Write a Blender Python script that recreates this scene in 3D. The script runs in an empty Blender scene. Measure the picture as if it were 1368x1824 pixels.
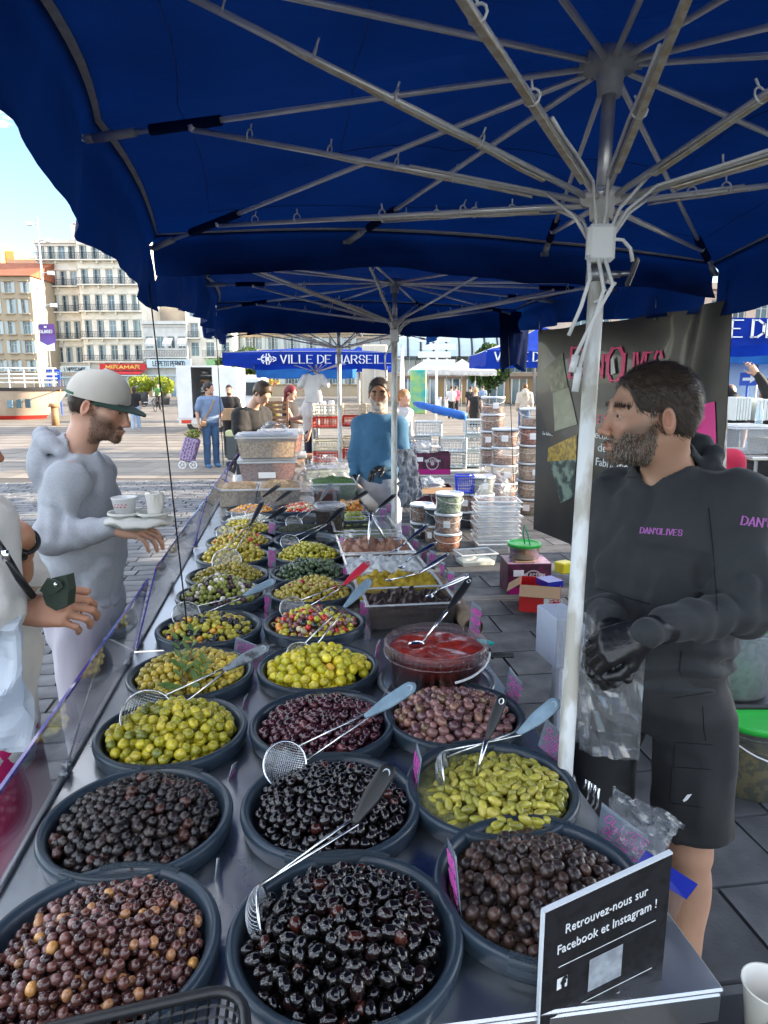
import bpy,math,random
import numpy as np
from mathutils import Vector,Matrix,Euler
random.seed(7);RS=np.random.RandomState(7)
D=bpy.data;SC=bpy.context.scene;COL=SC.collection
R=math.radians
CAMH=1.73;PITCH=R(10.5);FPX=1220.0
cam=D.cameras.new('camera');camo=D.objects.new('camera',cam);COL.objects.link(camo)
cam.sensor_fit='HORIZONTAL';cam.sensor_width=36.0;cam.lens=36.0*FPX/1368.0
cam.clip_start=0.02;cam.clip_end=3000
camo.location=(0,0,CAMH);camo.rotation_euler=(math.pi/2-PITCH,0,0)
SC.camera=camo
SC.render.resolution_x=768;SC.render.resolution_y=1024
SC.view_settings.view_transform='Standard';SC.view_settings.look='None'
SC.view_settings.gamma=1;SC.view_settings.exposure=2.75
SC.view_settings.use_curve_mapping=False
SUN_EL=15.0;SUN_AZ=84.0
w=D.worlds.new('World');SC.world=w;w.use_nodes=True
nt=w.node_tree;nt.nodes.clear()
wo=nt.nodes.new('ShaderNodeOutputWorld');bg=nt.nodes.new('ShaderNodeBackground')
sky=nt.nodes.new('ShaderNodeTexSky');sky.sky_type='NISHITA';sky.sun_disc=False
sky.sun_elevation=R(SUN_EL);sky.sun_rotation=R(SUN_AZ);sky.ozone_density=1.6;sky.air_density=0.85;sky.dust_density=0.25
tc=nt.nodes.new('ShaderNodeTexCoord');mp=nt.nodes.new('ShaderNodeMapping');mp.inputs['Scale'].default_value=(1.2,1.2,5.0);mp.inputs['Location'].default_value=(2.6,0.3,2.6)
nz=nt.nodes.new('ShaderNodeTexNoise');nz.inputs['Scale'].default_value=2.6;nz.inputs['Detail'].default_value=7;nz.inputs['Roughness'].default_value=0.55
cr=nt.nodes.new('ShaderNodeValToRGB');cr.color_ramp.elements[0].position=0.50;cr.color_ramp.elements[1].position=0.66
mx=nt.nodes.new('ShaderNodeMixRGB');mx.inputs[2].default_value=(22.0,21.4,21.0,1)
mf=nt.nodes.new('ShaderNodeMath');mf.operation='MULTIPLY';mf.inputs[1].default_value=0.8
nt.links.new(tc.outputs['Generated'],mp.inputs['Vector']);nt.links.new(mp.outputs[0],nz.inputs['Vector'])
nt.links.new(nz.outputs['Fac'],cr.inputs['Fac']);nt.links.new(cr.outputs['Color'],mf.inputs[0]);nt.links.new(mf.outputs[0],mx.inputs[0])
nt.links.new(sky.outputs[0],mx.inputs[1]);nt.links.new(mx.outputs[0],bg.inputs['Color'])
bg.inputs['Strength'].default_value=0.07
nt.links.new(bg.outputs[0],wo.inputs['Surface'])
sl=D.lights.new('sun','SUN');sl.energy=3.6;sl.angle=R(0.5);sl.color=(1.0,0.83,0.62)
so=D.objects.new('sun',sl);COL.objects.link(so)
sd=Vector((math.sin(R(SUN_AZ))*math.cos(R(SUN_EL)),math.cos(R(SUN_AZ))*math.cos(R(SUN_EL)),math.sin(R(SUN_EL))))
so.rotation_euler=sd.to_track_quat('Z','Y').to_euler()
try:
 SC.cycles.max_bounces=8;SC.cycles.diffuse_bounces=4;SC.cycles.transparent_max_bounces=24;SC.cycles.caustics_reflective=False;SC.cycles.caustics_refractive=False
except Exception:pass
_c,_s=math.cos(PITCH),math.sin(PITCH)
def ray(x,y):
 u=(x-684)/FPX;v=(912-y)/FPX
 return Vector((u,_c+v*_s,-_s+v*_c))
def atZ(x,y,z):
 r=ray(x,y);return Vector((0,0,CAMH))+r*((z-CAMH)/r.z)
def atY(x,y,Y):
 r=ray(x,y);return Vector((0,0,CAMH))+r*(Y/r.y)
TH=R(8)
def CW(al,ac,z=0.0):
 return Vector((-math.sin(TH)*al+math.cos(TH)*ac,math.cos(TH)*al+math.sin(TH)*ac,z))
def lin(c):
 return(c[0],c[1],c[2],1.0)
_mc={}
def mat(name,col=(.5,.5,.5),rough=.5,metal=0.0,col2=None,ns=8.0,nd=4.0,nstr=1.0,bump=0.0,bs=40.0,trans=0.0,coat=0.0,sss=0.0,attr=None,objcol=False,transl=0.0,alpha=1.0,emit=0.0,spec=0.5,rough2=None,sheen=0.0,stretch=None,ior=1.45,rnd=0.0,fior=1.4):
 if name in _mc:return _mc[name]
 m=D.materials.new(name);m.use_nodes=True;t=m.node_tree;N=t.nodes;L=t.links
 b=N['Principled BSDF'];out=N['Material Output']
 b.inputs['Base Color'].default_value=lin(col);b.inputs['Roughness'].default_value=rough;b.inputs['Metallic'].default_value=metal
 b.inputs['Transmission Weight'].default_value=trans;b.inputs['Coat Weight'].default_value=coat;b.inputs['IOR'].default_value=ior
 b.inputs['Specular IOR Level'].default_value=spec
 if sheen:b.inputs['Sheen Weight'].default_value=sheen
 if sss:
  b.inputs['Subsurface Weight'].default_value=sss;b.inputs['Subsurface Radius'].default_value=(.010,.004,.002);b.inputs['Subsurface Scale'].default_value=1.0
 if emit:
  b.inputs['Emission Color'].default_value=lin(col);b.inputs['Emission Strength'].default_value=emit
 tcn=N.new('ShaderNodeTexCoord');mpn=N.new('ShaderNodeMapping')
 L.new(tcn.outputs['Object'],mpn.inputs['Vector'])
 if stretch:mpn.inputs['Scale'].default_value=stretch
 csock=None
 if attr:
  a=N.new('ShaderNodeAttribute');a.attribute_name=attr;csock=a.outputs['Color']
 if objcol:
  a=N.new('ShaderNodeObjectInfo');csock=a.outputs['Color']
 noise=None
 if col2 is not None or rough2 is not None:
  noise=N.new('ShaderNodeTexNoise');noise.inputs['Scale'].default_value=ns;noise.inputs['Detail'].default_value=nd
  L.new(mpn.outputs[0],noise.inputs['Vector'])
  rp=N.new('ShaderNodeValToRGB');rp.color_ramp.elements[0].position=.5-.25/max(nstr,.01)*.6;rp.color_ramp.elements[1].position=.5+.25/max(nstr,.01)*.6
  L.new(noise.outputs['Fac'],rp.inputs['Fac'])
 if col2 is not None:
  mxn=N.new('ShaderNodeMixRGB');L.new(rp.outputs['Color'],mxn.inputs[0])
  if csock is None:
   mxn.inputs[1].default_value=lin(col);mxn.inputs[2].default_value=lin(col2)
  else:
   mxn.blend_type='MULTIPLY';L.new(csock,mxn.inputs[1]);mxn.inputs[2].default_value=lin(col2)
  csock=mxn.outputs[0]
 if rnd:
  oi=N.new('ShaderNodeObjectInfo');hv=N.new('ShaderNodeHueSaturation');mr=N.new('ShaderNodeMapRange')
  mr.inputs['To Min'].default_value=1-rnd;mr.inputs['To Max'].default_value=1+rnd
  L.new(oi.outputs['Random'],mr.inputs['Value']);L.new(mr.outputs[0],hv.inputs['Value'])
  if csock is None:hv.inputs['Color'].default_value=lin(col)
  else:L.new(csock,hv.inputs['Color'])
  csock=hv.outputs[0]
 if csock is not None:L.new(csock,b.inputs['Base Color'])
 if rough2 is not None:
  mr=N.new('ShaderNodeMapRange');mr.inputs['To Min'].default_value=rough;mr.inputs['To Max'].default_value=rough2
  L.new(rp.outputs['Color'],mr.inputs['Value']);L.new(mr.outputs[0],b.inputs['Roughness'])
 if bump:
  n2=N.new('ShaderNodeTexNoise');n2.inputs['Scale'].default_value=bs;n2.inputs['Detail'].default_value=5
  L.new(mpn.outputs[0],n2.inputs['Vector'])
  bn=N.new('ShaderNodeBump');bn.inputs['Strength'].default_value=min(1,bump);bn.inputs['Distance'].default_value=(.0015 if bs>100 else .004 if bs>25 else .01)
  L.new(n2.outputs['Fac'],bn.inputs['Height']);L.new(bn.outputs[0],b.inputs['Normal'])
 sh=b.outputs[0]
 if transl:
  tb=N.new('ShaderNodeBsdfTranslucent');ms=N.new('ShaderNodeMixShader');ms.inputs[0].default_value=transl
  if csock is not None:L.new(csock,tb.inputs['Color'])
  else:tb.inputs['Color'].default_value=lin(col)
  L.new(sh,ms.inputs[1]);L.new(tb.outputs[0],ms.inputs[2]);sh=ms.outputs[0]
 if alpha<1:
  tb=N.new('ShaderNodeBsdfTransparent');tb.inputs['Color'].default_value=lin([min(1,.5+.5*x+.25)for x in col]);ms=N.new('ShaderNodeMixShader')
  fr=N.new('ShaderNodeFresnel');ge=N.new('ShaderNodeNewGeometry');mr_=N.new('ShaderNodeMapRange');mr_.inputs['To Min'].default_value=fior;mr_.inputs['To Max'].default_value=1/fior;L.new(ge.outputs['Backfacing'],mr_.inputs['Value']);L.new(mr_.outputs[0],fr.inputs['IOR'])
  gl=N.new('ShaderNodeBsdfGlossy');gl.inputs['Roughness'].default_value=rough;ms2=N.new('ShaderNodeMixShader');L.new(fr.outputs[0],ms2.inputs[0]);L.new(tb.outputs[0],ms2.inputs[1]);L.new(gl.outputs[0],ms2.inputs[2])
  if bump:L.new(bn.outputs[0],gl.inputs['Normal'])
  ms.inputs[0].default_value=alpha;L.new(ms2.outputs[0],ms.inputs[1]);L.new(sh,ms.inputs[2]);sh=ms.outputs[0]
 L.new(sh,out.inputs['Surface'])
 m.diffuse_color=lin(col)
 _mc[name]=m;return m
def mesh_np(name,V,Fc,mats,smooth=True,colors=None,midx=None):
 me=D.meshes.new(name);V=np.asarray(V,dtype=np.float32)
 if isinstance(Fc,np.ndarray):
  k=Fc.shape[1];n=len(Fc);flat=Fc.astype(np.int32).ravel();ls=np.arange(n,dtype=np.int32)*k
  me.vertices.add(len(V));me.vertices.foreach_set('co',V.ravel());me.loops.add(len(flat));me.loops.foreach_set('vertex_index',flat)
  me.polygons.add(n);me.polygons.foreach_set('loop_start',ls)
  try:me.polygons.foreach_set('loop_total',np.full(n,k,dtype=np.int32))
  except Exception:pass
 else:
  me.from_pydata([tuple(map(float,v))for v in V],[],Fc);n=len(Fc)
 if not isinstance(mats,(list,tuple)):mats=[mats]
 for m in mats:me.materials.append(m)
 if midx is not None:me.polygons.foreach_set('material_index',np.asarray(midx,dtype=np.int32))
 me.polygons.foreach_set('use_smooth',np.full(len(me.polygons),bool(smooth)))
 if colors is not None:
  ca=me.color_attributes.new('tint','FLOAT_COLOR','POINT');c4=np.ones((len(V),4),dtype=np.float32);c4[:,:3]=colors
  ca.data.foreach_set('color',c4.ravel())
 me.update(calc_edges=True);me.validate(clean_customdata=False)
 return me
class MB:
 def __init__(s):s.v=[];s.f=[];s.m=[];s.c=[]
 def add(s,vs,fs,mi=0):
  o=len(s.v);s.v+=[tuple(v)for v in vs];s.f+=[tuple(i+o for i in f)for f in fs];s.m+=[mi]*len(fs);return s
 def quad(s,a,b,c,d,mi=0):return s.add([a,b,c,d],[(0,1,2,3)],mi)
 def box(s,c,d,rot=None,mi=0,bev=0.0):
  c=Vector(c);hx,hy,hz=d[0]/2,d[1]/2,d[2]/2
  if bev>0:
   b_=min(bev,hx*.9,hy*.9,hz*.9);vs=[];
   for sx in(-1,1):
    for sy in(-1,1):
     for sz in(-1,1):
      vs+=[(sx*hx,sy*(hy-b_),sz*(hz-b_)),(sx*(hx-b_),sy*hy,sz*(hz-b_)),(sx*(hx-b_),sy*(hy-b_),sz*hz)]
   idx=lambda x,y,z,k:((x*2+y)*2+z)*3+k
   fs=[]
   for k in range(3):
    for sgn in(0,1):
     q=[]
     for(p_,q_)in((0,0),(0,1),(1,1),(1,0)):
      a=[0,0,0];a[k]=sgn;o=[i for i in range(3)if i!=k];a[o[0]]=p_;a[o[1]]=q_;q.append(idx(*a,k))
     fs.append(tuple(q))
   for k in range(3):
    o=[i for i in range(3)if i!=k]
    for p_ in(0,1):
     for q_ in(0,1):
      a0=[0,0,0];a0[o[0]]=p_;a0[o[1]]=q_;a1=list(a0);a1[k]=1
      fs.append((idx(*a0,o[0]),idx(*a0,o[1]),idx(*a1,o[1]),idx(*a1,o[0])))
   for x in(0,1):
    for y in(0,1):
     for z in(0,1):fs.append((idx(x,y,z,0),idx(x,y,z,1),idx(x,y,z,2)))
  else:
   vs=[(x*hx,y*hy,z*hz)for x in(-1,1)for y in(-1,1)for z in(-1,1)]
   fs=[(0,1,3,2),(4,6,7,5),(0,4,5,1),(2,3,7,6),(0,2,6,4),(1,5,7,3)]
  if rot is not None:
   M=rot if isinstance(rot,Matrix)else Euler((0,0,rot)).to_matrix()
   vs=[M@Vector(v)for v in vs]
  return s.add([Vector(v)+c for v in vs],fs,mi)
 def cyl(s,a,b,r0,r1=None,n=12,mi=0,cap=True):
  r1=r0 if r1 is None else r1;return s.tube([a,b],[r0,r1],n,mi,cap)
 def tube(s,pts,r,n=8,mi=0,cap=True,closed=False):
  pts=[Vector(p)for p in pts];k=len(pts);rs=r if isinstance(r,(list,tuple))else[r]*k
  vs=[];up=None
  for i,p in enumerate(pts):
   if closed:t=pts[(i+1)%k]-pts[i-1]
   else:t=pts[min(i+1,k-1)]-pts[max(i-1,0)]
   if t.length<1e-9:t=Vector((0,0,1))
   t.normalize()
   if up is None:
    up=Vector((0,0,1))if abs(t.z)<.9 else Vector((1,0,0))
   x=t.cross(up)
   if x.length<1e-5:x=t.cross(Vector((0,1,0))if abs(t.y)<.9 else Vector((1,0,0)))
   x.normalize();y=x.cross(t).normalized();up=y
   for j in range(n):
    a=2*math.pi*j/n;vs.append(p+(x*math.cos(a)+y*math.sin(a))*rs[i])
  fs=[]
  for i in range(k if closed else k-1):
   i2=(i+1)%k
   for j in range(n):fs.append((i*n+j,i*n+(j+1)%n,i2*n+(j+1)%n,i2*n+j))
  if cap and not closed:fs.append(tuple(range(n))[::-1]);fs.append(tuple((k-1)*n+j for j in range(n)))
  return s.add(vs,fs,mi)
 def lathe(s,prof,c=(0,0,0),n=32,mi=0,sx=1,sy=1):
  vs=[];fs=[];c=Vector(c);k=len(prof)
  for(r,z)in prof:
   for j in range(n):
    a=2*math.pi*j/n;vs.append(c+Vector((r*math.cos(a)*sx,r*math.sin(a)*sy,z)))
  for i in range(k-1):
   for j in range(n):fs.append((i*n+j,i*n+(j+1)%n,(i+1)*n+(j+1)%n,(i+1)*n+j))
  return s.add(vs,fs,mi)
 def grid(s,fn,nu,nv,mi=0):
  vs=[fn(i/nu,j/nv)for j in range(nv+1)for i in range(nu+1)]
  fs=[(j*(nu+1)+i,j*(nu+1)+i+1,(j+1)*(nu+1)+i+1,(j+1)*(nu+1)+i)for j in range(nv)for i in range(nu)]
  return s.add(vs,fs,mi)
 def ell(s,c,r,n=10,mi=0,rot=None):
  vs=[];k=max(4,n//2);c=Vector(c);r=(r,r,r)if isinstance(r,(int,float))else r
  for i in range(k+1):
   ph=math.pi*i/k
   for j in range(n):
    a=2*math.pi*j/n;v=Vector((math.sin(ph)*math.cos(a)*r[0],math.sin(ph)*math.sin(a)*r[1],math.cos(ph)*r[2]))
    if rot is not None:v=rot@v
    vs.append(c+v)
  fs=[(i*n+j,(i+1)*n+j,(i+1)*n+(j+1)%n,i*n+(j+1)%n)for i in range(k)for j in range(n)]
  return s.add(vs,fs,mi)
 def mesh(s,name,mats,smooth=False,off=None):
  V=np.array([tuple(v)for v in s.v],dtype=np.float32).reshape(-1,3)
  if off is not None:V=V-np.array(tuple(off),dtype=np.float32)
  me=mesh_np(name,V,s.f,mats,smooth,midx=s.m)
  return me
 def build(s,name,mats,parent=None,smooth=False):
  off=parent_world(parent)if parent is not None else None
  return link(name,s.mesh(name,mats,smooth,off),parent)
def parent_world(o):
 v=Vector((0,0,0))
 while o is not None:v+=o.location;o=o.parent
 return v
def link(name,me,parent=None):
 o=D.objects.new(name,me);COL.objects.link(o)
 if parent is not None:o.parent=parent
 return o
def tag(o,label,cat,group=None,kind=None):
 if label:o['label']=label
 if cat:o['category']=cat
 if group:o['group']=group
 if kind:o['kind']=kind
 return o
def thing(name,label,cat,loc=(0,0,0),rz=0.0,group=None):
 o=D.objects.new(name,None);COL.objects.link(o);o.location=loc;o.rotation_euler=(0,0,rz);o.empty_display_size=.1
 return tag(o,label,cat,group)
def struct(o):o['kind']='structure';return o
def dup(root,loc=None,rz=None,label=None,group=None,scale=None):
 def cp(o,par):
  c=o.copy();COL.objects.link(c);c.parent=par
  for ch in list(o.children):cp(ch,c)
  return c
 r=cp(root,None)
 if loc is not None:r.location=loc
 if rz is not None:r.rotation_euler=(0,0,rz)
 if label:r['label']=label
 if group:r['group']=group
 if scale:r.scale=(scale,)*3 if isinstance(scale,(int,float))else scale
 return r
def one(mb,name,mats,label,cat,group=None,kind=None,smooth=False,loc=None):
 """a thing that is one mesh; geometry in world coordinates, origin moved to loc (or its base centre)"""
 V=np.array([tuple(v)for v in mb.v]);
 if loc is None:loc=((V[:,0].min()+V[:,0].max())/2,(V[:,1].min()+V[:,1].max())/2,V[:,2].min())
 o=link(name,mb.mesh(name,mats,smooth,loc));o.location=loc
 return tag(o,label,cat,group,kind)
def vnoise(P,scale=1.0,seed=0):
 P=np.asarray(P,dtype=np.float64)*scale+seed*17.31;i=np.floor(P).astype(np.int64);f=P-i;f=f*f*(3-2*f)
 def h(x,y,z):
  n=(x*374761393+y*668265263+z*2147483647+seed*974634777)&0xffffffff
  n=((n^(n>>13))*1274126177)&0xffffffff;n=n^(n>>16)
  return(n&0xffff)/32767.5-1
 x,y,z=i[:,0],i[:,1],i[:,2];r=0
 for dx in(0,1):
  for dy in(0,1):
   for dz in(0,1):
    wgt=(f[:,0]if dx else 1-f[:,0])*(f[:,1]if dy else 1-f[:,1])*(f[:,2]if dz else 1-f[:,2])
    r=r+wgt*h(x+dx,y+dy,z+dz)
 return r
def fbm(P,scale,seed=0,o=3):
 r=0;a=1
 for k in range(o):r=r+a*vnoise(P,scale*2**k,seed+k);a*=.5
 return r
from mathutils import noise as _mn
def n1(p,sc=1.0,seed=0):return _mn.noise(Vector(p)*sc+Vector((seed*7.3,seed*3.1,seed*1.7)))*1.4
def f1(p,sc=1.0,seed=0,o=3):return n1(p,sc,seed)+.5*n1(p,sc*2,seed+1)+.25*n1(p,sc*4,seed+2)
class SDF:
 def __init__(s):s.ops=[]
 def cone(s,a,b,r0,r1=None,k=.02,sub=False):
  a=np.array(tuple(a),float);b=np.array(tuple(b),float);r1=r0 if r1 is None else r1;rm=max(r0,r1)
  s.ops.append(('c',a,b,r0,r1,k,sub,np.minimum(a,b)-rm,np.maximum(a,b)+rm));return s
 def chain(s,pts,rs,k=.02,sub=False):
  for i in range(len(pts)-1):s.cone(pts[i],pts[i+1],rs[i],rs[i+1],k,sub)
  return s
 def ell(s,c,r,k=.02,rot=None,sub=False):
  c=np.array(tuple(c),float);r=np.array((r,)*3 if isinstance(r,(int,float))else r,float);m=r.max()
  M=None if rot is None else np.array(rot if not isinstance(rot,(tuple,))else Euler(rot).to_matrix(),float)
  s.ops.append(('e',c,r,M,None,k,sub,c-m,c+m));return s
 def loft(s,zs,cx,cy,wx,wy,yaw=0,k=.02,sub=False,n=2.0,org=(0,0,0)):
  """stack of ellipses with axis along z, in a frame turned by yaw about org"""
  m=max(max(np.abs(cx))+max(wx),max(np.abs(cy))+max(wy));o=np.array(org,float)
  s.ops.append(('l',(zs,cx,cy,wx,wy,yaw,n,o),None,None,None,k,sub,np.array([o[0]-m,o[1]-m,o[2]+zs[0]]),np.array([o[0]+m,o[1]+m,o[2]+zs[-1]])));return s
 def xf(s,M):
  """rigidly move all cones and ellipsoids by 4x4 matrix"""
  M=np.array(M,float);Rm=M[:3,:3];T=M[:3,3];out=[]
  for o in s.ops:
   if o[0]=='c':
    a=Rm@o[1]+T;b=Rm@o[2]+T;rm=max(o[3],o[4]);out.append(('c',a,b,o[3],o[4],o[5],o[6],np.minimum(a,b)-rm,np.maximum(a,b)+rm))
   else:
    c=Rm@o[1]+T;m=o[2].max();M3=Rm if o[3]is None else Rm@o[3];out.append(('e',c,o[2],M3,None,o[5],o[6],c-m,c+m))
  s.ops=out;return s
 def merge(s,t):s.ops+=t.ops;return s
 def grow(s,g):
  out=[]
  for o in s.ops:
   o=list(o)
   if o[6]:continue
   if o[0]=='c':o[3]+=g;o[4]+=g
   elif o[0]=='e':o[2]=o[2]+g
   o[7]=o[7]-g;o[8]=o[8]+g;out.append(tuple(o))
  r=SDF();r.ops=out;return r
 def evalp(s,op,P):
  if op[0]=='c':
   _,a,b,r0,r1=op[:5];ba=b-a;l2=max(1e-12,float(ba@ba));h=np.clip(((P-a)@ba)/l2,0,1)
   q=P-a-h[...,None]*ba;return np.sqrt((q*q).sum(-1))-(r0+(r1-r0)*h)
  if op[0]=='e':
   _,c,r,M=op[:4];q=P-c
   if M is not None:q=q@M
   k0=np.sqrt(((q/r)**2).sum(-1));k1=np.sqrt(((q/(r*r))**2).sum(-1))+1e-9
   return k0*(k0-1)/k1
  zs,cx,cy,wx,wy,yaw,n,o=op[1];q=P-o;ca,sa=math.cos(yaw),math.sin(yaw)
  x=q[...,0]*ca+q[...,1]*sa;y=-q[...,0]*sa+q[...,1]*ca;z=q[...,2]
  zz=np.clip(z,zs[0],zs[-1]);X=(x-np.interp(zz,zs,cx));Y=(y-np.interp(zz,zs,cy));WX=np.interp(zz,zs,wx);WY=np.interp(zz,zs,wy)
  rho=((np.abs(X)/WX)**n+(np.abs(Y)/WY)**n)**(1/n);d=(rho-1)*np.minimum(WX,WY)
  return np.maximum(d,np.maximum(zs[0]-z,z-zs[-1]))
 def mesh(s,h,lo=None,hi=None,nz=None,clipf=None):
  lo=np.min([o[7]for o in s.ops if not o[6]],axis=0)-2.5*h if lo is None else np.array(lo,float)
  hi=np.max([o[8]for o in s.ops if not o[6]],axis=0)+2.5*h if hi is None else np.array(hi,float)
  n=np.maximum(3,np.ceil((hi-lo)/h).astype(int)+1);G=np.full(n,.5,dtype=np.float64)
  ax=[lo[i]+h*np.arange(n[i])for i in range(3)]
  for o in s.ops:
   k=o[5];pad=k+2.2*h
   i0=np.maximum(0,np.floor((o[7]-pad-lo)/h).astype(int));i1=np.minimum(n,np.ceil((o[8]+pad-lo)/h).astype(int)+1)
   if np.any(i1<=i0):continue
   P=np.stack(np.meshgrid(ax[0][i0[0]:i1[0]],ax[1][i0[1]:i1[1]],ax[2][i0[2]:i1[2]],indexing='ij'),-1)
   d=s.evalp(o,P);g=G[i0[0]:i1[0],i0[1]:i1[1],i0[2]:i1[2]]
   if o[6]:
    hh=np.clip(.5-.5*(g+d)/k,0,1);g[...]=g*(1-hh)+(-d)*hh+k*hh*(1-hh)
   else:
    hh=np.clip(.5+.5*(g-d)/k,0,1);g[...]=g*(1-hh)+d*hh-k*hh*(1-hh)
  if nz is not None or clipf is not None:
   P=np.stack(np.meshgrid(*ax,indexing='ij'),-1)
   if clipf is not None:G=np.maximum(G,clipf(P))
   if nz is not None:
    msk=np.abs(G)<3*h+.02;G[msk]+=nz(P[msk])
  return surfnet(G,lo,h)
_E=[((0,0,0),(1,0,0)),((0,1,0),(1,1,0)),((0,0,1),(1,0,1)),((0,1,1),(1,1,1)),((0,0,0),(0,1,0)),((1,0,0),(1,1,0)),((0,0,1),(0,1,1)),((1,0,1),(1,1,1)),((0,0,0),(0,0,1)),((1,0,0),(1,0,1)),((0,1,0),(0,1,1)),((1,1,0),(1,1,1))]
def surfnet(G,lo,h):
 n=G.shape;I=G<0;c=[m-1 for m in n]
 def sh(A,o):return A[o[0]:o[0]+c[0],o[1]:o[1]+c[1],o[2]:o[2]+c[2]]
 acc=np.zeros(c+[3]);cnt=np.zeros(c)
 for a,b in _E:
  A=sh(G,a);B=sh(G,b);m=(A<0)!=(B<0);den=np.where(m,A-B,1.0);t=np.where(m,A/den,0)
  for k in range(3):acc[...,k]+=np.where(m,a[k]+(b[k]-a[k])*t,0)
  cnt+=m
 act=cnt>0;ids=np.full(c,-1,dtype=np.int64);ids[act]=np.arange(act.sum())
 idx=np.argwhere(act);V=(idx+acc[act]/cnt[act][:,None])*h+lo
 F_=[]
 for k in range(3):
  o=[0,0,0];o[k]=1;sl0=[slice(0,n[i]-o[i])for i in range(3)];sl1=[slice(o[i],n[i])for i in range(3)]
  A=I[tuple(sl0)];B=I[tuple(sl1)];e=np.argwhere(A!=B);u,v=[i for i in range(3)if i!=k]
  if k==1:u,v=v,u
  ok=(e[:,u]>0)&(e[:,v]>0)&(e[:,u]<n[u]-1)&(e[:,v]<n[v]-1);e=e[ok]
  if not len(e):continue
  fl=A[tuple(e.T)];q=[]
  for du,dv in((1,1),(0,1),(0,0),(1,0)):
   t=e.copy();t[:,u]-=du;t[:,v]-=dv;q.append(ids[tuple(t.T)])
  Q=np.stack(q,1);Q[~fl]=Q[~fl][:,::-1];F_.append(Q)
 Fq=np.concatenate(F_)if F_ else np.zeros((0,4),int)
 return V,Fq
def vnorm(V,Fq):
 n=np.cross(V[Fq[:,2]]-V[Fq[:,0]],V[Fq[:,3]]-V[Fq[:,1]]);N=np.zeros_like(V)
 for k in range(4):np.add.at(N,Fq[:,k],n)
 return N/(np.linalg.norm(N,axis=1,keepdims=True)+1e-12)
def joinVF(parts):
 V=[];Fs=[];o=0
 for v,f in parts:V.append(v);Fs.append(f+o);o+=len(v)
 return np.concatenate(V),np.concatenate(Fs)
def np_obj(name,V,Fq,m,parent=None,colors=None,smooth=True):
 off=np.array(tuple(parent_world(parent)))if parent is not None else 0
 return link(name,mesh_np(name,V-off,Fq,m,smooth,colors),parent)
GL={'A':'00,24,40;11,31','B':'00,04,34,43,32,02;32,41,30,00','C':'43,34,14,03,01,10,30,41','D':'00,04,24,43,41,20,00','E':'44,04,00,40;02,32','F':'44,04,00;02,32','G':'43,34,14,03,01,10,30,41,42,22','H':'00,04;40,44;02,42','I':'20,24','J':'34,31,20,10,01','K':'00,04;44,02,40','L':'04,00,40','M':'00,04,21,44,40','N':'00,04,40,44','O':'14,34,43,41,30,10,01,03,14','P':'00,04,34,43,32,02','Q':'14,34,43,41,30,10,01,03,14;21,40','R':'00,04,34,43,32,02;22,40','S':'43,34,14,03,12,32,41,30,10,01','T':'04,44;24,20','U':'04,01,10,30,41,44','V':'04,20,44','W':'04,10,22,30,44','X':'00,44;04,40','Y':'04,22,44;22,20','Z':'04,44,00,40','0':'14,34,43,41,30,10,01,03,14','1':'13,24,20','2':'03,14,34,43,00,40','3':'04,44,22,41,30,10,01','4':'34,01,41;33,30','5':'44,04,02,32,41,30,00','6':'34,14,02,01,10,30,41,32,02','7':'04,44,10','8':'12,03,14,34,43,32,12,01,10,30,41,32','9':'42,12,03,14,34,43,42,30,10','/':'00,44','-':'12,32','.':'20,21',"'":'24,23','!':'24,22;20,20','€':'43,34,14,02,10,30,41;01,31;03,33','É':'44,04,00,40;02,32;25,36',' ':''}
def strokes(txt,h,sp=1.25,jit=0.0,slant=0.0,wd=.62,rs=None):
 rs=rs or random;x=0;out=[];u=h*wd/4
 for ch in txt.upper():
  g=GL.get(ch,'')
  wch=.25 if ch in "I.'!" else 1
  for st in g.split(';'):
   if not st:continue
   pl=[]
   for p in st.split(','):
    px,py=int(p[0]),int(p[1]);
    if wch<1:px=(px-2)*.5+.5
    pl.append((x+px*u+(rs.random()-.5)*jit*h+slant*py*h/4,py*h/4+(rs.random()-.5)*jit*h))
   out.append(pl)
  x+=(4*u*wch+h*.16*sp)if ch!=' ' else h*.4
 return out,x-h*.16*sp
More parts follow.
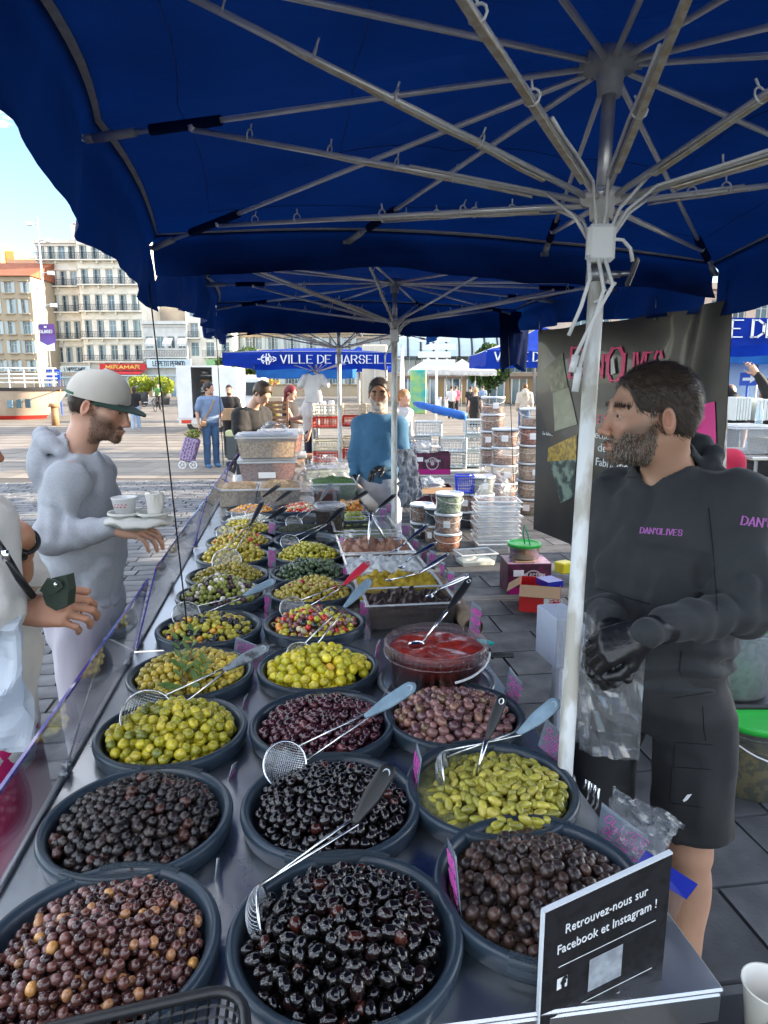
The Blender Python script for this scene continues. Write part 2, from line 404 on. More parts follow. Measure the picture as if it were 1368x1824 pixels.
def letter(mb,txt,O,X,Y,h,thick,sp=1.6,jit=0.0,slant=0.0,wd=.62,serif=False,align='l',maxw=None,mi=0,lift=.0012,rs=None,caps=False):
 """strokes laid on the plane O + x X + y Y as slim flat bars standing proud by lift"""
 O=Vector(O);X=Vector(X).normalized();Y=Vector(Y).normalized();Nn=X.cross(Y)
 st,wdt=strokes(txt,h,sp,jit,slant,wd,rs)
 sx=1.0 if not maxw else maxw/wdt
 off=0 if align=='l' else(-wdt*sx/2 if align=='c' else-wdt*sx)
 def bar(p,q,t0,ext=True):
  dx,dy=q[0]-p[0],q[1]-p[1];l=math.hypot(dx,dy)
  if l<1e-6:dx,dy,l=0,1,1;q=(p[0],p[1]+t0*.6)
  if serif:
   vert=abs(dy)/l;t0=t0*(.42+.75*vert)
  ux,uy=dx/l,dy/l;e=t0*.35 if ext else 0
  p=(p[0]-ux*e,p[1]-uy*e);q=(q[0]+ux*e,q[1]+uy*e);nx,ny=-uy*t0/2,ux*t0/2
  c=[(p[0]-nx,p[1]-ny),(q[0]-nx,q[1]-ny),(q[0]+nx,q[1]+ny),(p[0]+nx,p[1]+ny)]
  vs=[O+X*cx+Y*cy for cx,cy in c]+[O+X*cx+Y*cy+Nn*lift for cx,cy in c]
  mb.add(vs,[(4,5,6,7),(0,1,5,4),(1,2,6,5),(2,3,7,6),(3,0,4,7)],mi)
 for pl in st:
  pl=[(off+x*sx,y)for x,y in pl]
  for i in range(len(pl)-1):bar(pl[i],pl[i+1],thick)
  if serif:
   for e_,o_ in((pl[0],pl[1]),(pl[-1],pl[-2])):
    if abs(e_[1])<h*.02 or abs(e_[1]-h)<h*.02:
     if abs(o_[1]-e_[1])>h*.2:
      bar((e_[0]-thick*1.0,e_[1]),(e_[0]+thick*1.0,e_[1]),thick*.6,False)
 return wdt*sx
def text_mesh(txt,size,bold=0.0,align='LEFT',ext=.001):
 cu=D.curves.new('lettering','FONT');cu.body=txt;cu.size=size;cu.offset=bold;cu.align_x=align;cu.extrude=ext;cu.resolution_u=3
 o=D.objects.new('lettering',cu);COL.objects.link(o);dg=bpy.context.evaluated_depsgraph_get();dg.update()
 me=D.meshes.new_from_object(o.evaluated_get(dg));V=np.array([v.co[:]for v in me.vertices]);Fl=[tuple(p.vertices)for p in me.polygons]
 D.objects.remove(o);D.curves.remove(cu);D.meshes.remove(me);return V,Fl
def text_on(mb,txt,size,O,X,Y,bold=0.0,align='LEFT',ext=.001,mi=0,maxw=None):
 V,Fl=text_mesh(txt,size,bold,align,ext);O=Vector(O);X=Vector(X).normalized();Y=Vector(Y).normalized();Nn=X.cross(Y)
 s=1.0
 if maxw and len(V):s=maxw/(V[:,0].max()-V[:,0].min())
 mb.add([O+X*(v[0]*s)+Y*v[1]+Nn*(v[2]+ext)for v in V],Fl,mi)
# materials used widely
M_steel=mat('brushed_steel',(.62,.63,.64),.24,1.0,ns=4,nd=9,rough2=.38,bump=.05,bs=60,col2=(.54,.55,.57))
M_steel_dark=mat('worn_steel',(.30,.31,.33),.35,1.0,ns=9,rough2=.5,bump=.1,bs=30)
M_chrome=mat('polished_steel',(.72,.74,.76),.16,1.0)
M_zinc=mat('galvanised_tube',(.62,.63,.64),.38,.7,col2=(.42,.42,.42),ns=20,bump=.1)
M_whitepaint=mat('chipped_white_paint',(.68,.70,.70),.42,0,col2=(.42,.40,.35),ns=22,nd=8,nstr=2.2,bump=.15,bs=60,stretch=(1,1,.35))
M_black=mat('black_plastic',(.012,.013,.015),.38)
M_slate=mat('slate_plastic',(.026,.042,.060),.30,bump=.03,bs=200)
M_slateg=mat('slate_plastic_grip',(.030,.046,.062),.42,bump=.2,bs=400)
M_white=mat('white_plastic',(.72,.74,.76),.4)
M_cable=mat('white_cable',(.70,.71,.72),.45)
M_greyblue=mat('grey_blue_silicone',(.22,.32,.40),.5,col2=(.16,.24,.31),ns=30)
M_red_sil=mat('red_silicone',(.60,.02,.05),.4)
M_marble=mat('worn_grey_handle',(.17,.20,.23),.5,col2=(.05,.055,.06),ns=45,nstr=2)
M_pink=mat('pink_marker',(.66,.10,.46),.5)
M_card=mat('frosted_grey_card',(.24,.29,.35),.25,col2=(.16,.19,.24),ns=9,alpha=.72)
M_acryl=mat('clear_acrylic',(.60,.64,.75),.03,alpha=.01,fior=1.28)
M_acedge=mat('acrylic_edge',(.06,.05,.30),.12,coat=.5)
M_clear=mat('clear_plastic_tub',(.60,.65,.70),.15,alpha=.10,bump=.1,bs=14)
M_film=mat('crumpled_film',(.55,.60,.66),.08,alpha=.08,bump=.8,bs=22)
M_frost=mat('milky_plastic',(.55,.61,.67),.22,alpha=.26)
# ground
def slabmesh(w_,d_,h_=.012,seed=0):
 rs=random.Random(seed);mb=MB();n=3;bv=.004
 xs=[-w_/2,-w_/2+bv,w_/2-bv,w_/2];ys=[-d_/2,-d_/2+bv,d_/2-bv,d_/2]
 vs=[]
 for j,y in enumerate(ys):
  for i,x in enumerate(xs):
   e=i in(0,3)or j in(0,3);vs.append((x+(rs.random()-.5)*.005,y+(rs.random()-.5)*.005,-.004 if e else h_+(rs.random()-.5)*.003))
 fs=[(j*4+i,j*4+i+1,(j+1)*4+i+1,(j+1)*4+i)for j in range(3)for i in range(3)]
 mb.add(vs,fs);return mb
M_ground=mat('bedding_and_far_paving',(.060,.056,.052),.85,col2=(.085,.078,.07),ns=.6,nd=8,bump=.3,bs=6)
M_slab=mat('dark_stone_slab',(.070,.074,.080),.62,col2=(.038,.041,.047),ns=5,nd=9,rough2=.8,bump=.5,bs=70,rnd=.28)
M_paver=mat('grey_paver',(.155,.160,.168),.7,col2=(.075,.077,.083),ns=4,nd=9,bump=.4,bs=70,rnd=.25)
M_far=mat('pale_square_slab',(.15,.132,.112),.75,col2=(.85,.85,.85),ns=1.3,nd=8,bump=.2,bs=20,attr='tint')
g=MB();S_=900
g.quad((-S_,-60,0),(S_,-60,0),(S_,S_,0),(-S_,S_,0))
ground=struct(g.build('ground',M_ground))
def inview(p,m=60):
 d=p.y*_c-(p.z-CAMH)*_s
 if d<.3:return False
 x=684+FPX*p.x/d;y=912-FPX*(p.y*_s+(p.z-CAMH)*_c)/d
 return-m<x<1368+m and-m<y<1824+m
def lay(name,W_,D_,m,region,nmax,seeds,col):
 var=[slabmesh(W_-.008,D_-.008,seed=seeds+k).mesh(name,m,True)for k in range(4)]
 for q_ in var:q_.polygons.foreach_set('use_smooth',np.zeros(9,bool))
 cells=[]
 for j in range(0,160):
  for i in range(-160,160):
   al=.3+j*D_;ac=i*W_+(W_/2 if j%2 else 0)+.07*math.sin(j*1.7)
   p=CW(al,ac,0)
   if region(al,ac)and inview(p,500 if p.y<3.5 else 60):cells.append((p.length,p))
 cells.sort(key=lambda t:t[0]);rs=random.Random(seeds)
 for k,(d_,p)in enumerate(cells[:nmax]):
  o=link(name,var[k%4],ground);o.location=(p.x,p.y,rs.random()*.003);o.rotation_euler=(rs.uniform(-.006,.006),rs.uniform(-.006,.006),TH+rs.uniform(-.006,.006))
 rest=cells[nmax:]
 if rest:
  mb=MB();base=slabmesh(W_-.02,D_-.02,seed=seeds).v;bf=slabmesh(1,1).f;rot=Euler((0,0,TH)).to_matrix()
  for d_,p in rest:
   dz=rs.random()*.004;mb.add([rot@Vector(v)+p+Vector((0,0,dz))for v in base],bf)
  o=mb.build(name+'_field',m,ground);o['kind']='stuff'
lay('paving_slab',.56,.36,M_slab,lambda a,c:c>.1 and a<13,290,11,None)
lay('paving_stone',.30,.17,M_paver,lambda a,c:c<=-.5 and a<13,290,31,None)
mb=MB();cols=[];rs=random.Random(4)
V=[];Fq=[];C_=[]
for j in range(60):
 y0=13.2+j*.9*(1+j*.012)
 for i in range(-50,62):
  p=Vector((i*.95+(j%2)*.45,y0,0))
  if not inview(p,200):continue
  o=len(V);t=.82+.36*rs.random();q3=1;z=.006+rs.random()*.004;hw=.470;hd=.442*(1+j*.012)
  for sx,sy,zz in((-1,-1,0),(1,-1,0),(1,1,0),(-1,1,0)):V.append((p.x+sx*hw,p.y+sy*hd,z));C_.append((.21*t,.185*t,.155*t))
  Fq.append((o,o+1,o+2,o+3))
off=parent_world(ground)
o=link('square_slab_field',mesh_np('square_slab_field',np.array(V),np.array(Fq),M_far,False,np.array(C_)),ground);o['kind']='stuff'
# counters
CZ=.88;AC0,AC1=-.52,.60
def counter(a0,a1,label,ac1=AC1):
 t=thing('steel_counter',label,'counter',CW((a0+a1)/2,(AC0+ac1)/2,0),TH,'steel counters set end to end')
 L_=a1-a0-.006;W_=ac1-AC0
 def part(nm,fn,m):
  mb=MB();fn(mb);return link(nm,mb.mesh(nm,m,False),t)
 part('tabletop',lambda m:m.box((0,0,CZ-.004),(W_,L_,.008),bev=.003),M_steel)
 for nm,c,d in(('front_edge',(0,-L_/2+.0095,CZ-.034),(W_-.002,.015,.05)),('back_edge',(0,L_/2-.0095,CZ-.034),(W_-.002,.015,.05)),('side_edge',(-W_/2+.0095,0,CZ-.034),(.015,L_-.036,.05)),('side_edge',(W_/2-.0095,0,CZ-.034),(.015,L_-.036,.05))):
  part(nm,lambda m,c=c,d=d:m.box(c,d,bev=.004),M_steel)
 for sx in(-1,1):
  for sy in(-1,1):part('leg',lambda m:(m.cyl((sx*(W_/2-.09),sy*(L_/2-.1),.0),(sx*(W_/2-.09),sy*(L_/2-.1),CZ-.06),.018,n=12),),M_steel_dark)
 part('crossbar',lambda m:m.box((0,0,.25),(W_-.22,.025,.025)),M_steel_dark)
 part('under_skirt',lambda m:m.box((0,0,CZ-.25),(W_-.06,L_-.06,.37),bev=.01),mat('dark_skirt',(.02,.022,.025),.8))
 return t
counter(.76,2.19,'nearest steel counter, under the two front rows of black olives')
counter(2.19,3.64,'second steel counter, under the mixed olives and the trays of tapenade')
counter(3.64,5.10,'third steel counter, under the capers, lupin beans and nuts')
counter(5.10,6.70,'farthest steel counter, carrying the scales and stacked nut boxes')
# bowls
PK=.975
def bowl_mesh():
 mb=MB();mb.lathe([(.181,0),(.1835,.012),(.186,.026),(.1875,.036),(.1865,.043),(.183,.0475),(.178,.0485),(.172,.046),(.167,.039),(.163,.028),(.160,.004),(.0,.003)],n=72);mb.v=[(x*.955,y*.955,z*.82)for x,y,z in mb.v];return mb.mesh('basin',M_slate,True)
def grip_mesh(a0):
 mb=MB();n=22;pr=[(.1866,.016),(.1885,.036),(.1872,.0445),(.1835,.0493),(.178,.0503),(.1725,.0478)];vs=[];fs=[]
 for i in range(n+1):
  a=a0+R(-24+48*i/n)
  for(r,z)in pr:vs.append((r*math.cos(a),r*math.sin(a),z))
 k=len(pr)
 for i in range(n):
  for j in range(k-1):fs.append((i*k+j,(i+1)*k+j,(i+1)*k+j+1,i*k+j+1))
 mb.add(vs,fs)
 for i in range(1,2*n):
  a=a0+R(-24+24*i/n)
  for(r,z)in((.1888,.034),(.1858,.0478),(.1795,.0507),(.1752,.0495)):
   mb.box((r*math.cos(a),r*math.sin(a),z),(.0022,.0022,.0022),rot=a)
 mb.v=[(x*.956,y*.956,z*.825)for x,y,z in mb.v];return mb.mesh('grip',M_slateg,True)
BM=bowl_mesh();GM=[grip_mesh(-math.pi/2+TH*.3),grip_mesh(math.pi/2)]
def bowl(al,ac,label,grips=True,z=CZ):
 al*=PK;ac*=PK;p=CW(al,ac,z+.0005);t=thing('olive_basin',label,'basin',p,0,'round slate plastic basins on the counter')
 link('basin',BM,t)
 if grips:
  for g_ in GM:link('grip',g_,t)
 t.rotation_euler=(0,0,random.uniform(-.12,.12));return t
def olive_shape(L,W,wr,seed,nu=14,nv=9,dimple=.35,pinch=0.0):
 rs=np.random.RandomState(seed);V=[];
 for i in range(nv+1):
  ph=math.pi*i/nv
  for j in range(nu):a=2*math.pi*j/nu;V.append((math.cos(ph),math.sin(ph)*math.cos(a),math.sin(ph)*math.sin(a)))
 V=np.array(V);nrm=V.copy()
 rad=1+wr*(vnoise(nrm,2.6,seed)*.55+vnoise(nrm,5.5,seed+3)*.45)
 rad*=1-dimple*.4*np.clip((V[:,0]-.9)/.1,0,1)
 V=V*rad[:,None];V[:,0]+=pinch*(V[:,1]**2)
 V*=np.array([L/2,W/2,W/2*(1-.06*rs.rand())])
 Fq=np.array([(i*nu+j,(i+1)*nu+j,(i+1)*nu+(j+1)%nu,i*nu+(j+1)%nu)for i in range(nv)for j in range(nu)])[:,::-1]
 return V,Fq
def rotmats(n,flat=.45,rs=RS):
 out=[]
 for _ in range(n):
  out.append(np.array(Euler((rs.uniform(0,6.28),rs.normal(0,flat),rs.uniform(0,6.28))).to_matrix()))
 return out
def pick_cols(n,pal,rs=RS,var=.22):
 w_=np.array([p[1]for p in pal],float);w_/=w_.sum();idx=rs.choice(len(pal),n,p=w_);c=np.array([pal[i][0]for i in idx]);c=c*(1+.35*np.clip((c.max(1,keepdims=True)-.12)/.12,0,1))
 return c*(1+rs.uniform(-var,var,(n,1))),idx
def darts(R_,dmin,tries,rs=RS):
 pts=[];cell={};g_=dmin
 for _ in range(tries):
  a=rs.rand()*6.2832;r=R_*math.sqrt(rs.rand());x,y=r*math.cos(a),r*math.sin(a);ci,cj=int(x//g_),int(y//g_);ok=True
  for i in(-1,0,1):
   for j in(-1,0,1):
    for(px,py)in cell.get((ci+i,cj+j),()):
     if(px-x)**2+(py-y)**2<dmin*dmin:ok=False;break
    if not ok:break
   if not ok:break
  if ok:pts.append((x,y));cell.setdefault((ci,cj),[]).append((x,y))
 return np.array(pts)
def joined(pos,rots,var,vi,cols):
 Vs=[];Fs=[];Cs=[];o=0
 for k in range(len(pos)):
  v,f=var[vi[k]];sc_=.86+.28*((k*7919)%97)/97;Vs.append(v@(rots[k].T*sc_)+pos[k]);Fs.append(f+o);Cs.append(np.repeat(cols[k][None,:],len(v),0));o+=len(v)
 return np.concatenate(Vs),np.concatenate(Fs),np.concatenate(Cs)
def skin(rough,coat,bump,bs,extra=''):
 a=mat('olive_skin_heap_%s'%extra,(1,1,1),rough,attr='tint',coat=coat,bump=bump,bs=bs,col2=(.62,.6,.58),ns=70,nd=3)
 b=mat('olive_skin_single_%s'%extra,(1,1,1),rough,objcol=True,coat=coat,bump=bump,bs=bs,col2=(.62,.6,.58),ns=70,nd=3)
 return a,b
SK={'gloss':skin(.12,.6,.10,160,'gloss'),'wrinkle':skin(.34,.25,1.0,140,'wrinkled'),'satin':skin(.24,.35,.12,120,'satin'),'matt':skin(.5,0,.3,200,'matt')}
def heap(al,ac,name,label,cat,L,W,pal,h=.045,base=.012,Rr=.153,wr=.06,sk='satin',singles=0,slabel=None,off=(0,0),dims=None,lod=0,layers=3,pinch=0,flat=.45,hp=2.2,seed=0,tight=.76,group=None):
 """a heap filling a basin; its visible outer layer can be laid as single olives"""
 al*=PK;ac*=PK;L*=.93;W*=.93;rs=np.random.RandomState(5000+seed+int(al*100)+int(ac*1000));c=np.array(tuple(CW(al,ac,CZ)))
 nu,nv=((16,10),(12,8),(8,5))[lod]
 if dims is None:dims=[(L,W)]*4
 var=[olive_shape(dims[k%len(dims)][0],dims[k%len(dims)][1],wr,seed*7+k,nu,nv,pinch=pinch)for k in range(max(4,len(dims)))]
 nvr=len(var);sp=W*tight+(L-W)*.25
 base+=.007;H_=lambda x,y:base+h*np.clip(1-(((x-off[0])**2+(y-off[1])**2)**.5/(Rr*1.04))**hp,-.25,1)*(1+.22*vnoise(np.stack([x,y,x*0+seed],1),22,seed))
 allp=[]
 for ly in range(layers):
  p=darts(Rr-W*.4-.0015*ly,sp,int(16*(Rr/sp)**2),rs)
  z=H_(p[:,0],p[:,1])+W*.35-ly*W*.62+rs.uniform(-.14,.14,len(p))*W
  allp.append(np.column_stack([p,np.maximum(z,W*.42)]))
 n0=len(allp[0]);P=np.concatenate(allp);n=len(P);keep=np.ones(n,bool)
 keep[n0:]=P[n0:,2]>W*.43
 rots=rotmats(n,flat,rs);vi=rs.randint(0,nvr,n);cols,pi=pick_cols(n,pal,rs)
 if len(dims)>1:vi=pi%nvr
 a_,b_=SK[sk];ns_=min(singles,n0)
 order=np.argsort(P[:n0,1])if ns_ else[]
 single=set(order[:ns_].tolist())if ns_ else set()
 rest=[k for k in range(n)if k not in single and keep[k]]
 V,Fq,C3=joined(P[rest],[rots[k]for k in rest],var,vi[rest],cols[rest])
 o=link(name+'_heap' if not name.endswith('s')else name,mesh_np(name,V,Fq,a_,True,C3));o.location=c
 tag(o,label,cat,None,'stuff')
 if single:
  ms=[mesh_np(name,v,f,b_,True)for v,f in var]
  for k in single:
   q=link(name,ms[vi[k]]);q.location=c+P[k];q.rotation_euler=Matrix(rots[k].tolist()).to_euler();q.scale=(rs.uniform(.86,1.13),)*3;q.color=(*np.clip(cols[k],0,1),1)
   tag(q,slabel,'olive',group or(cat+' in the '+slabel.split(' in the ')[-1]))
 return o
def liquid(al,ac,z,col,label,rough=.05,alpha=.75):
 al*=PK;ac*=PK
 mb=MB();n=40;vs=[(0,0,0)]+[(.1535*math.cos(2*math.pi*i/n),.1535*math.sin(2*math.pi*i/n),0)for i in range(n)]
 mb.add(vs,[(0,1+i,1+(i+1)%n)for i in range(n)]);o=link('brine',mb.mesh('brine',mat('brine_%d'%int(col[0]*1000),col,rough,alpha=alpha,bump=.05,bs=30)));o.location=CW(al,ac,CZ+z)
 tag(o,label,'brine',None,'stuff')
BR=[((.085,.030,.024),5),((.15,.055,.04),3),((.05,.018,.018),4),((.30,.14,.06),1.3),((.19,.085,.08),2),((.45,.22,.06),.5)]
bowl(.95,-.305,'slate basin of small brown olives, nearest on the left')
heap(.95,-.305,'brown_olive','small brown olives under the top layer of the nearest left basin','olives',.0190,.0168,BR,h=.062,base=.0,Rr=.153,wr=.05,sk='gloss',singles=300,slabel='small glossy brown olive heaped in the nearest left basin',off=(.01,.02),hp=1.5,seed=1,group='small brown olives in the nearest left basin')
bowl(1.27,-.31,'slate basin of wrinkled black olives, second from the front on the left')
heap(1.27,-.31,'wrinkled_olive','lower olives of the wrinkled black heap on the left','olives',.0245,.0205,[((.018,.014,.015),6),((.038,.025,.023),3),((.07,.026,.02),.9)],h=.055,base=.004,wr=.34,sk='wrinkle',singles=230,slabel='wrinkled black olive in the second left basin',seed=2,group='wrinkled black olives in the second left basin')
GN=[((.37,.32,.02),4),((.29,.27,.02),3),((.45,.38,.03),2),((.42,.34,.03),.7),((.18,.20,.03),1)]
bowl(1.62,-.30,'slate basin of plump green olives with a wire skimmer, left column')
heap(1.62,-.30,'green_olive','lower olives of the plump green heap on the left','olives',.0285,.0260,GN,h=.060,base=.002,wr=.10,sk='satin',singles=170,slabel='plump green olive in the third left basin',seed=3,group='plump green olives in the third left basin')
bowl(1.97,-.30,'slate basin of yellow-green olives topped with an olive sprig')
heap(1.97,-.30,'yellow_green_olive','yellow-green olives heaped around the olive sprig','olives',.027,.0225,[((.42,.32,.04),4),((.50,.38,.05),2),((.34,.28,.045),2)],h=.05,wr=.05,sk='satin',lod=1,seed=4)
bowl(.93,.07,'slate basin of glossy black olives, nearest in the middle')
heap(.93,.07,'glossy_black_olive','lower glossy black olives of the nearest middle basin','olives',.031,.0225,[((.006,.0045,.005),8),((.014,.006,.006),3),((.060,.014,.009),.8)],h=.052,base=.004,wr=.17,sk='gloss',singles=240,slabel='glossy black olive in the nearest middle basin',seed=5,layers=3,flat=.7,group='glossy black olives in the nearest middle basin')
bowl(1.27,.07,'slate basin of glossy black olives, second in the middle column')
heap(1.27,.07,'shiny_black_olive','lower shiny black olives of the second middle basin','olives',.0255,.0205,[((.007,.005,.006),8),((.013,.007,.008),3),((.07,.016,.012),.5)],h=.058,base=.0,wr=.10,sk='gloss',singles=230,slabel='shiny black olive in the second middle basin',seed=6,flat=.7,group='shiny black olives in the second middle basin')
bowl(1.61,.07,'slate basin of dark purple pointed olives')
heap(1.61,.07,'purple_olive','lower olives of the dark purple heap','olives',.030,.021,[((.080,.018,.030),5),((.045,.012,.02),4),((.15,.045,.05),1.2)],h=.050,base=.004,wr=.04,sk='gloss',singles=190,slabel='dark purple olive in the third middle basin',seed=7,lod=1,group='dark purple olives in the third middle basin')
bowl(1.96,.075,'slate basin of big bright yellow-green olives')
heap(1.96,.075,'bright_green_olive','lower olives of the big bright green heap','olives',.036,.031,[((.60,.50,.025),4),((.48,.45,.025),3),((.70,.40,.03),.4),((.64,.54,.05),2)],h=.055,base=.0,wr=.04,sk='satin',singles=110,slabel='big bright yellow-green olive in the fourth middle basin',seed=8,lod=1,group='big bright green olives in the fourth middle basin')
bowl(.99,.41,'slate basin of round brown olives in brine, nearest on the right')
heap(.99,.41,'dark_brown_olive','lower olives of the dark brown heap in brine','olives',.0255,.0235,[((.075,.045,.036),5),((.12,.065,.05),2.5),((.04,.026,.024),3)],h=.048,base=-.004,wr=.17,sk='wrinkle',singles=190,slabel='round dark brown olive in the nearest right basin',seed=9,group='dark brown olives in the nearest right basin')
liquid(.99,.41,.022,(.045,.028,.014),'dark brown brine around the round brown olives',alpha=.82)
bowl(1.28,.41,'slate basin of slender green olives in cloudy brine')
heap(1.28,.41,'slender_green_olive','lower olives of the slender green ones in brine','olives',.034,.0185,[((.36,.33,.045),5),((.44,.38,.06),3),((.28,.27,.04),2)],h=.030,base=.006,wr=.04,sk='satin',singles=230,slabel='slender green olive in the second right basin',seed=10,flat=.3,pinch=.22,group='slender green olives in the second right basin',off=(.03,-.02))
liquid(1.28,.41,.026,(.30,.30,.13),'cloudy yellow-green brine around the slender green olives',alpha=.55)
bowl(1.61,.41,'slate basin of pinkish brown olives')
heap(1.61,.41,'pinkish_olive','lower olives of the pinkish brown heap','olives',.0285,.0240,[((.23,.11,.10),5),((.15,.07,.08),3),((.24,.12,.085),1.5),((.19,.11,.06),.7)],h=.055,base=.002,wr=.05,sk='gloss',singles=170,slabel='pinkish brown olive in the third right basin',seed=11,lod=1,group='pinkish brown olives in the third right basin')
far=[(2.36,-.29,'slate basin of green olives mixed with black olives and orange peel','mixed_olives','green olives mixed with black ones and orange pieces',.027,.023,[((.36,.32,.03),5),((.02,.022,.025),3),((.55,.26,.03),1.6)],.045,'satin',None),(2.74,-.28,'slate basin of green and purple olives with white garlic','garlic_olives','green and purple olives topped with white garlic cloves',.026,.023,[((.22,.24,.05),5),((.09,.05,.06),2.5),((.72,.68,.60),.9)],.085,'satin',None),(3.03,-.28,'slate basin of small cracked green olives','cracked_olives','small cracked olive-green olives',.025,.021,[((.30,.25,.03),5),((.40,.31,.04),3)],.06,'satin',None),(3.38,-.28,'slate basin of large round green olives','round_green_olives','large round green olives in a tall heap',.035,.031,[((.42,.34,.035),5),((.50,.40,.05),3)],.075,'satin',None),(3.72,-.27,'slate basin of green olives with red pepper bits','pepper_olives','green olives speckled with red pepper',.026,.023,[((.40,.31,.04),6),((.50,.06,.03),1)],.06,'satin',None),(4.04,-.26,'slate basin of yellow-green olives behind the red-flecked ones','pale_green_olives','yellow-green olives in the tenth left basin',.030,.025,[((.44,.36,.05),5),((.34,.29,.04),3)],.065,'satin',None),(4.36,-.25,'slate basin of white garlic cubes','garlic_cloves','white garlic pieces',.022,.018,[((.66,.66,.60),5),((.55,.55,.48),2)],.035,'matt',None),(4.70,-.25,'slate basin of orange lupin beans','lupin_beans','orange yellow lupin beans',.024,.019,[((.70,.30,.03),5),((.75,.38,.05),2)],.045,'satin',None),(2.36,.08,'slate basin of olives mixed with red peppers and pickles','cocktail_olives','olives mixed with red peppers, carrots and pickles',.028,.023,[((.48,.42,.04),4),((.20,.07,.07),2),((.58,.03,.02),2),((.65,.28,.04),1),((.55,.48,.30),.8),((.03,.03,.03),.6)],.055,'gloss',None),(2.74,.085,'slate basin of green olives with dark red cherries of pepper','cherry_pepper_olives','green olives with a few dark red peppers',.027,.023,[((.36,.29,.045),7),((.44,.35,.06),3),((.28,.01,.02),.7)],.06,'satin',None),(3.03,.09,'slate basin of teal-green pointed olives','teal_olives','deep bluish green pointed olives',.032,.023,[((.085,.13,.06),5),((.12,.17,.07),3),((.06,.10,.05),2)],.075,'satin',None),(3.37,.09,'slate basin of plain green olives behind the teal-green ones','plain_green_olives','plain yellow-green olives in the eighth middle basin',.027,.024,[((.44,.39,.035),5),((.35,.32,.03),3)],.065,'satin',None),(4.03,.065,'slate basin of small dark capers with a skimmer','capers','small dark green capers',.009,.008,[((.045,.055,.03),5),((.07,.08,.04),2)],.04,'matt',.0),(4.33,.065,'slate basin of dark seaweed-like relish','dark_relish','dark brown relish in the eleventh middle basin',.012,.008,[((.03,.028,.022),5),((.08,.07,.04),1)],.02,'matt',.0),(4.70,.07,'slate basin of chopped red and white vegetables','chopped_vegetables','chopped red, orange and white vegetables',.022,.016,[((.60,.04,.03),3),((.70,.30,.08),2),((.66,.62,.48),3)],.05,'gloss',None)]
for i,(al,ac,bl,nm,hl,L,W,pal,h,sk,sp_)in enumerate(far):
 bowl(al,ac,bl,al<3);heap(al,ac,nm,hl,'capers' if nm=='capers' else 'olives' if 'olive' in nm else 'pickles',L,W,pal,h=h,base=.0,wr=.07,sk=sk,lod=1 if al<3 else 2,layers=2,seed=20+i)
bowl(3.72,.09,'nearly empty slate basin holding only dark brine and a skimmer',False);liquid(3.72,.09,.012,(.03,.035,.035),'dark brine left in the nearly empty basin')
pt=CW(1.88*PK,.42*PK,CZ+.0005);t=thing('grey_basin','silver-grey basin under the tub of red harissa','basin',pt)
mb=MB();mb.lathe([(.166,0),(.172,.005),(.172,.011),(.167,.014),(.160,.012),(.154,.004),(.148,.001),(0,.001)],n=64);link('basin',mb.mesh('basin',mat('silver_grey_plastic',(.22,.25,.28),.28,.5),True),t)
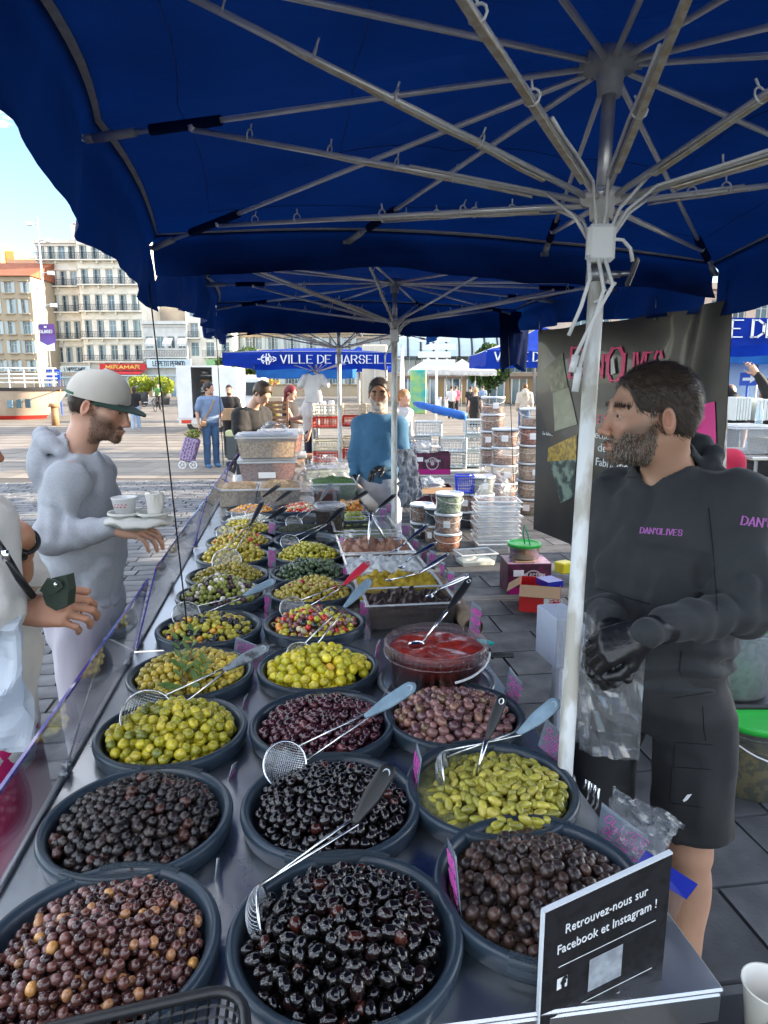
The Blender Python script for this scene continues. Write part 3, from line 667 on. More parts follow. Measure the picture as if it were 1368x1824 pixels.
# parasols
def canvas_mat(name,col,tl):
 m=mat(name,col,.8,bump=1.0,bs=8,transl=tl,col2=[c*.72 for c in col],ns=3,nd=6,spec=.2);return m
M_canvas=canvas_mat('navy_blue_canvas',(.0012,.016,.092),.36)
M_tape=mat('grey_webbing',(.52,.53,.54),.8,col2=(.40,.41,.43),ns=40,bump=.3,bs=300)
M_alu=mat('aluminium_tube',(.86,.87,.88),.28,.3,col2=(.76,.76,.75),ns=14)
M_led=mat('yellowed_led_strip',(.66,.65,.56),.4,col2=(.54,.46,.32),ns=50,nstr=1.6)
M_greyhub=mat('grey_cast_hub',(.42,.45,.47),.45)
def lerp(a,b,t):return Vector(a)*(1-t)+Vector(b)*t
parent_sj={}
def parasol(name,label,base,hub,ends,run_z,sf=.74,drop=(.24,.24,.24,.24),rich=True,canvas=None,polemat=None,pole_r=.0165,foot=0.0,wav=.03,hemw=.08,arch=.0,seed=0,strip=(),sidearch=.035,group='blue market parasols over the stalls',collar=True,tips=True):
 """ends: the 12 rib ends, counter-clockwise, corners at 0, 3, 6, 9"""
 canvas=canvas or M_canvas;polemat=polemat or M_whitepaint
 base=Vector(base);hub=Vector(hub);t=thing(name,label,'parasol',(base.x,base.y,foot),0,group)
 ax=(hub-base).normalized();low=base+ax*((foot-base.z)/ax.z)
 rs=random.Random(seed);mid=base+ax*((run_z-base.z)/ax.z)
 mb=MB();n=24;pts=[lerp(low,mid,i/6)for i in range(7)];mb.tube(pts,pole_r,20);mb.build('pole',polemat,t,True)
 mb=MB();mb.cyl(mid+ax*.002,hub-ax*.03,pole_r*.86,n=18);mb.build('upper_pole',M_zinc,t,True)
 mb=MB();mb.lathe([(0,-.06),(.024,-.06),(.028,-.02),(.027,-.012),(.055,-.008),(.062,.004),(.055,.02),(0,.022)],hub,20)
 for i in range(12):
  a=2*math.pi*i/12;mb.box(hub+Vector((math.cos(a)*.057,math.sin(a)*.057,.004)),(.016,.009,.022),rot=a)
 mb.build('hub',M_greyhub,t,True)
 mb=MB();mb.lathe([(pole_r+.002,-.03),(pole_r+.007,-.03),(pole_r+.009,0),(.042,.004),(.048,.014),(.042,.026),(pole_r+.002,.03)],mid,20);mb.build('runner',M_alu,t,True)
 ends=[Vector(e)for e in ends];C12=len(ends)
 for i,e in enumerate(ends):
  d=(e-hub);dn=d.normalized();r=.0068
  mb=MB();mb.cyl(hub+dn*.055,hub+dn*(d.length-.10),r,n=8);mb.build('rib',M_alu,t,True)
  sj=hub+d*sf;parent_sj.setdefault(t.name,[]).append(sj)
  mb=MB();st=mid+(sj-mid).normalized()*.045;mb.cyl(st,sj-Vector((0,0,.012)),r,n=8)
  if rich:mb.ell(sj-Vector((0,0,.006)),.013,8)
  mb.build('strut',M_alu,t,True)
  if rich:
   mb=MB();mb.cyl(hub+dn*(d.length-.13),hub+dn*(d.length-.015),.011,.013,8);mb.box(e,(.03,.03,.012),rot=math.atan2(dn.y,dn.x));mb.build('rib_tip',mat('grey_tip_plastic',(.42,.44,.45),.5),t,True)
   mb=MB();q=hub+d*(sf-.06);q2=hub+d*(sf+.09);mb.cyl(q,q2,r+.006,r+.007,8);mb.build('pocket',canvas,t,True)
  if i in strip:
   v=(sj-st);vn=v.normalized();sd_=vn.cross(Vector((0,0,1))).normalized()
   dn_=-sd_.cross(vn).normalized();dn_=dn_ if dn_.z<0 else-dn_
   mb=MB();a0=st+vn*.10+dn_*(r+.002);k=10;L_=v.length*rs.uniform(.55,.8)
   pts=[a0+vn*(L_*j/k)+dn_*rs.uniform(0,.003)for j in range(k+1)]
   for j in range(k):
    a,b=pts[j],pts[j+1];w_=sd_*.006;h_=dn_*.003;mb.add([a-w_,a+w_,b+w_,b-w_,a-w_+h_,a+w_+h_,b+w_+h_,b-w_+h_],[(4,5,6,7),(0,1,5,4),(1,2,6,5),(2,3,7,6),(3,0,4,7)])
   mb.build('led_strip',M_led,t)
   for u in[x*.2+rs.uniform(0,.12)for x in range(1,5)]:
    p=st+v*u;mb=MB();ring=[]
    for a in range(10):
     an=2*math.pi*a/10;ring.append(p+(sd_*math.cos(an)+dn_*math.sin(an))*(r+.006))
    mb.tube(ring,.0022,5,closed=True);mb.tube([p-dn_*(r+.004),p-dn_*(r+.019)+sd_*rs.uniform(-.01,.01)],.0022,5);mb.build('cable_tie',M_cable,t,True)
 nz_=lambda p,a,sc:a*float(vnoise(np.array([p[:]]),sc,seed)[0])
 peak=hub+Vector((0,0,.05));mb=MB();nu,nv=8,12;per=[]
 def edge(i,u):
  a,b=ends[i],ends[(i+1)%C12];p=lerp(a,b,u);s4=4*u*(1-u);c=lerp(hub,p,1);inn=(Vector((hub.x,hub.y,p.z))-p);inn.z=0
  return p+inn.normalized()*sidearch*s4+Vector((0,0,.018+arch*s4))
 for i in range(C12):
  a,b=ends[i],ends[(i+1)%C12]
  def fn(u,v,i=i):
   e=edge(i,u);r0=peak;p=lerp(r0,e,v);s4=4*u*(1-u)*v*(1-v)*1.6
   p=p+Vector((0,0,.022+.018*s4*2-.0*v));return p+Vector((0,0,.010*n1((p.x*1.2,p.y*4,p.z),2.5,seed)*s4))
  mb.grid(fn,nu,nv)
  per+=[edge(i,k/nu)for k in range(nu)]
 mb.build('canopy',canvas,t,True)
 if rich:
  for i in range(C12):
   for vv in(.45,.80):
    mb=MB();mb.tube([lerp(peak,edge(i,k/6),vv)+Vector((0,0,.018+.018*(4*(k/6)*(1-k/6)*vv*(1-vv)*1.6)*2+.010*n1((0,0,0),1,0)))for k in range(7)],.0012,4);mb.build('stitched_seam',mat('blue_stitch',(.02,.06,.22),.8),t)
 mb=MB();n=len(per);vs=[];fs=[]
 for i,p in enumerate(per):
  inn=Vector((hub.x-p.x,hub.y-p.y,0)).normalized();q=p+inn*.012+Vector((0,0,.026));vs+=[q+Vector((0,0,-.004)),q+inn*.026+Vector((0,0,-.002)),q+inn*.026+Vector((0,0,.004)),q+Vector((0,0,.003))]
 for i in range(n):
  j=(i+1)%n
  for k in range(4):fs.append((i*4+k,i*4+(k+1)%4,j*4+(k+1)%4,j*4+k))
 mb.add(vs,fs);mb.build('edge_webbing',M_tape,t)
 for sidx in range(4):
  dr=drop[sidx]
  if dr<=0:continue
  seg=[per[(sidx*3*nu+k)%n]for k in range(3*nu+1)];fine=[]
  for k in range(len(seg)-1):
   for f in range(3):fine.append(lerp(seg[k],seg[k+1],f/3))
  fine.append(seg[-1]);m=len(fine)-1;out=((seg[0]+seg[-1])/2-Vector((hub.x,hub.y,seg[0].z)));out.z=0;out.normalize()
  mb=MB()
  def fv(u,v):
   p=fine[min(m,int(round(u*m)))];w1=f1((p.x*1.0,p.y,v*.25),3.2,seed+sidx)
   hem=1+hemw*math.sin(u*13+seed)*.6+hemw*.7*n1((u*7,seed,0),1,seed)
   return p+out*((-.022 if v==0 else .010)+wav*w1*v+wav*.3*math.sin(u*40)*v)+Vector((0,0,-dr*v*hem+.026))
  mb.grid(fv,m,8);mb.build('valance',canvas,t,True)
 return t,mid,ax
def rect_ends(c,ru,hw,hd,z,zm=0.0):
 u=Vector((math.cos(ru),math.sin(ru),0));v=Vector((-math.sin(ru),math.cos(ru),0));c=Vector((c[0],c[1],0));P=[]
 cs=[(-1,-1),(1,-1),(1,1),(-1,1)]
 for i in range(4):
  a,b=cs[i],cs[(i+1)%4]
  for k in range(3):
   s=k/3;x=a[0]+(b[0]-a[0])*s;y=a[1]+(b[1]-a[1])*s;P.append(c+u*x*hw+v*y*hd+Vector((0,0,z+(zm if k else 0))))
 return P
e1=[(-.47,-.02,2.26),(.27,.08,2.34),(1.0,.18,2.33),(1.75,.29,2.22),(1.64,1.20,2.30),(1.50,2.1,2.27),(1.37,2.965,2.18),(.637,2.86,2.24),(-.14,2.752,2.265),(-.85,2.65,2.225),(-.737,1.852,2.335),(-.625,1.12,2.38)]
base1=CW(1.285,.575,CZ);hub1=Vector((.469,1.56,2.38))
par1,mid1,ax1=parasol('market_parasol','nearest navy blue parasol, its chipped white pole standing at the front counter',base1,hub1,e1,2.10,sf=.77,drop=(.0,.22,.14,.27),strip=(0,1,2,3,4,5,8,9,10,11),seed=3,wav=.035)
def wires(parent,mid,ax,k,n=9,r=.0036,rad=.30,seed=1):
 rs=random.Random(seed);mb=MB()
 for i,sj in enumerate(parent_sj[parent.name][:n]):
  v=sj-mid;vn=v.normalized();sd_=vn.cross(Vector((0,0,1))).normalized()*(.011 if i%2 else-.011);p0=mid+ax*-.07+Vector((vn.x,vn.y,0)).normalized()*.024;L_=rs.uniform(.22,.5);pts=[mid+Vector((vn.x,vn.y,0)).normalized()*.055+Vector((0,0,-.02)),mid+vn*.12+sd_]+[mid+vn*(.12+L_*k_/4)+sd_*rs.uniform(.7,1.1)for k_ in range(1,5)]
  mb.tube([p0]+pts,r,6)
 mb.build('cable',M_cable,parent,True)
wires(par1,mid1,ax1,1,11)
mb=MB();q=mid1-ax1*.085+Vector((-.005,-.026,0));mb.box(q,(.058,.026,.075),bev=.008);mb.build('junction_box',M_white,par1)
mb=MB();q2=mid1-ax1*.145;mb.cyl(q2-ax1*.017,q2+ax1*.017,.023,n=18);mb.box(q2+Vector((.03,-.008,0)),(.03,.016,.012));mb.build('clamp_collar',M_steel_dark,par1,True)
mb=MB();mb.cyl(q2+Vector((.03,-.008,0)),q2+Vector((.065,-.014,.002)),.005);mb.box(q2+Vector((.068,-.014,.004)),(.012,.01,.062),rot=Euler((.0,.35,.2)).to_matrix(),bev=.004);mb.build('wing_knob',M_steel_dark,par1,True)
mb=MB()
b0=mid1-ax1*.11+Vector((-.01,-.03,0))
for dx,L_,sw in((-.02,.16,-.035),(.0,.23,-.03),(.012,.20,-.05)):
 mb.tube([b0+Vector((dx,0,0)),b0+Vector((dx*1.5+.012,-.012,-L_*.3)),b0+Vector((dx+sw*.4,-.015,-L_*.65)),b0+Vector((dx+sw,-.01,-L_))],.0042,6)
mb.cyl(b0+Vector((-.03,-.01,-.225)),b0+Vector((-.036,-.01,-.275)),.0085,.0075,8);mb.cyl(b0+Vector((-.038,-.01,-.20)),b0+Vector((-.045,-.01,-.235)),.008,.007,8)
ring=[mid1-ax1*.11+Vector((.03+.035*math.cos(a),-.02,-.01+.045*math.sin(a)))for a in[i*.6 for i in range(9)]]
mb.tube(ring,.004,6);ring=[mid1-ax1*.18+Vector((.024*math.cos(a),.024*math.sin(a),.0+.012*a))for a in[i*.6-2 for i in range(8)]];mb.tube(ring,.0035,6)
mb.build('loose_plug_cable',M_cable,par1,True)
mb=MB();mb.cyl(base1,base1+ax1*.02,.027,.022,20);mb.build('pole_sleeve',M_steel_dark,par1,True)
e2=[(-.86,2.76,2.235),(-.12,2.86,2.27),(.63,2.96,2.24),(1.38,3.07,2.165),(1.26,3.9,2.24),(1.14,4.7,2.27),(1.03,5.5,2.26),(.29,5.34,2.29),(-.45,5.18,2.29),(-1.186,5.02,2.26),(-1.08,4.27,2.32),(-.97,3.5,2.32)]
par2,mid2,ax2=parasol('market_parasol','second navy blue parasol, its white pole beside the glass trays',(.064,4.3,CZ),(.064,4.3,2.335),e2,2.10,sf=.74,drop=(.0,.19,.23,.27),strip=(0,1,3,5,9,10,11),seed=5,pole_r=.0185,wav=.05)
wires(par2,mid2,ax2,2,7,.004,.2,5)
mb=MB();mb.box(mid2+Vector((0,-.03,-.075)),(.055,.03,.08),bev=.008);mb.build('junction_box',M_white,par2)
mb=MB();mb.tube([mid2+Vector((-.01,-.03,-.1)),mid2+Vector((-.06,-.03,-.2)),mid2+Vector((-.05,-.03,-.33))],.005,6);mb.build('loose_plug_cable',M_cable,par2,True)
P0=Vector((1.0,5.45,2.26));mb=MB()
def bf(u,v):
 a=2*math.pi*u;r=.10+.02*math.sin(3*a+1)*v+.01*math.sin(7*a+4*v);bot=.42+.03*math.sin(2*a+1)
 return P0+Vector((math.cos(a)*r*(1.05-.12*v),math.sin(a)*r*.5,-bot*v+.02))
mb.grid(bf,28,10);mb.build('bunched_valance',M_canvas,par2,True)
e3=rect_ends((-.43,6.7),R(9),1.12,1.28,2.25,.03)
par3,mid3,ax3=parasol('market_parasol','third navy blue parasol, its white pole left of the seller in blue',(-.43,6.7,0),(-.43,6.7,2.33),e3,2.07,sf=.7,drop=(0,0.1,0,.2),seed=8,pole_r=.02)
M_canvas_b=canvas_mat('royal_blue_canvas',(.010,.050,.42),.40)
e4=rect_ends((-1.0,10.3),R(2),1.10,1.3,2.10,.01)
par4,mid4,ax4=parasol('lettered_parasol','royal blue parasol whose valance reads VILLE DE MARSEILLE, behind the nut boxes',(-1.0,10.3,0),(-1.0,10.3,2.19),e4,1.92,sf=.6,drop=(.165,.165,.165,.165),seed=9,canvas=M_canvas_b,pole_r=.02,wav=.008,rich=False,sidearch=0)
M_wletter=mat('white_lettering',(.78,.80,.82),.7)
mb=MB();O=e4[0]+Vector((.74,-.045,-.095));letter(mb,'VILLE DE MARSEILLE',O,e4[3]-e4[0],(0,0,1),.098,.014,serif=True,maxw=1.50,wd=.72);mb.build('lettering',M_wletter,par4)
mb=MB();O=e4[0]+Vector((.57,-.045,-.045))
for i in range(14):
 a=i*.45;mb.box(O+Vector((math.cos(a)*.10*(1 if i%2 else .6),0,math.sin(a)*.045)),(.05,.004,.012),rot=Euler((0,a,0)).to_matrix())
mb.box(O,(.05,.004,.05));mb.build('crest',M_wletter,par4)
def cord(pts,label,r=.0022,m=None):
 mb=MB();mb.tube(pts,r,6);return one(mb,'cord',m or mat('black_cord',(.01,.01,.012),.8),label,'cord',smooth=True)
cord([Vector((-.87,2.63,2.2)),atZ(333,1112,.96)],'black cord hanging from the canopy corner down to the olive sprig',.0026)
cord([Vector((-1.19,5.0,2.2)),atY(398,828,5.0)],'black cord hanging from the second parasol beside the nut boxes',.003)
cord([Vector((.95,5.4,2.1)),atY(915,868,5.3)],'thin dark cord hanging in front of the stacked buckets',.003)
# skimmers, ladles and spoons
def grip_bar(mb,S,E,w_=.029,th=.013,hole=True,mi=0,ring=1,nrm=None):
 S=Vector(S);E=Vector(E);d=(E-S);L_=d.length;d.normalize();sd_=d.cross(nrm or Vector((0,0,1)))
 if sd_.length<.05:sd_=d.cross(Vector((0,1,0)))
 sd_.normalize();up=sd_.cross(d).normalized();n=14;vs=[];k=14
 for i in range(k+1):
  u=i/k;w2=w_*(.36+.64*min(1,u*2.2))if u<.5 else w_;
  if u>.86:w2=w_*math.sqrt(max(.0,1-((u-.86)/.145)**2))
  t2=th*(1 if u<.8 else 1-.45*(u-.8)/.2)*(.75+.25*min(1,u*5))
  for j in range(n):
   a=2*math.pi*j/n;ca,sa=math.cos(a),math.sin(a);x=math.copysign(abs(ca)**.6,ca)*w2/2;y=math.copysign(abs(sa)**.6,sa)*t2/2
   vs.append(S+d*(L_*u)+sd_*x+up*y)
 fs=[(i*n+j,i*n+(j+1)%n,(i+1)*n+(j+1)%n,(i+1)*n+j)for i in range(k)for j in range(n)]+[tuple(range(n))[::-1],tuple(k*n+j for j in range(n))]
 mb.add(vs,fs,mi);return d,sd_,up
def hole_ring(S,E,up,sd_,w_=.029):
 mb=MB();S=Vector(S);E=Vector(E);d=(E-S).normalized();c=E-d*w_*.62
 for s in(1,-1):
  cc=c+up*(.0042*s);pts=[cc+(d*math.cos(a)*1.35+sd_*math.sin(a))*w_*.20 for a in[i*math.pi/6 for i in range(12)]];mb.tube(pts,.0018,5,closed=True)
  mb.add([cc+(d*math.cos(a)*1.3+sd_*math.sin(a))*w_*.17+up*(.0006*s)for a in[i*math.pi/6 for i in range(12)]],[tuple(range(12))],1)
 return mb
def skimmer(label,B,r,nrm,S,E,hm,gl=None,fine=10,depth=.42,wr=.0019,hang=(.6,.6)):
 """B basket centre, nrm opening direction, S..E grip"""
 B=Vector(B);S=Vector(S);E=Vector(E);nrm=Vector(nrm).normalized();t=thing('skimmer',label,'skimmer',B,0,'wire skimmers in the olives')
 hd=(S-B);hp=(hd-nrm*hd.dot(nrm)).normalized();sp=nrm.cross(hp).normalized()
 mb=MB();mb.tube([B+(hp*math.cos(a)+sp*math.sin(a))*r for a in[i*2*math.pi/36 for i in range(36)]],.0024,6,closed=True);mb.build('rim',M_chrome,t,True)
 mb=MB()
 for i in range(-fine,fine+1):
  q=i/(fine+.6)
  if abs(q)>=.98:continue
  for a,b in((1,1),(1,-1)):
   e1_=(hp+sp*b).normalized();e2_=(hp-sp*b).normalized();pts=[];hl=math.sqrt(1-q*q)
   for k in range(9):
    s=-hl+2*hl*k/8;rr=q*q+s*s;pts.append(B+e1_*(q*r)+e2_*(s*r)-nrm*(r*depth*2*(1-rr)**.6*.62 if rr<1 else 0))
   mb.tube(pts,wr*.42,3,cap=False)
 mb.build('wire_mesh',M_chrome,t,True)
 gd=(E-S).normalized();gs=gd.cross(Vector((0,0,1)));gs=gs.normalized()if gs.length>.05 else sp
 if gs.dot(sp)<0:gs=-gs
 mb=MB()
 for s in(-1,1):
  a=B+(hp*.93+sp*.36*s).normalized()*r;b=S+gs*(.0085*s)+gd*.004;mb.tube([a,lerp(a,b,.5),b],.0021,6)
 mb.build('wire_handle',M_chrome,t,True)
 mb=MB();w_=.030;d,sd_,up=grip_bar(mb,S,E,w_,nrm=Vector((0,-.75,.66)));g_=mb.build('grip',hm,t,True);hole_ring(S,E,up,sd_,w_).build('hanging_hole',[gl or mat('pale_rim',(.42,.48,.52),.4),mat('hole_dark',(.02,.02,.02),.8)],g_,True)
 return t
V3=Vector
def Z(x,y,z):return atZ(x,y,z)
skimmer('wire skimmer with a black grip, standing in the nearest middle basin',Z(472,1632,.918),.046,(.95,.1,.22),Z(630,1468,1.03),Z(698,1362,1.10),M_black,depth=.5)
skimmer('wire skimmer with a grey-blue grip reaching over the purple olives',Z(508,1362,.945),.047,(.45,-.75,.55),Z(650,1277,1.02),Z(740,1219,1.07),M_greyblue)
skimmer('wire skimmer with a worn marbled grip over the plump green olives',Z(263,1275,.945),.062,(.35,-.7,.6),Z(398,1194,1.02),Z(479,1150,1.06),M_marble)
skimmer('wire skimmer with a grey-blue grip in the bright green olives',Z(535,1168,.935),.042,(.35,-.7,.6),Z(613,1082,1.03),Z(661,1032,1.09),M_greyblue)
skimmer('wire skimmer with a grey-blue grip sunk in the slender green olives',Z(795,1378,.915),.045,(.95,-.15,.2),Z(922,1308,.99),Z(996,1247,1.05),M_greyblue)
skimmer('wire skimmer with a red grip by the cocktail olives',Z(522,1085,.935),.048,(.35,-.7,.6),Z(612,1042,.99),Z(657,1001,1.04),M_red_sil)
skimmer('wire skimmer with a grey-blue grip over the garlic olives',Z(332,1095,.935),.048,(.3,-.75,.55),Z(433,1062,.97),Z(491,1033,1.01),M_greyblue)
skimmer('wire skimmer with a black grip resting on the cracked olives',Z(404,1000,.945),.065,(.1,-.75,.6),Z(446,935,1.02),Z(468,892,1.10),M_black)
skimmer('wire skimmer with a black grip in the nearly empty basin',Z(517,967,.93),.050,(.3,-.65,.65),Z(580,934,.98),Z(614,903,1.04),M_black,fine=8)
skimmer('wire skimmer with a grey grip in the capers',Z(524,932,.93),.050,(.3,-.65,.65),Z(570,892,.99),Z(590,860,1.06),mat('mid_grey_grip',(.15,.17,.18),.5),fine=8)
skimmer('wire skimmer with a black grip behind the pale green olives',Z(402,950,.93),.050,(.3,-.65,.65),Z(477,925,.97),Z(511,903,1.02),M_black,fine=8)
skimmer('wire skimmer with a long black grip in the orange lupin beans',Z(425,917,.93),.045,(.3,-.65,.65),Z(468,885,1.0),Z(499,863,1.06),M_black,fine=7)
skimmer('wire skimmer with a dark grip behind the lupin beans',Z(450,915,.93),.045,(.3,-.65,.65),Z(492,893,.98),Z(519,873,1.02),M_black,fine=7)
skimmer('wire skimmer with a black grip among the small trays of orange beans',Z(600,908,.95),.035,(.3,-.65,.65),Z(628,891,1.0),Z(657,874,1.04),M_black,fine=6)
def ladle(label,bowlc,S,E,hm=None,r=.030,steel=False,name='ladle',mid=None):
 bowlc=Vector(bowlc);S=Vector(S);E=Vector(E);t=thing(name,label,name,bowlc,0)
 mb=MB();k=6;n=14;d=(S-bowlc);d.z=0;d.normalize();sd_=Vector((-d.y,d.x,0));vs=[]
 for i in range(k+1):
  ph=math.pi/2*i/k
  for j in range(n):a=2*math.pi*j/n;vs.append(bowlc+(d*math.cos(a)*1.25+sd_*math.sin(a))*r*math.cos(ph)+Vector((0,0,-r*.45*math.sin(ph))))
 mb.add(vs,[(i*n+j,i*n+(j+1)%n,(i+1)*n+(j+1)%n,(i+1)*n+j)for i in range(k)for j in range(n)]);mb.build('scoop',M_chrome,t,True)
 mb=MB();pts=[bowlc+d*r*1.1]+([Vector(mid)]if mid else[])+[S+(E-S)*.02];mb.tube(pts,[.0035]*(len(pts)-1)+[.0055],8);mb.build('stem',M_chrome,t,True)
 mb=MB();dd,s2,up=grip_bar(mb,S,E,.024 if not steel else .021,.012,nrm=Vector((0,-.75,.66)));g_=mb.build('grip',M_chrome if steel else(hm or M_black),t,True);hole_ring(S,E,up,s2,.024).build('hanging_hole',[M_chrome,mat('hole_dark',(.02,.02,.02),.8)],g_,True)
 return t
ladle('steel ladle with a black grip in the slender green olives',Z(832,1402,.912),Z(866,1320,.99),Z(897,1238,1.07),r=.024)
ladle('long spoon with a black grip standing in the red harissa',Z(742,1146,.99),Z(795,1090,1.07),Z(839,1030,1.15),r=.02)
ladle('steel spoon at the yellow paste, leaning over the tray edge',Z(765,1062,.99),Z(780,1050,1.0),Z(836,1024,1.02),steel=True,r=.015,name='spoon')
ladle('steel spoon with a thin curved neck beside the white cheese',Z(693,1033,.99),Z(745,1022,1.0),Z(801,986,1.04),steel=True,r=.014,name='spoon')
ladle('steel spoon lying over the white cheese tray',Z(715,1010,.99),Z(730,994,1.0),Z(778,967,1.03),steel=True,r=.016,name='spoon')
ladle('farthest steel spoon, standing in the brown tuna paste',Z(705,980,.98),Z(722,966,1.0),Z(764,934,1.04),steel=True,r=.016,name='spoon')
ladle('black-gripped ladle beside the second pole',Z(655,925,.97),Z(674,905,1.02),Z(705,880,1.08),r=.02)
t=thing('tongs','open steel tongs propped like a letter A over the far tray','tongs',Z(672,950,1.0))
for a,b in(((655,978),(661,914)),((692,973),(661,914))):
 mb=MB();A=Z(a[0],a[1],.96);Bq=Z(b[0],b[1],1.12);mb.tube([A,lerp(A,Bq,.5)+V3((0,.01,.0)),Bq],[.006,.009,.007],6);mb.build('tong_arm',M_chrome,t,True)
# price cards
def card(label,q,lines,h=.9,tilt=0,col=None,cut=True,size=None,curve=.0,jit=.10,dirx=None,m=None):
 """q: four world corners bottom-left, bottom-right, top-right, top-left"""
 q=[Vector(p)for p in q];t=thing('price_card',label,'price card',(q[0]+q[1])/2,0,'handwritten price cards')
 X=(q[1]-q[0]).normalized();W_=(q[1]-q[0]).length;Yv=(q[3]-q[0]);H_=Yv.length;Yn=(Yv-X*Yv.dot(X)).normalized();Nn=X.cross(Yn)
 mb=MB()
 def fn(u,v):
  x=u*W_;y=v*H_;c=curve*math.sin(u*2.6+.4)*(v*v);return q[0]+X*x+Yn*y+X*(Yv.dot(X)*v)+Nn*c
 mb.grid(fn,8,8);n0=len(mb.v);mb.grid(lambda u,v:fn(u,v)-Nn*.0016,8,8)
 mb.f[-64:]=[tuple(reversed(f))for f in mb.f[-64:]]
 for a,b in[((i,0),(i+1,0))for i in range(8)]+[((8,j),(8,j+1))for j in range(8)]+[((i+1,8),(i,8))for i in range(8)]+[((0,j+1),(0,j))for j in range(8)]:
  ia=a[1]*9+a[0];ib=b[1]*9+b[0];mb.f.append((ia,ia+n0,ib+n0,ib));mb.m.append(0)
 mb.build('card',m or M_card,t,True)
 if lines:
  mb=MB();nL=len(lines);rs_=random.Random(hash(lines[0])%999)
  for i,ln in enumerate(lines):
   ht=H_*.60/nL if not size else size;y0=H_*(.90-.88*(i+1)/nL)+ht*.18
   O=q[0]+X*(W_*.09)+Yn*y0+X*(Yv.dot(X)*(y0/H_))+Nn*(.0012+curve*.55*((y0/H_)**2))
   mw=W_*(.84 if len(ln)>4 else .16*len(ln));letter(mb,ln,O,X+Yn*.05,Yn,ht,ht*.085,jit=jit*.6,maxw=mw,rs=rs_,wd=.7)
   if i<nL-1 and len(ln)>3:
    a=O-Yn*ht*.25+X*W_*.25;mb.box(a+X*W_*.15+Nn*.0005,(W_*.3,ht*.1,.001),rot=Matrix((X,Yn,Nn)).transposed())
  mb.build('handwriting',M_pink,t)
 return t
def facecard(label,px,Y,lines,**k):
 """px: four photo corners BL BR TR TL with depths"""
 return card(label,[atY(x,y,Y+dy)for(x,y,dy)in px],lines,**k)
facecard('grey card reading OLIVES DE NYONS at the nearest right basin',[(1061,1499,.0),(1143,1560,-.02),(1150,1497,-.015),(1065,1436,.0)],1.17,['OLIVES','DE NYONS','25€5/KG ABC'][:2]+['25€5/KG'],curve=.006)
facecard('grey card reading OLIVES DE LUCQUES beside the main pole',[(958,1328,.0),(1000,1370,-.01),(1004,1318,-.01),(966,1284,0)],1.42,['OLIVES','DE LUCQUES','24€/KG'],curve=.004)
facecard('grey card with pink writing seen aslant, right of the nearest black olives',[(806,1606,.0),(822,1648,-.09),(838,1586,-.09),(797,1500,.0)],1.04,['BOULES','A LA GRECQUE','18€/KG'])
facecard('slanting grey card at the rim of the second middle basin',[(733,1385,.0),(741,1417,-.06),(753,1352,-.06),(742,1322,.0)],1.36,['OLIVES','NOIRES'])
facecard('curled grey card reading DE TUNISIE behind the pinkish olives',[(898,1232,.0),(920,1262,-.02),(925,1218,-.02),(899,1193,0)],1.78,['AQUAM','DE TUNISIE','14€/KG'],curve=.004)
facecard('grey card with pink writing right of the red harissa tub',[(835,1122,0),(852,1136,-.02),(857,1088,-.02),(838,1073,0)],2.05,['HARISSA','MAISON','15€/KG'])
facecard('grey card reading CASSEES PICHOLINES AU FENOUIL left of the middle basins',[(415,1166,0),(468,1188,-.03),(474,1148,-.03),(420,1134,0)],2.06,['CASSÉES','PICHOLINES','AU FENOUIL'])
for lb,x,y,y2,w_,Yc in(('upright card seen almost edge-on beside the nearest left basin',374,1660,1542,14,1.05),('upright card seen edge-on beside the wrinkled black olives',398,1428,1356,20,1.36),('narrow curling card beside the plump green olives',427,1290,1232,12,1.70),('small card between the purple and the pinkish olives',680,1246,1214,15,1.78),('dark thin card at the edge of the bright green olives',665,1182,1134,10,2.0)):
 facecard(lb,[(x,y,.0),(x+w_*.6,y-12,.10),(x+w_*1.1,y2,.10),(x+w_*.7,y2+14,0)],Yc,['OLIVES','16€/KG'],m=mat('pale_card',(.46,.49,.52),.35))
for lb,x,y,w_,h_,Yc in(('purple-inked card left of the cherry pepper olives',471,1092,11,36,2.5),('tall grey card between the cracked and the teal-green olives',477,1010,14,36,3.0),('purple-inked card behind the pepper olives',478,950,12,22,3.75),('purple-inked card at the corner of the trays',605,985,6,34,3.4),('purple-inked card right of the cocktail olives',641,1105,12,36,2.45),('tall thin card by the tray of white cheese',611,1040,7,36,2.9),('purple-inked card on the far tray corner',716,952,13,20,4.0),('pink-inked card behind the steel spoon',735,985,9,26,3.5),('leaning pink-inked card right of the tuna paste',750,1000,10,28,3.3),('small white card with pink ink beside the cheese tray',764,1012,11,32,3.1),('pink-inked card right of the yellow paste',783,1028,9,28,2.8),('grey card with pink ink above the dark tapenade',797,1058,12,42,2.6),('pink-inked card by the second pole',676,925,12,22,4.4),('second pink-inked card by the second pole',688,912,10,18,4.5),('pink-inked card on the bag of green pistachios',603,876,12,24,5.2)):
 facecard(lb,[(x,y,0),(x+w_,y+3,-.03),(x+w_+2,y-h_+2,-.03),(x+1,y-h_,0)],Yc,['OLIVE','15€']if w_<12 else['OLIVES','VERTES','15€'])
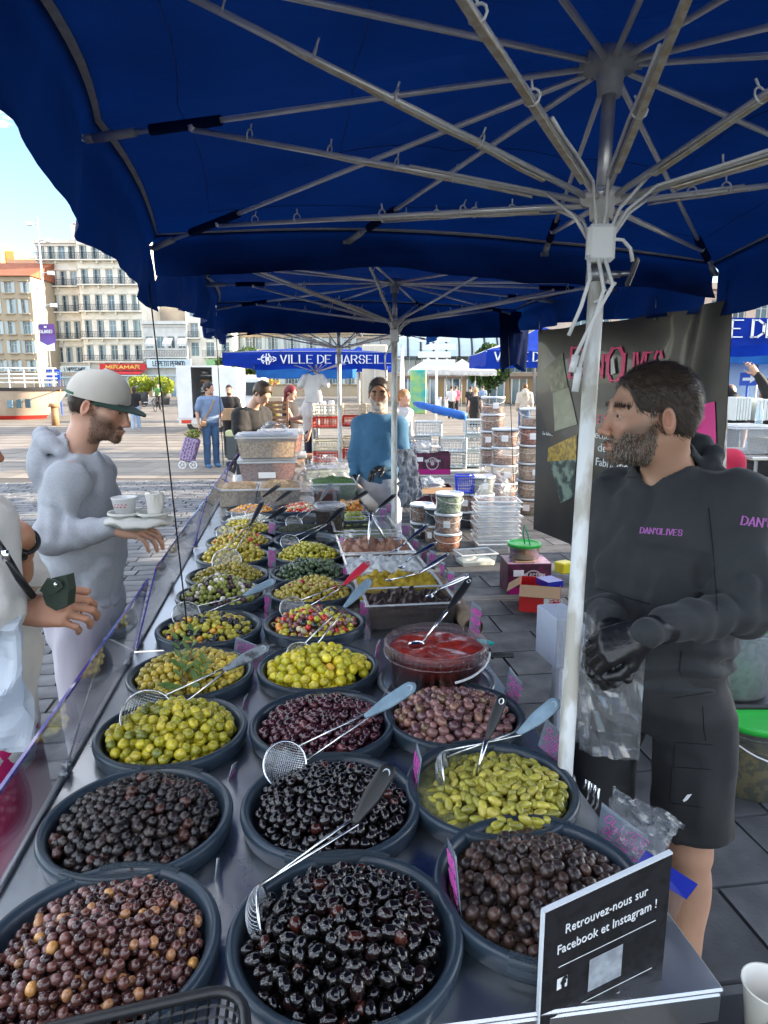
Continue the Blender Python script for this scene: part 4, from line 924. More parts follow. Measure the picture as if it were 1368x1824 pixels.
# acrylic guards along the customer side
def guard(a0,a1,label,z0=.89,zt=1.15,lean=.075,ac=-.505):
 t=thing('sneeze_guard',label,'guard panel',CW((a0+a1)/2,ac,CZ),0,'clear acrylic guards along the customer side')
 p=[CW(a0,ac,z0),CW(a1,ac,z0),CW(a1-.06,ac+lean,zt),CW(a0+.0,ac+lean,zt)];n=(p[1]-p[0]).cross(p[3]-p[0]).normalized()*.0045
 mb=MB();mb.add(p+[q+n for q in p],[(0,1,2,3),(7,6,5,4)]);mb.build('sheet',M_acryl,t)
 mb=MB();
 def strip(a,b,w_=.004):
  d=(b-a).normalized();u=n.normalized()*.0026;v=d.cross(u).normalized()*w_;c=n*.5;mb.add([a+c-u-v,b+c-u-v,b+c+u-v,a+c+u-v,a+c-u+v,b+c-u+v,b+c+u+v,a+c+u+v],[(0,1,2,3),(4,7,6,5),(0,4,5,1),(1,5,6,2),(2,6,7,3),(3,7,4,0)])
 strip(p[3],p[2],.006);strip(p[1],p[2],.0015);strip(p[0],p[3],.0015);mb.build('polished_edge',M_acedge,t)
 mb=MB();mb.tube([CW(a0,ac,z0-.004),CW(a1,ac,z0-.004)],.0055,8);mb.build('rail',M_steel_dark,t,True)
 for f in(.04,.5,.96):
  a=a0+(a1-a0)*f;mb=MB();mb.cyl(CW(a-.02,ac,z0),CW(a+.02,ac,z0),.010,n=10);mb.box(CW(a,ac+.008,z0+.015),(.004,.03,.03),rot=TH);mb.cyl(CW(a-.004,ac-.004,z0+.018),CW(a-.004,ac+.014,z0+.018),.006,n=8);mb.build('hinge',M_steel_dark,t,True)
 mb=MB();a=a0+(a1-a0)*.52;mb.tube([CW(a,ac-.004,z0),CW(a+.10,ac+lean-.004,zt)],.0022,6);mb.build('stay_wire',M_steel_dark,t,True)
 return t
guard(.80,2.14,'nearest clear acrylic guard with a violet edge')
guard(2.20,3.58,'second clear acrylic guard, beside the garlic olives')
guard(3.65,5.05,'third clear acrylic guard, beside the lupin beans')
guard(5.12,6.45,'farthest clear acrylic guard, beside the nut boxes')
# olive sprig
t=thing('olive_sprig','green olive sprig stuck upright in the yellow-green olives','sprig',CW(1.92,-.27,.93))
base=atZ(333,1222,.95);M_leaf=mat('olive_leaf',(.075,.15,.03),.45,col2=(.14,.24,.07),ns=40,transl=.25)
rs=random.Random(5);leafV=[(0,0,0),(.3,.16,.02),(.65,.15,.03),(1,0,.0),(.65,-.15,.03),(.3,-.16,.02),(.33,0,-.015),(.66,0,-.01)]
leafF=[(0,6,1),(1,6,7,2),(2,7,3),(0,5,6),(5,4,7,6),(4,3,7)]
def leaf(p,d,L_,parent,name='leaf',m=None,up=Vector((0,-.5,.85))):
 d=Vector(d).normalized();s=d.cross(up).normalized();u=s.cross(d);mb=MB();mb.add([p+d*(v[0]*L_)+s*(v[1]*L_)+u*(v[2]*L_)for v in leafV],leafF);return mb.build(name,m or M_leaf,parent,True)
for(bx,by,tx,ty)in((330,1225,345,1125),(345,1225,368,1180),(325,1228,318,1140)):
 a=atZ(bx,by,.935);b=atZ(tx,ty,1.0 if ty<1150 else .97);mb=MB();mb.tube([a,lerp(a,b,.5)+V3((.004,0,.004)),b],[.0022,.0018,.0012],5);mb.build('twig',mat('olive_twig',(.12,.10,.05),.8),t,True)
 for k in range(9):
  u=.25+.75*k/8;p=lerp(a,b,u);side=1 if k%2 else-1;leaf(p,(side*rs.uniform(.5,1)+.1,rs.uniform(-.3,.3),rs.uniform(.5,1.1)),rs.uniform(.028,.042),t)
for(x,y,dx)in((325,1222,-1),(312,1218,-1),(338,1218,.6)):leaf(atZ(x,y,.945),(dx,-.5,.1),.05,t)
# red harissa tub
def pail(name,label,cat,c,r0,r1,h,m,contents=None,ch=.6,cm=None,lid=None,handle='down',hd=0.0,cat_group=None,ribs=True,lip=True,n=40,cheap=False,grain=None,rz=0,harc=(0,math.pi)):
 """a round tapered plastic pail; contents seen through its wall"""
 t=thing(name,label,cat,c,0,cat_group);c=Vector(c)
 mb=MB();pr=[(0,.003),(r0-.003,.003),(r1-.003,h),(r1,h),(r1+.004,h-.004),(r1+.004,h-.022),(r1+.001,h-.024),(r1-(r1-r0)*.10,h*.86),(r0,0),(0,0)];mb.lathe(pr,c,n)
 mb.build('pail_wall',m,t,True)
 if ribs and not cheap:
  mb=MB()
  for i in range(n):a=2*math.pi*i/n;mb.box(c+Vector((math.cos(a)*(r1+.003),math.sin(a)*(r1+.003),h-.020)),(.002,.002,.022),rot=a)
  mb.tube([c+Vector((math.cos(a)*(r1+.004),math.sin(a)*(r1+.004),h-.034))for a in[i*2*math.pi/n for i in range(n)]],.0028,5,closed=True);mb.build('stacking_rib',m,t,True)
 if contents:
  rc=r0+(r1-r0)*ch-.005;mb=MB();k=28;mb.lathe([(0,.006),(r0-.006,.006),(rc,h*ch)],c,k);o=len(mb.v)
  rr=[.0,.25,.5,.75,1];vs=[]
  for q in rr:
   for j in range(k):a=2*math.pi*j/k;z=h*ch+(.004+.012*n1((math.cos(a)*q*3,math.sin(a)*q*3,hd),1.3,int(c.x*99)%50))*(1 if q<1 else 0);vs.append(c+Vector((math.cos(a)*rc*q,math.sin(a)*rc*q,z)))
  mb.add(vs,[(i*k+j,i*k+(j+1)%k,(i+1)*k+(j+1)%k,(i+1)*k+j)for i in range(4)for j in range(k)]);mb.build('contents',contents,t,True)
 if lid:
  mb=MB();mb.lathe([(0,h+.006),(r1-.014,h+.006),(r1-.012,h+.012),(r1+.005,h+.012),(r1+.008,h+.008),(r1+.007,h-.012),(r1+.003,h-.013)],c,n);mb.build('lid',lid,t,True)
 if handle:
  mb=MB();ux=Vector((math.cos(rz),math.sin(rz),0));uy=Vector((-ux.y,ux.x,0));R_=r1+.007;dip={'down':.5,'side':.3}[handle]*h if handle!='up' else-h*.6
  pts=[c+ux*(R_*math.cos(a))-uy*(R_*math.sin(a))*1.02+Vector((0,0,h-.03-dip*math.sin(a)))for a in[harc[0]+(harc[1]-harc[0])*i/16 for i in range(17)]]
  mb.tube(pts,.0035 if not cheap else .0025,6);mb.build('handle',M_white,t,True)
 return t
M_har=mat('harissa_paste',(.42,.032,.014),.34,col2=(.20,.016,.008),ns=45,bump=1.0,bs=70,coat=.4)
M_harw=mat('tub_wall_smeared',(.55,.42,.45),.2,alpha=.06,bump=.1,bs=14)
cH=CW(1.88*PK,.42*PK,CZ+.004)
tub=pail('harissa_tub','round translucent tub of red harissa set in the silver-grey basin','tub',cH,.128,.146,.125,M_harw,M_har,.80,handle='side',rz=-.15,harc=(.0,1.15),n=56)
# glass trays of pastes
def tray(label,a0,a1,c0,c1,h,contents,ch,z0=CZ,m=None,lump=.02,seed=1,div=(),name='tray',wall=.004):
 t=thing('serving_tray',label,'tray',CW((a0+a1)/2,(c0+c1)/2,z0+.001),TH,'clear rectangular trays of pastes');L_=a1-a0;W_=c1-c0;m=m or mat('clear_tray',(.60,.65,.68),.06,alpha=.03)
 def part(nm,fn,mm,sm=False):
  mb=MB();fn(mb);return link(nm,mb.mesh(nm,mm,sm),t)
 tp=.012
 def walls(mb):
  b=[(-W_/2+tp,-L_/2+tp,.002),(W_/2-tp,-L_/2+tp,.002),(W_/2-tp,L_/2-tp,.002),(-W_/2+tp,L_/2-tp,.002)];u=[(-W_/2,-L_/2,h),(W_/2,-L_/2,h),(W_/2,L_/2,h),(-W_/2,L_/2,h)]
  mb.add(b+u,[(3,2,1,0),(0,1,5,4),(1,2,6,5),(2,3,7,6),(3,0,4,7)])
 part('tray_wall',walls,m)
 def rimf(mb):
  for c,d in(((0,-L_/2,h),(W_+.02,.012,.005)),((0,L_/2,h),(W_+.02,.012,.005)),((-W_/2,0,h+.001),(.012,L_-.012,.005)),((W_/2,0,h+.001),(.012,L_-.012,.005))):mb.box(c,d,bev=.0015)
 part('rim',rimf,mat('clear_tray_rim',(.75,.80,.82),.1,alpha=.4))
 if contents:
  nu,nv=44,26;s_=tp*(1-ch)+.003
  def top(u,v):
   x=(u-.5)*(W_-2*s_-.004);y=(v-.5)*(L_-2*s_-.004);e=16*u*(1-u)*v*(1-v);e=e**.35
   nn=f1((x,y,seed),30,seed,3);return(x,y,h*ch+e*(lump*(.55+nn*.9)))
  def body(mb):
   mb.grid(top,nu,nv);b=[(-W_/2+tp+.003,-L_/2+tp+.003,.004),(W_/2-tp-.003,-L_/2+tp+.003,.004),(W_/2-tp-.003,L_/2-tp-.003,.004),(-W_/2+tp+.003,L_/2-tp-.003,.004)]
   u=[top(0,0),top(1,0),top(1,1),top(0,1)];mb.add(b+u,[(3,2,1,0),(0,1,5,4),(1,2,6,5),(2,3,7,6),(3,0,4,7)])
  part('contents',body,contents,True)
 return t
M_tap=mat('dark_tapenade',(.020,.012,.010),.35,col2=(.045,.025,.018),ns=120,bump=1.0,bs=120)
M_yel=mat('yellow_paste',(.50,.34,.015),.6,col2=(.36,.25,.02),ns=50,bump=1.0,bs=90)
M_cheese=mat('white_cheese',(.66,.68,.66),.3,bump=.6,bs=50)
M_tuna=mat('pinkish_brown_paste',(.36,.20,.13),.5,col2=(.26,.12,.08),ns=40,bump=1.0,bs=60)
M_sdt=mat('red_brown_paste',(.16,.04,.02),.5,bump=1.0,bs=80,col2=(.08,.02,.012),ns=60)
M_pale=mat('pale_oil',(.30,.30,.14),.1,bump=.1)
tray('deep clear tray of dark black-olive tapenade, nearest of the trays',2.26,2.47,.26,.58,.095,M_tap,.80,lump=.030,seed=3)
tray('clear tray of crumbly yellow paste behind the tapenade',2.50,2.72,.25,.58,.085,M_yel,.85,lump=.035,seed=6)
tray('shallow clear tray of white cheese',2.76,3.08,.24,.58,.075,M_cheese,.80,lump=.028,seed=9)
tray('clear tray of pinkish brown tuna paste',3.11,3.36,.24,.58,.075,M_tuna,.9,lump=.040,seed=12)
tray('narrow clear tray of red-brown paste',3.39,3.52,.24,.58,.075,M_sdt,.7,lump=.012,seed=15)
tray('nearly empty clear tray with pale oil at the bottom',3.58,3.98,.24,.58,.08,M_pale,.15,lump=.002,seed=16)
tray('small dark tray of green pickles behind the empty tray',4.06,4.30,.30,.50,.04,None,.5,m=M_slate)
tray('small dark tray of orange balls behind the green pickles',4.36,4.62,.30,.50,.04,None,.5,m=M_slate)
def pile(name,label,cat,al,ac,z,w_,d_,L,W,pal,h,seed=1,n=None,sk='satin',sq=True,lod=2,rz=TH,wr=.07):
 rs=np.random.RandomState(seed);sp=W*.8;P=[]
 nx,ny=int(w_/sp),int(d_/sp)
 for ly in range(max(1,int(round(h/(W*.7))))):
  f=1-ly*.18
  for i in range(nx):
   for j in range(ny):
    x=(i+.5)/nx-.5+rs.uniform(-.3,.3)/nx;y=(j+.5)/ny-.5+rs.uniform(-.3,.3)/ny
    if abs(x)*2>f or abs(y)*2>f:continue
    P.append((x*w_,y*d_,W*.5+ly*W*.7+rs.uniform(-.2,.2)*W))
 P=np.array(P);var=[olive_shape(L,W,wr,seed+k,8,5)for k in range(3)];cols,_=pick_cols(len(P),pal,rs)
 c=CW(al,ac,z);ca,sa=math.cos(rz),math.sin(rz);Q=P.copy();Q[:,0]=P[:,0]*ca-P[:,1]*sa;Q[:,1]=P[:,0]*sa+P[:,1]*ca
 V,Fq,C3=joined(Q,rotmats(len(P),.5,rs),var,rs.randint(0,3,len(P)),cols);o=link(name,mesh_np(name,V,Fq,SK[sk][0],True,C3));o.location=c;tag(o,label,cat,None,'stuff');return o
pile('green_pickles','chopped green pickles in the small dark tray','pickles',4.18,.40,CZ+.006,.18,.22,.03,.02,[((.30,.33,.04),3),((.22,.26,.03),2)],.06,3)
pile('orange_balls','round orange beans in the small dark tray','beans',4.49,.40,CZ+.006,.18,.24,.038,.036,[((.55,.22,.03),3),((.60,.30,.06),2)],.07,4)
pail('olive_tub','clear lidded tub of purple olives behind the empty basin','tub',CW(3.93,.235,CZ),.078,.088,.16,M_clear,mat('purple_olives_seen',(.045,.010,.015),.35,col2=(.15,.05,.05),ns=55,nstr=3,bump=1.0,bs=55),.85,lid=M_frost,handle=None,cheap=True)
pail('olive_tub','clear tub of red olives with a ribbed rim beside the pistachios','tub',CW(4.75,.26,CZ),.080,.092,.15,M_clear,mat('red_brine',(.16,.03,.02),.4,col2=(.3,.07,.04),ns=60),.8,handle=None,cheap=False)
# nut boxes at the far end
M_nut={'cashew':mat('cashew_kernels',(.42,.31,.18),.6,col2=(.26,.17,.09),ns=60,nstr=2.5,bump=1.0,bs=70),'peanut':mat('red_skinned_peanuts',(.26,.12,.08),.6,col2=(.13,.05,.04),ns=70,nstr=2.5,bump=1.0,bs=80),'mixed':mat('mixed_nuts',(.30,.19,.11),.6,col2=(.12,.06,.04),ns=60,nstr=2.5,bump=1.0,bs=70),'pist':mat('green_pistachios',(.10,.20,.05),.6,col2=(.05,.11,.03),ns=70,nstr=2.5,bump=1.0,bs=70)}
def boxtub(label,P,w_,d_,h,nut,ch=.8,lid=True,rz=TH,group='clear nut boxes',paper=False,name='nut_box',cat='box'):
 t=thing(name,label,cat,P,rz,group)
 def part(nm,fn,mm,sm=False):
  mb=MB();fn(mb);return link(nm,mb.mesh(nm,mm,sm),t)
 tp=w_*.06;W2,D2=w_/2,d_/2
 b=[(-W2+tp,-D2+tp,.002),(W2-tp,-D2+tp,.002),(W2-tp,D2-tp,.002),(-W2+tp,D2-tp,.002)];u=[(-W2,-D2,h),(W2,-D2,h),(W2,D2,h),(-W2,D2,h)]
 part('box_wall',lambda m:m.add(b+u,[(3,2,1,0),(0,1,5,4),(1,2,6,5),(2,3,7,6),(3,0,4,7)]),M_frost if not paper else M_film)
 part('rim',lambda m:[m.box(c,d,bev=.003)for c,d in(((0,-D2,h-.006),(w_+.016,.012,.014)),((0,D2,h-.006),(w_+.016,.012,.014)),((-W2,0,h-.006),(.012,d_-.014,.014)),((W2,0,h-.006),(.012,d_-.014,.014)))],mat('milky_rim',(.66,.70,.74),.3,alpha=.7))
 if nut:
  f=ch;x0,y0=W2-tp*(1-f)-.004,D2-tp*(1-f)-.004;sd=int(P[1]*31)%97
  def top(uu,vv):
   x=(uu-.5)*2*x0;y=(vv-.5)*2*y0;e=(16*uu*(1-uu)*vv*(1-vv))**.5;return(x,y,h*ch+e*(.03 if not lid else .005)*(1+.6*n1((x,y,sd),20,sd)))
  def body(m):
   m.grid(top,14,10);bb=[(-W2+tp+.004,-D2+tp+.004,.004),(W2-tp-.004,-D2+tp+.004,.004),(W2-tp-.004,D2-tp-.004,.004),(-W2+tp+.004,D2-tp-.004,.004)];uq=[top(0,0),top(1,0),top(1,1),top(0,1)]
   m.add(bb+uq,[(0,1,5,4),(1,2,6,5),(2,3,7,6),(3,0,4,7)])
  part('contents',body,nut,True)
 if lid:part('lid',lambda m:(m.box((0,0,h+.008),(w_+.02,d_+.02,.014),bev=.005),m.box((0,0,h+.018),(w_-.05,d_-.05,.008),bev=.003)),mat('milky_lid',(.60,.66,.72),.3,alpha=.30,bump=.2,bs=18))
 return t
NC=.90
boxtub('open clear box of cashews, nearest on the left of the nut boxes',CW(5.02,-.36,CZ),.27,.34,.13,M_nut['cashew'],.95,lid=False)
boxtub('open clear box of cashews heaped high, right of its twin',CW(5.02,-.06,CZ),.29,.34,.13,M_nut['cashew'],1.0,lid=False)
pile('cashews','cashew kernels heaped in the left open box','nuts',5.02,-.36,CZ+.115,.24,.30,.022,.013,[((.50,.38,.24),4),((.36,.24,.13),2)],.02,6,sk='matt')
pile('cashews','cashew kernels heaped high in the right open box','nuts',5.02,-.06,CZ+.115,.26,.30,.022,.013,[((.52,.40,.26),4),((.38,.26,.14),2)],.05,7,sk='matt')
pB=CW(5.45,-.16,CZ)
boxtub('wide flat clear box lid-down under the stacked nut boxes',pB,.48,.38,.10,None,lid=True)
boxtub('clear box of red-skinned peanuts with a white label, lower in the stack',pB+V3((0,.02,.118)),.44,.34,.155,M_nut['peanut'],.9)
boxtub('clear box of pale nuts, upper in the nearest stack',pB+V3((0,.02,.297)),.46,.34,.165,M_nut['cashew'],.75)
pC=CW(6.05,-.08,CZ)
boxtub('clear nut box at the bottom of the rear stack',pC,.46,.34,.25,M_nut['mixed'],.9)
boxtub('clear box of brown almonds topping the rear stack',pC+V3((.02,0,.28)),.38,.30,.17,M_nut['peanut'],.95)
mb=MB();O=pB+V3((.02,-.155,.17));mb.box(O,(.13,.003,.045),rot=TH);
for i in range(10):mb.box(O+V3((-.035+i*.006,-.003+i*.0008,-.008)),(.003,.002,.016),rot=TH,mi=1)
mb.box(O+V3((-.02,-.003,.012)),(.06,.002,.004),rot=TH,mi=1)
one(mb,'box_label',[M_white,M_black],'white barcode label on the peanut box','label')
def crumple(name,label,c,s,cat='plastic bag',m=None,seed=1,res=22,amp=.35,kind=None,sharp=1.0):
 V,Fq=sph(res*2,res);n=V.copy();r=1+amp*(np.abs(fbm(n,1.9,seed,4))*1.6-.5);V=V*r[:,None]*(np.array(s)/2);V[:,2]=np.maximum(V[:,2],-s[2]/2*.55)
 zmin=V[:,2].min();V[:,2]-=zmin;o=link(name,mesh_np(name,V,Fq,m or M_film,True));o.location=c;return tag(o,label,cat)
def sph(nu,nv):
 V=[];
 for i in range(nv+1):
  ph=math.pi*i/nv
  for j in range(nu):a=2*math.pi*j/nu;V.append((math.sin(ph)*math.cos(a),math.sin(ph)*math.sin(a),math.cos(ph)))
 return np.array(V),np.array([(i*nu+j,(i+1)*nu+j,(i+1)*nu+(j+1)%nu,i*nu+(j+1)%nu)for i in range(nv)for j in range(nu)])
crumple('plastic_bag','crumpled clear bag on top of the nearest nut stack',pB+V3((.06,.03,.49)),(.2,.2,.09),seed=2)
crumple('plastic_bag','large crumpled clear bag of snacks behind the pistachios',CW(5.75,.32,CZ),(.5,.4,.30),seed=3)
crumple('plastic_bag','clear bag of brown nuts between the boxes and the pistachios',CW(5.4,.16,CZ),(.22,.3,.22),seed=4)
crumple('plastic_bag','clear bag with a brown sausage-like snack beside the scales',CW(5.9,.5,CZ),(.32,.3,.26),seed=5)
boxtub('open box of green pistachios lined with a frosted bag',CW(5.05,.33,CZ),.32,.30,.15,M_nut['pist'],.97,lid=False)
pile('pistachios','green pistachios heaped in the lined box','nuts',5.05,.33,CZ+.142,.27,.25,.014,.010,[((.13,.24,.06),4),((.08,.15,.04),2)],.015,8,sk='matt')
t=thing('kitchen_scales','grey market scales with a flat steel pan behind the nut bags','scales',CW(6.3,.33,CZ),TH)
mb=MB();mb.box(pw:=V3(parent_world(t))+V3((0,0,.05)),(.42,.34,.10),rot=TH,bev=.02);mb.build('scale_body',mat('sage_grey_plastic',(.25,.30,.28),.5),t)
mb=MB();mb.box(pw+V3((0,0,.058)),(.40,.32,.012),rot=TH,bev=.004);mb.build('pan',M_steel,t)
t=thing('paper_roll','brown wrapping paper roll lying along the right counter edge by the tapenade','paper roll',CW(2.35,.60,CZ))
mb=MB();a,b=CW(2.18,.618,CZ+.03),CW(2.75,.615,CZ+.03);mb.tube([a,lerp(a,b,.5),b],.034,20,cap=False);mb.tube([a+V3((0,.001,0)),b],.026,20,cap=False);mb.build('paper',mat('brown_paper',(.36,.26,.18),.8,col2=(.24,.17,.11),ns=20,bump=.4),t,True)
cord2=None
t=thing('paper_roll','white paper roll lying on the far right corner beside the pistachios','paper roll',CW(4.9,.58,CZ));mb=MB();a,b=CW(4.55,.56,CZ+.04),CW(5.6,.52,CZ+.05);mb.tube([a,b],.038,16);mb.build('paper',mat('cream_paper',(.55,.50,.44),.8),t,True)
# front items on the counter
t=thing('lattice_basket','black plastic lattice basket at the bottom left corner','basket',CW(.76,-.08,CZ))
def bw(x,y,z):return atZ(x,y,z)
A=bw(0,1860,.985);tl=bw(60,1838,.985);tr=bw(432,1755,.985);
ux=(tr-tl).normalized();uy=Vector((ux.y,-ux.x,0));Wb=.36;Db=.30;o0=tr-ux*Wb
def bp(u,v,z):return o0+ux*(u*Wb)+uy*(v*Db)+V3((0,0,z-.985))
mb=MB();rp=[];rc_=.04
for(cu,cv,a0)in((1,0,math.pi/2),(1,1,0),(0,1,-math.pi/2),(0,0,math.pi)):
 for k in range(6):
  a=a0-k*math.pi/2/5;rp.append(bp(0,0,.985)+ux*((cu*Wb)+(rc_*(math.cos(a))-rc_*(1 if cu else-1)))+uy*((cv*Db)-(rc_*math.sin(a))+rc_*(1 if cv==0 else-1)))
mb.tube(rp,.007,8,closed=True);mb.build('rim',M_black,t,True)
mb=MB();n=len(rp)
def sidep(i,f,z):
 a,b=rp[i%n],rp[(i+1)%n];p=lerp(a,b,f);c=bp(.5,.5,.985);s=1-.10*(.985-z)/.09;return Vector((c.x+(p.x-c.x)*s,c.y+(p.y-c.y)*s,z))
per_=[];
for i in range(n):
 L_=(rp[(i+1)%n]-rp[i]).length;k=max(1,int(L_/.0145))
 for j in range(k):per_.append((i,j/k))
for z in[.982-.0135*k for k in range(8)]:
 mb.tube([sidep(i,f,z)for i,f in per_],.0024,4,closed=True)
for i,f in per_:mb.tube([sidep(i,f,.984),sidep(i,f,.884)],.0024,4,cap=False)
mb.build('lattice',M_black,t)
mb=MB();c=bp(.5,.5,.885)
for k in range(-10,11):mb.tube([c+ux*(k*.016)+uy*.13,c+ux*(k*.016)-uy*.13],.0024,4,cap=False);mb.tube([c+uy*(k*.0125)+ux*.16,c+uy*(k*.0125)-ux*.16],.0024,4,cap=False)
mb.build('lattice_bottom',M_black,t)
c_tl=atY(969,1625,.80);c_tr=atY(1198,1519,.855)
d=(c_tr-c_tl);hz=Vector((d.x,d.y,0));Xs=hz.normalized();
t=thing('sign_board','black board reading Retrouvez-nous sur Facebook et Instagram, front right','sign',(c_tl.x,c_tl.y,.80));
down=.36;Ys=Vector((0,.0,1)).normalized();slope=d.z/hz.length
def sp_(u,y):
 return c_tl+Xs*u+Vector((0,0,slope*u-y))
Wn=hz.length;Nn=Xs.cross(V3((0,0,1))).normalized()
mb=MB();th_=.006;P=[sp_(0,down),sp_(Wn,down),sp_(Wn,0),sp_(0,0)]
mb.add(P+[p-Nn*th_ for p in P],[(0,1,2,3),(7,6,5,4),(0,4,5,1),(1,5,6,2),(2,6,7,3),(3,7,4,0)]);mb.build('board',mat('black_board_face',(.016,.016,.019),.32,col2=(.004,.004,.005),ns=30,nstr=2.5,rough2=.6),t)
mb=MB()
for a,b in((P[3],P[2]),(P[0],P[3])):
 dd=(b-a).normalized();s=dd.cross(Nn).normalized();c=-Nn*th_*.5;q=[a+c+Nn*.0036,b+c+Nn*.0036,b+c-Nn*.0036,a+c-Nn*.0036];mb.add([p-s*.0012 for p in q]+[p+s*.0016 for p in q],[(0,1,2,3),(4,7,6,5),(0,4,5,1),(1,5,6,2),(2,6,7,3),(3,7,4,0)])
mb.build('white_edge',mat('board_core',(.62,.66,.70),.5),t)
Xd=(Xs+V3((0,0,slope))).normalized();Yd=V3((0,0,1))
mb=MB();text_on(mb,'Retrouvez-nous sur',.020,sp_(Wn*.165,.048)+Nn*.0008,Xd,Yd,bold=-.0001,maxw=Wn*.66,ext=.0005)
text_on(mb,'Facebook et Instagram !',.020,sp_(Wn*.11,.076)+Nn*.0008,Xd,Yd,bold=-.0001,maxw=Wn*.80,ext=.0005)
mb.build('lettering',M_wletter,t)
def bar_on(mb,u0,u1,y,hgt,mi=0):
 a,b=sp_(u0,y),sp_(u1,y);mb.add([a+Nn*.0012,b+Nn*.0012,b+V3((0,0,hgt))+Nn*.0012,a+V3((0,0,hgt))+Nn*.0012],[(0,1,2,3)],mi)
mb=MB();bar_on(mb,Wn*.13,Wn*.90,.098,.0012);bar_on(mb,Wn*.13,Wn*.90,.176,.0012);mb.build('ruled_line',M_wletter,t)
mb=MB();bar_on(mb,Wn*.125,Wn*.205,.134,.018,0);mb.build('logo_tile',M_wletter,t)
mb=MB();V,Fl=text_mesh('f',.026,.0011,'CENTER',.0004);mb.add([sp_(Wn*.172,.1345)+Xd*v[0]+Yd*v[1]+Nn*(v[2]+.0022)for v in V],Fl);mb.build('logo_letter',M_black,t)
mb=MB();bar_on(mb,Wn*.375,Wn*.64,.162,.052,0);bar_on(mb,Wn*.375,Wn*.64,.240,.052,0);mb.build('blank_sticker',mat('pale_sticker',(.36,.40,.44),.5,col2=(.22,.24,.27),ns=60),t)
t=thing('clip_cluster','small steel clips hanging at the counter edge by the main pole','clips',CW(1.24,.60,CZ))
for k,(x,y)in enumerate(((1040,1405),(1050,1412),(1057,1418))):
 mb=MB();a=atZ(x,y,.90);mb.tube([a,a+V3((.004,0,.02)),a+V3((.010,-.002,.018)),a+V3((.008,-.004,-.02)),a+V3((.003,-.004,-.03))],.0024,6);mb.build('clip',M_chrome,t,True)
def sheetbag(name,label,corners,m,seed=1,nu=22,nv=22,amp=.018,cat='plastic bag',th=.0,sc=14):
 c=[Vector(p)for p in corners];n=(c[1]-c[0]).cross(c[3]-c[0]).normalized();mb=MB()
 for s in(0,1):
  def fn(u,v,s=s):
   p=lerp(lerp(c[0],c[1],u),lerp(c[3],c[2],u),v);q=[(p.x,p.y,p.z+s*3)];e=(16*u*(1-u)*v*(1-v))**.5
   return p+n*(amp*(1-2*abs(f1(q[0],sc,seed+s,3)))+(th*e*(1 if s else-1)))
  mb.grid(fn,nu,nv)
 o=one(mb,name,m,label,cat,smooth=False);return o
sheetbag('plastic_bag','clear crumpled bag lying behind the OLIVES DE NYONS card',[atZ(1078,1478,.90),atZ(1165,1560,.90),atZ(1222,1470,.93),atZ(1095,1408,.93)],M_film,3,th=.02)
t=thing('bag_pack','pack of clear bags with a dark blue header beside the sign board','bag pack',atZ(1190,1600,.88))
c=[atY(1150,1515,1.0),atY(1243,1575,.94),atY(1222,1602,.93),atY(1130,1545,.99)];mb=MB();nrm=(c[1]-c[0]).cross(c[3]-c[0]).normalized()*.004;mb.add(c+[p+nrm for p in c],[(0,1,2,3),(7,6,5,4),(0,4,5,1),(1,5,6,2),(2,6,7,3),(3,7,4,0)]);mb.build('header',mat('dark_blue_print',(.008,.020,.26),.3),t)
c2=[c[3],c[2],atZ(1195,1650,.89),atZ(1100,1590,.89)];mb=MB();mb.grid(lambda u,v:lerp(lerp(c2[0],c2[1],u),lerp(c2[3],c2[2],u),v)+V3((0,0,.012*math.sin(9*u)*math.sin(7*v))),12,12);mb.build('film',M_film,t,True)
t=thing('turquoise_tongs','turquoise and black tongs hanging off the counter edge by the harissa','tongs',atZ(860,1150,CZ));mb=MB();grip_bar(mb,atZ(850,1140,.90),atZ(880,1147,.90),.022,.01);mb.build('tip',mat('turquoise_plastic',(.0,.42,.40),.4),t,True)
mb=MB();mb.tube([atZ(851,1146,.89),atZ(866,1166,.87),atZ(877,1172,.86),atZ(872,1158,.87),atZ(855,1143,.89)],.005,6);mb.box(atZ(895,1167,.86),(.075,.022,.012),rot=-.05,bev=.003);mb.build('handle',M_black,t,True)
t=thing('paper_cup','white paper cup with lettering at the bottom right corner','cup',atZ(1362,1840,.80));c=V3(parent_world(t));mb=MB();mb.lathe([(.0,.002),(.026,0),(.036,.082),(.038,.084),(.038,.080),(.0345,.078),(.026,.01),(0,.01)],c,28);mb.build('cup',mat('cup_card',(.68,.66,.60),.6),t,True)
mb=MB();
for i,ch in enumerate('AIL'):
 a=-2.15+i*.28;rr=.0335;O=c+V3((math.cos(a)*rr,math.sin(a)*rr,.035));X=V3((-math.sin(a),math.cos(a),0));letter(mb,ch,O,X,V3((.0,0,1)),.018,.003,lift=.0015)
mb.build('lettering',M_black,t)
t=thing('side_shelf','low dark shelf carrying the paper cup at the bottom right','shelf',atZ(1330,1860,.78));c=V3(parent_world(t));mb=MB();mb.box(c+V3((.05,-.03,.012)),(.26,.20,.012),rot=TH);mb.cyl(c+V3((.1,-.03,-.78)),c+V3((.1,-.03,.006)),.015);mb.build('board',M_black,t)
mb=MB();c=atZ(1268,1812,.803);mb.box(c,(.09,.05,.004),rot=-.6);
one(mb,'flyer',M_black,'dark printed flyer lying on the shelf under the counter corner','flyer')
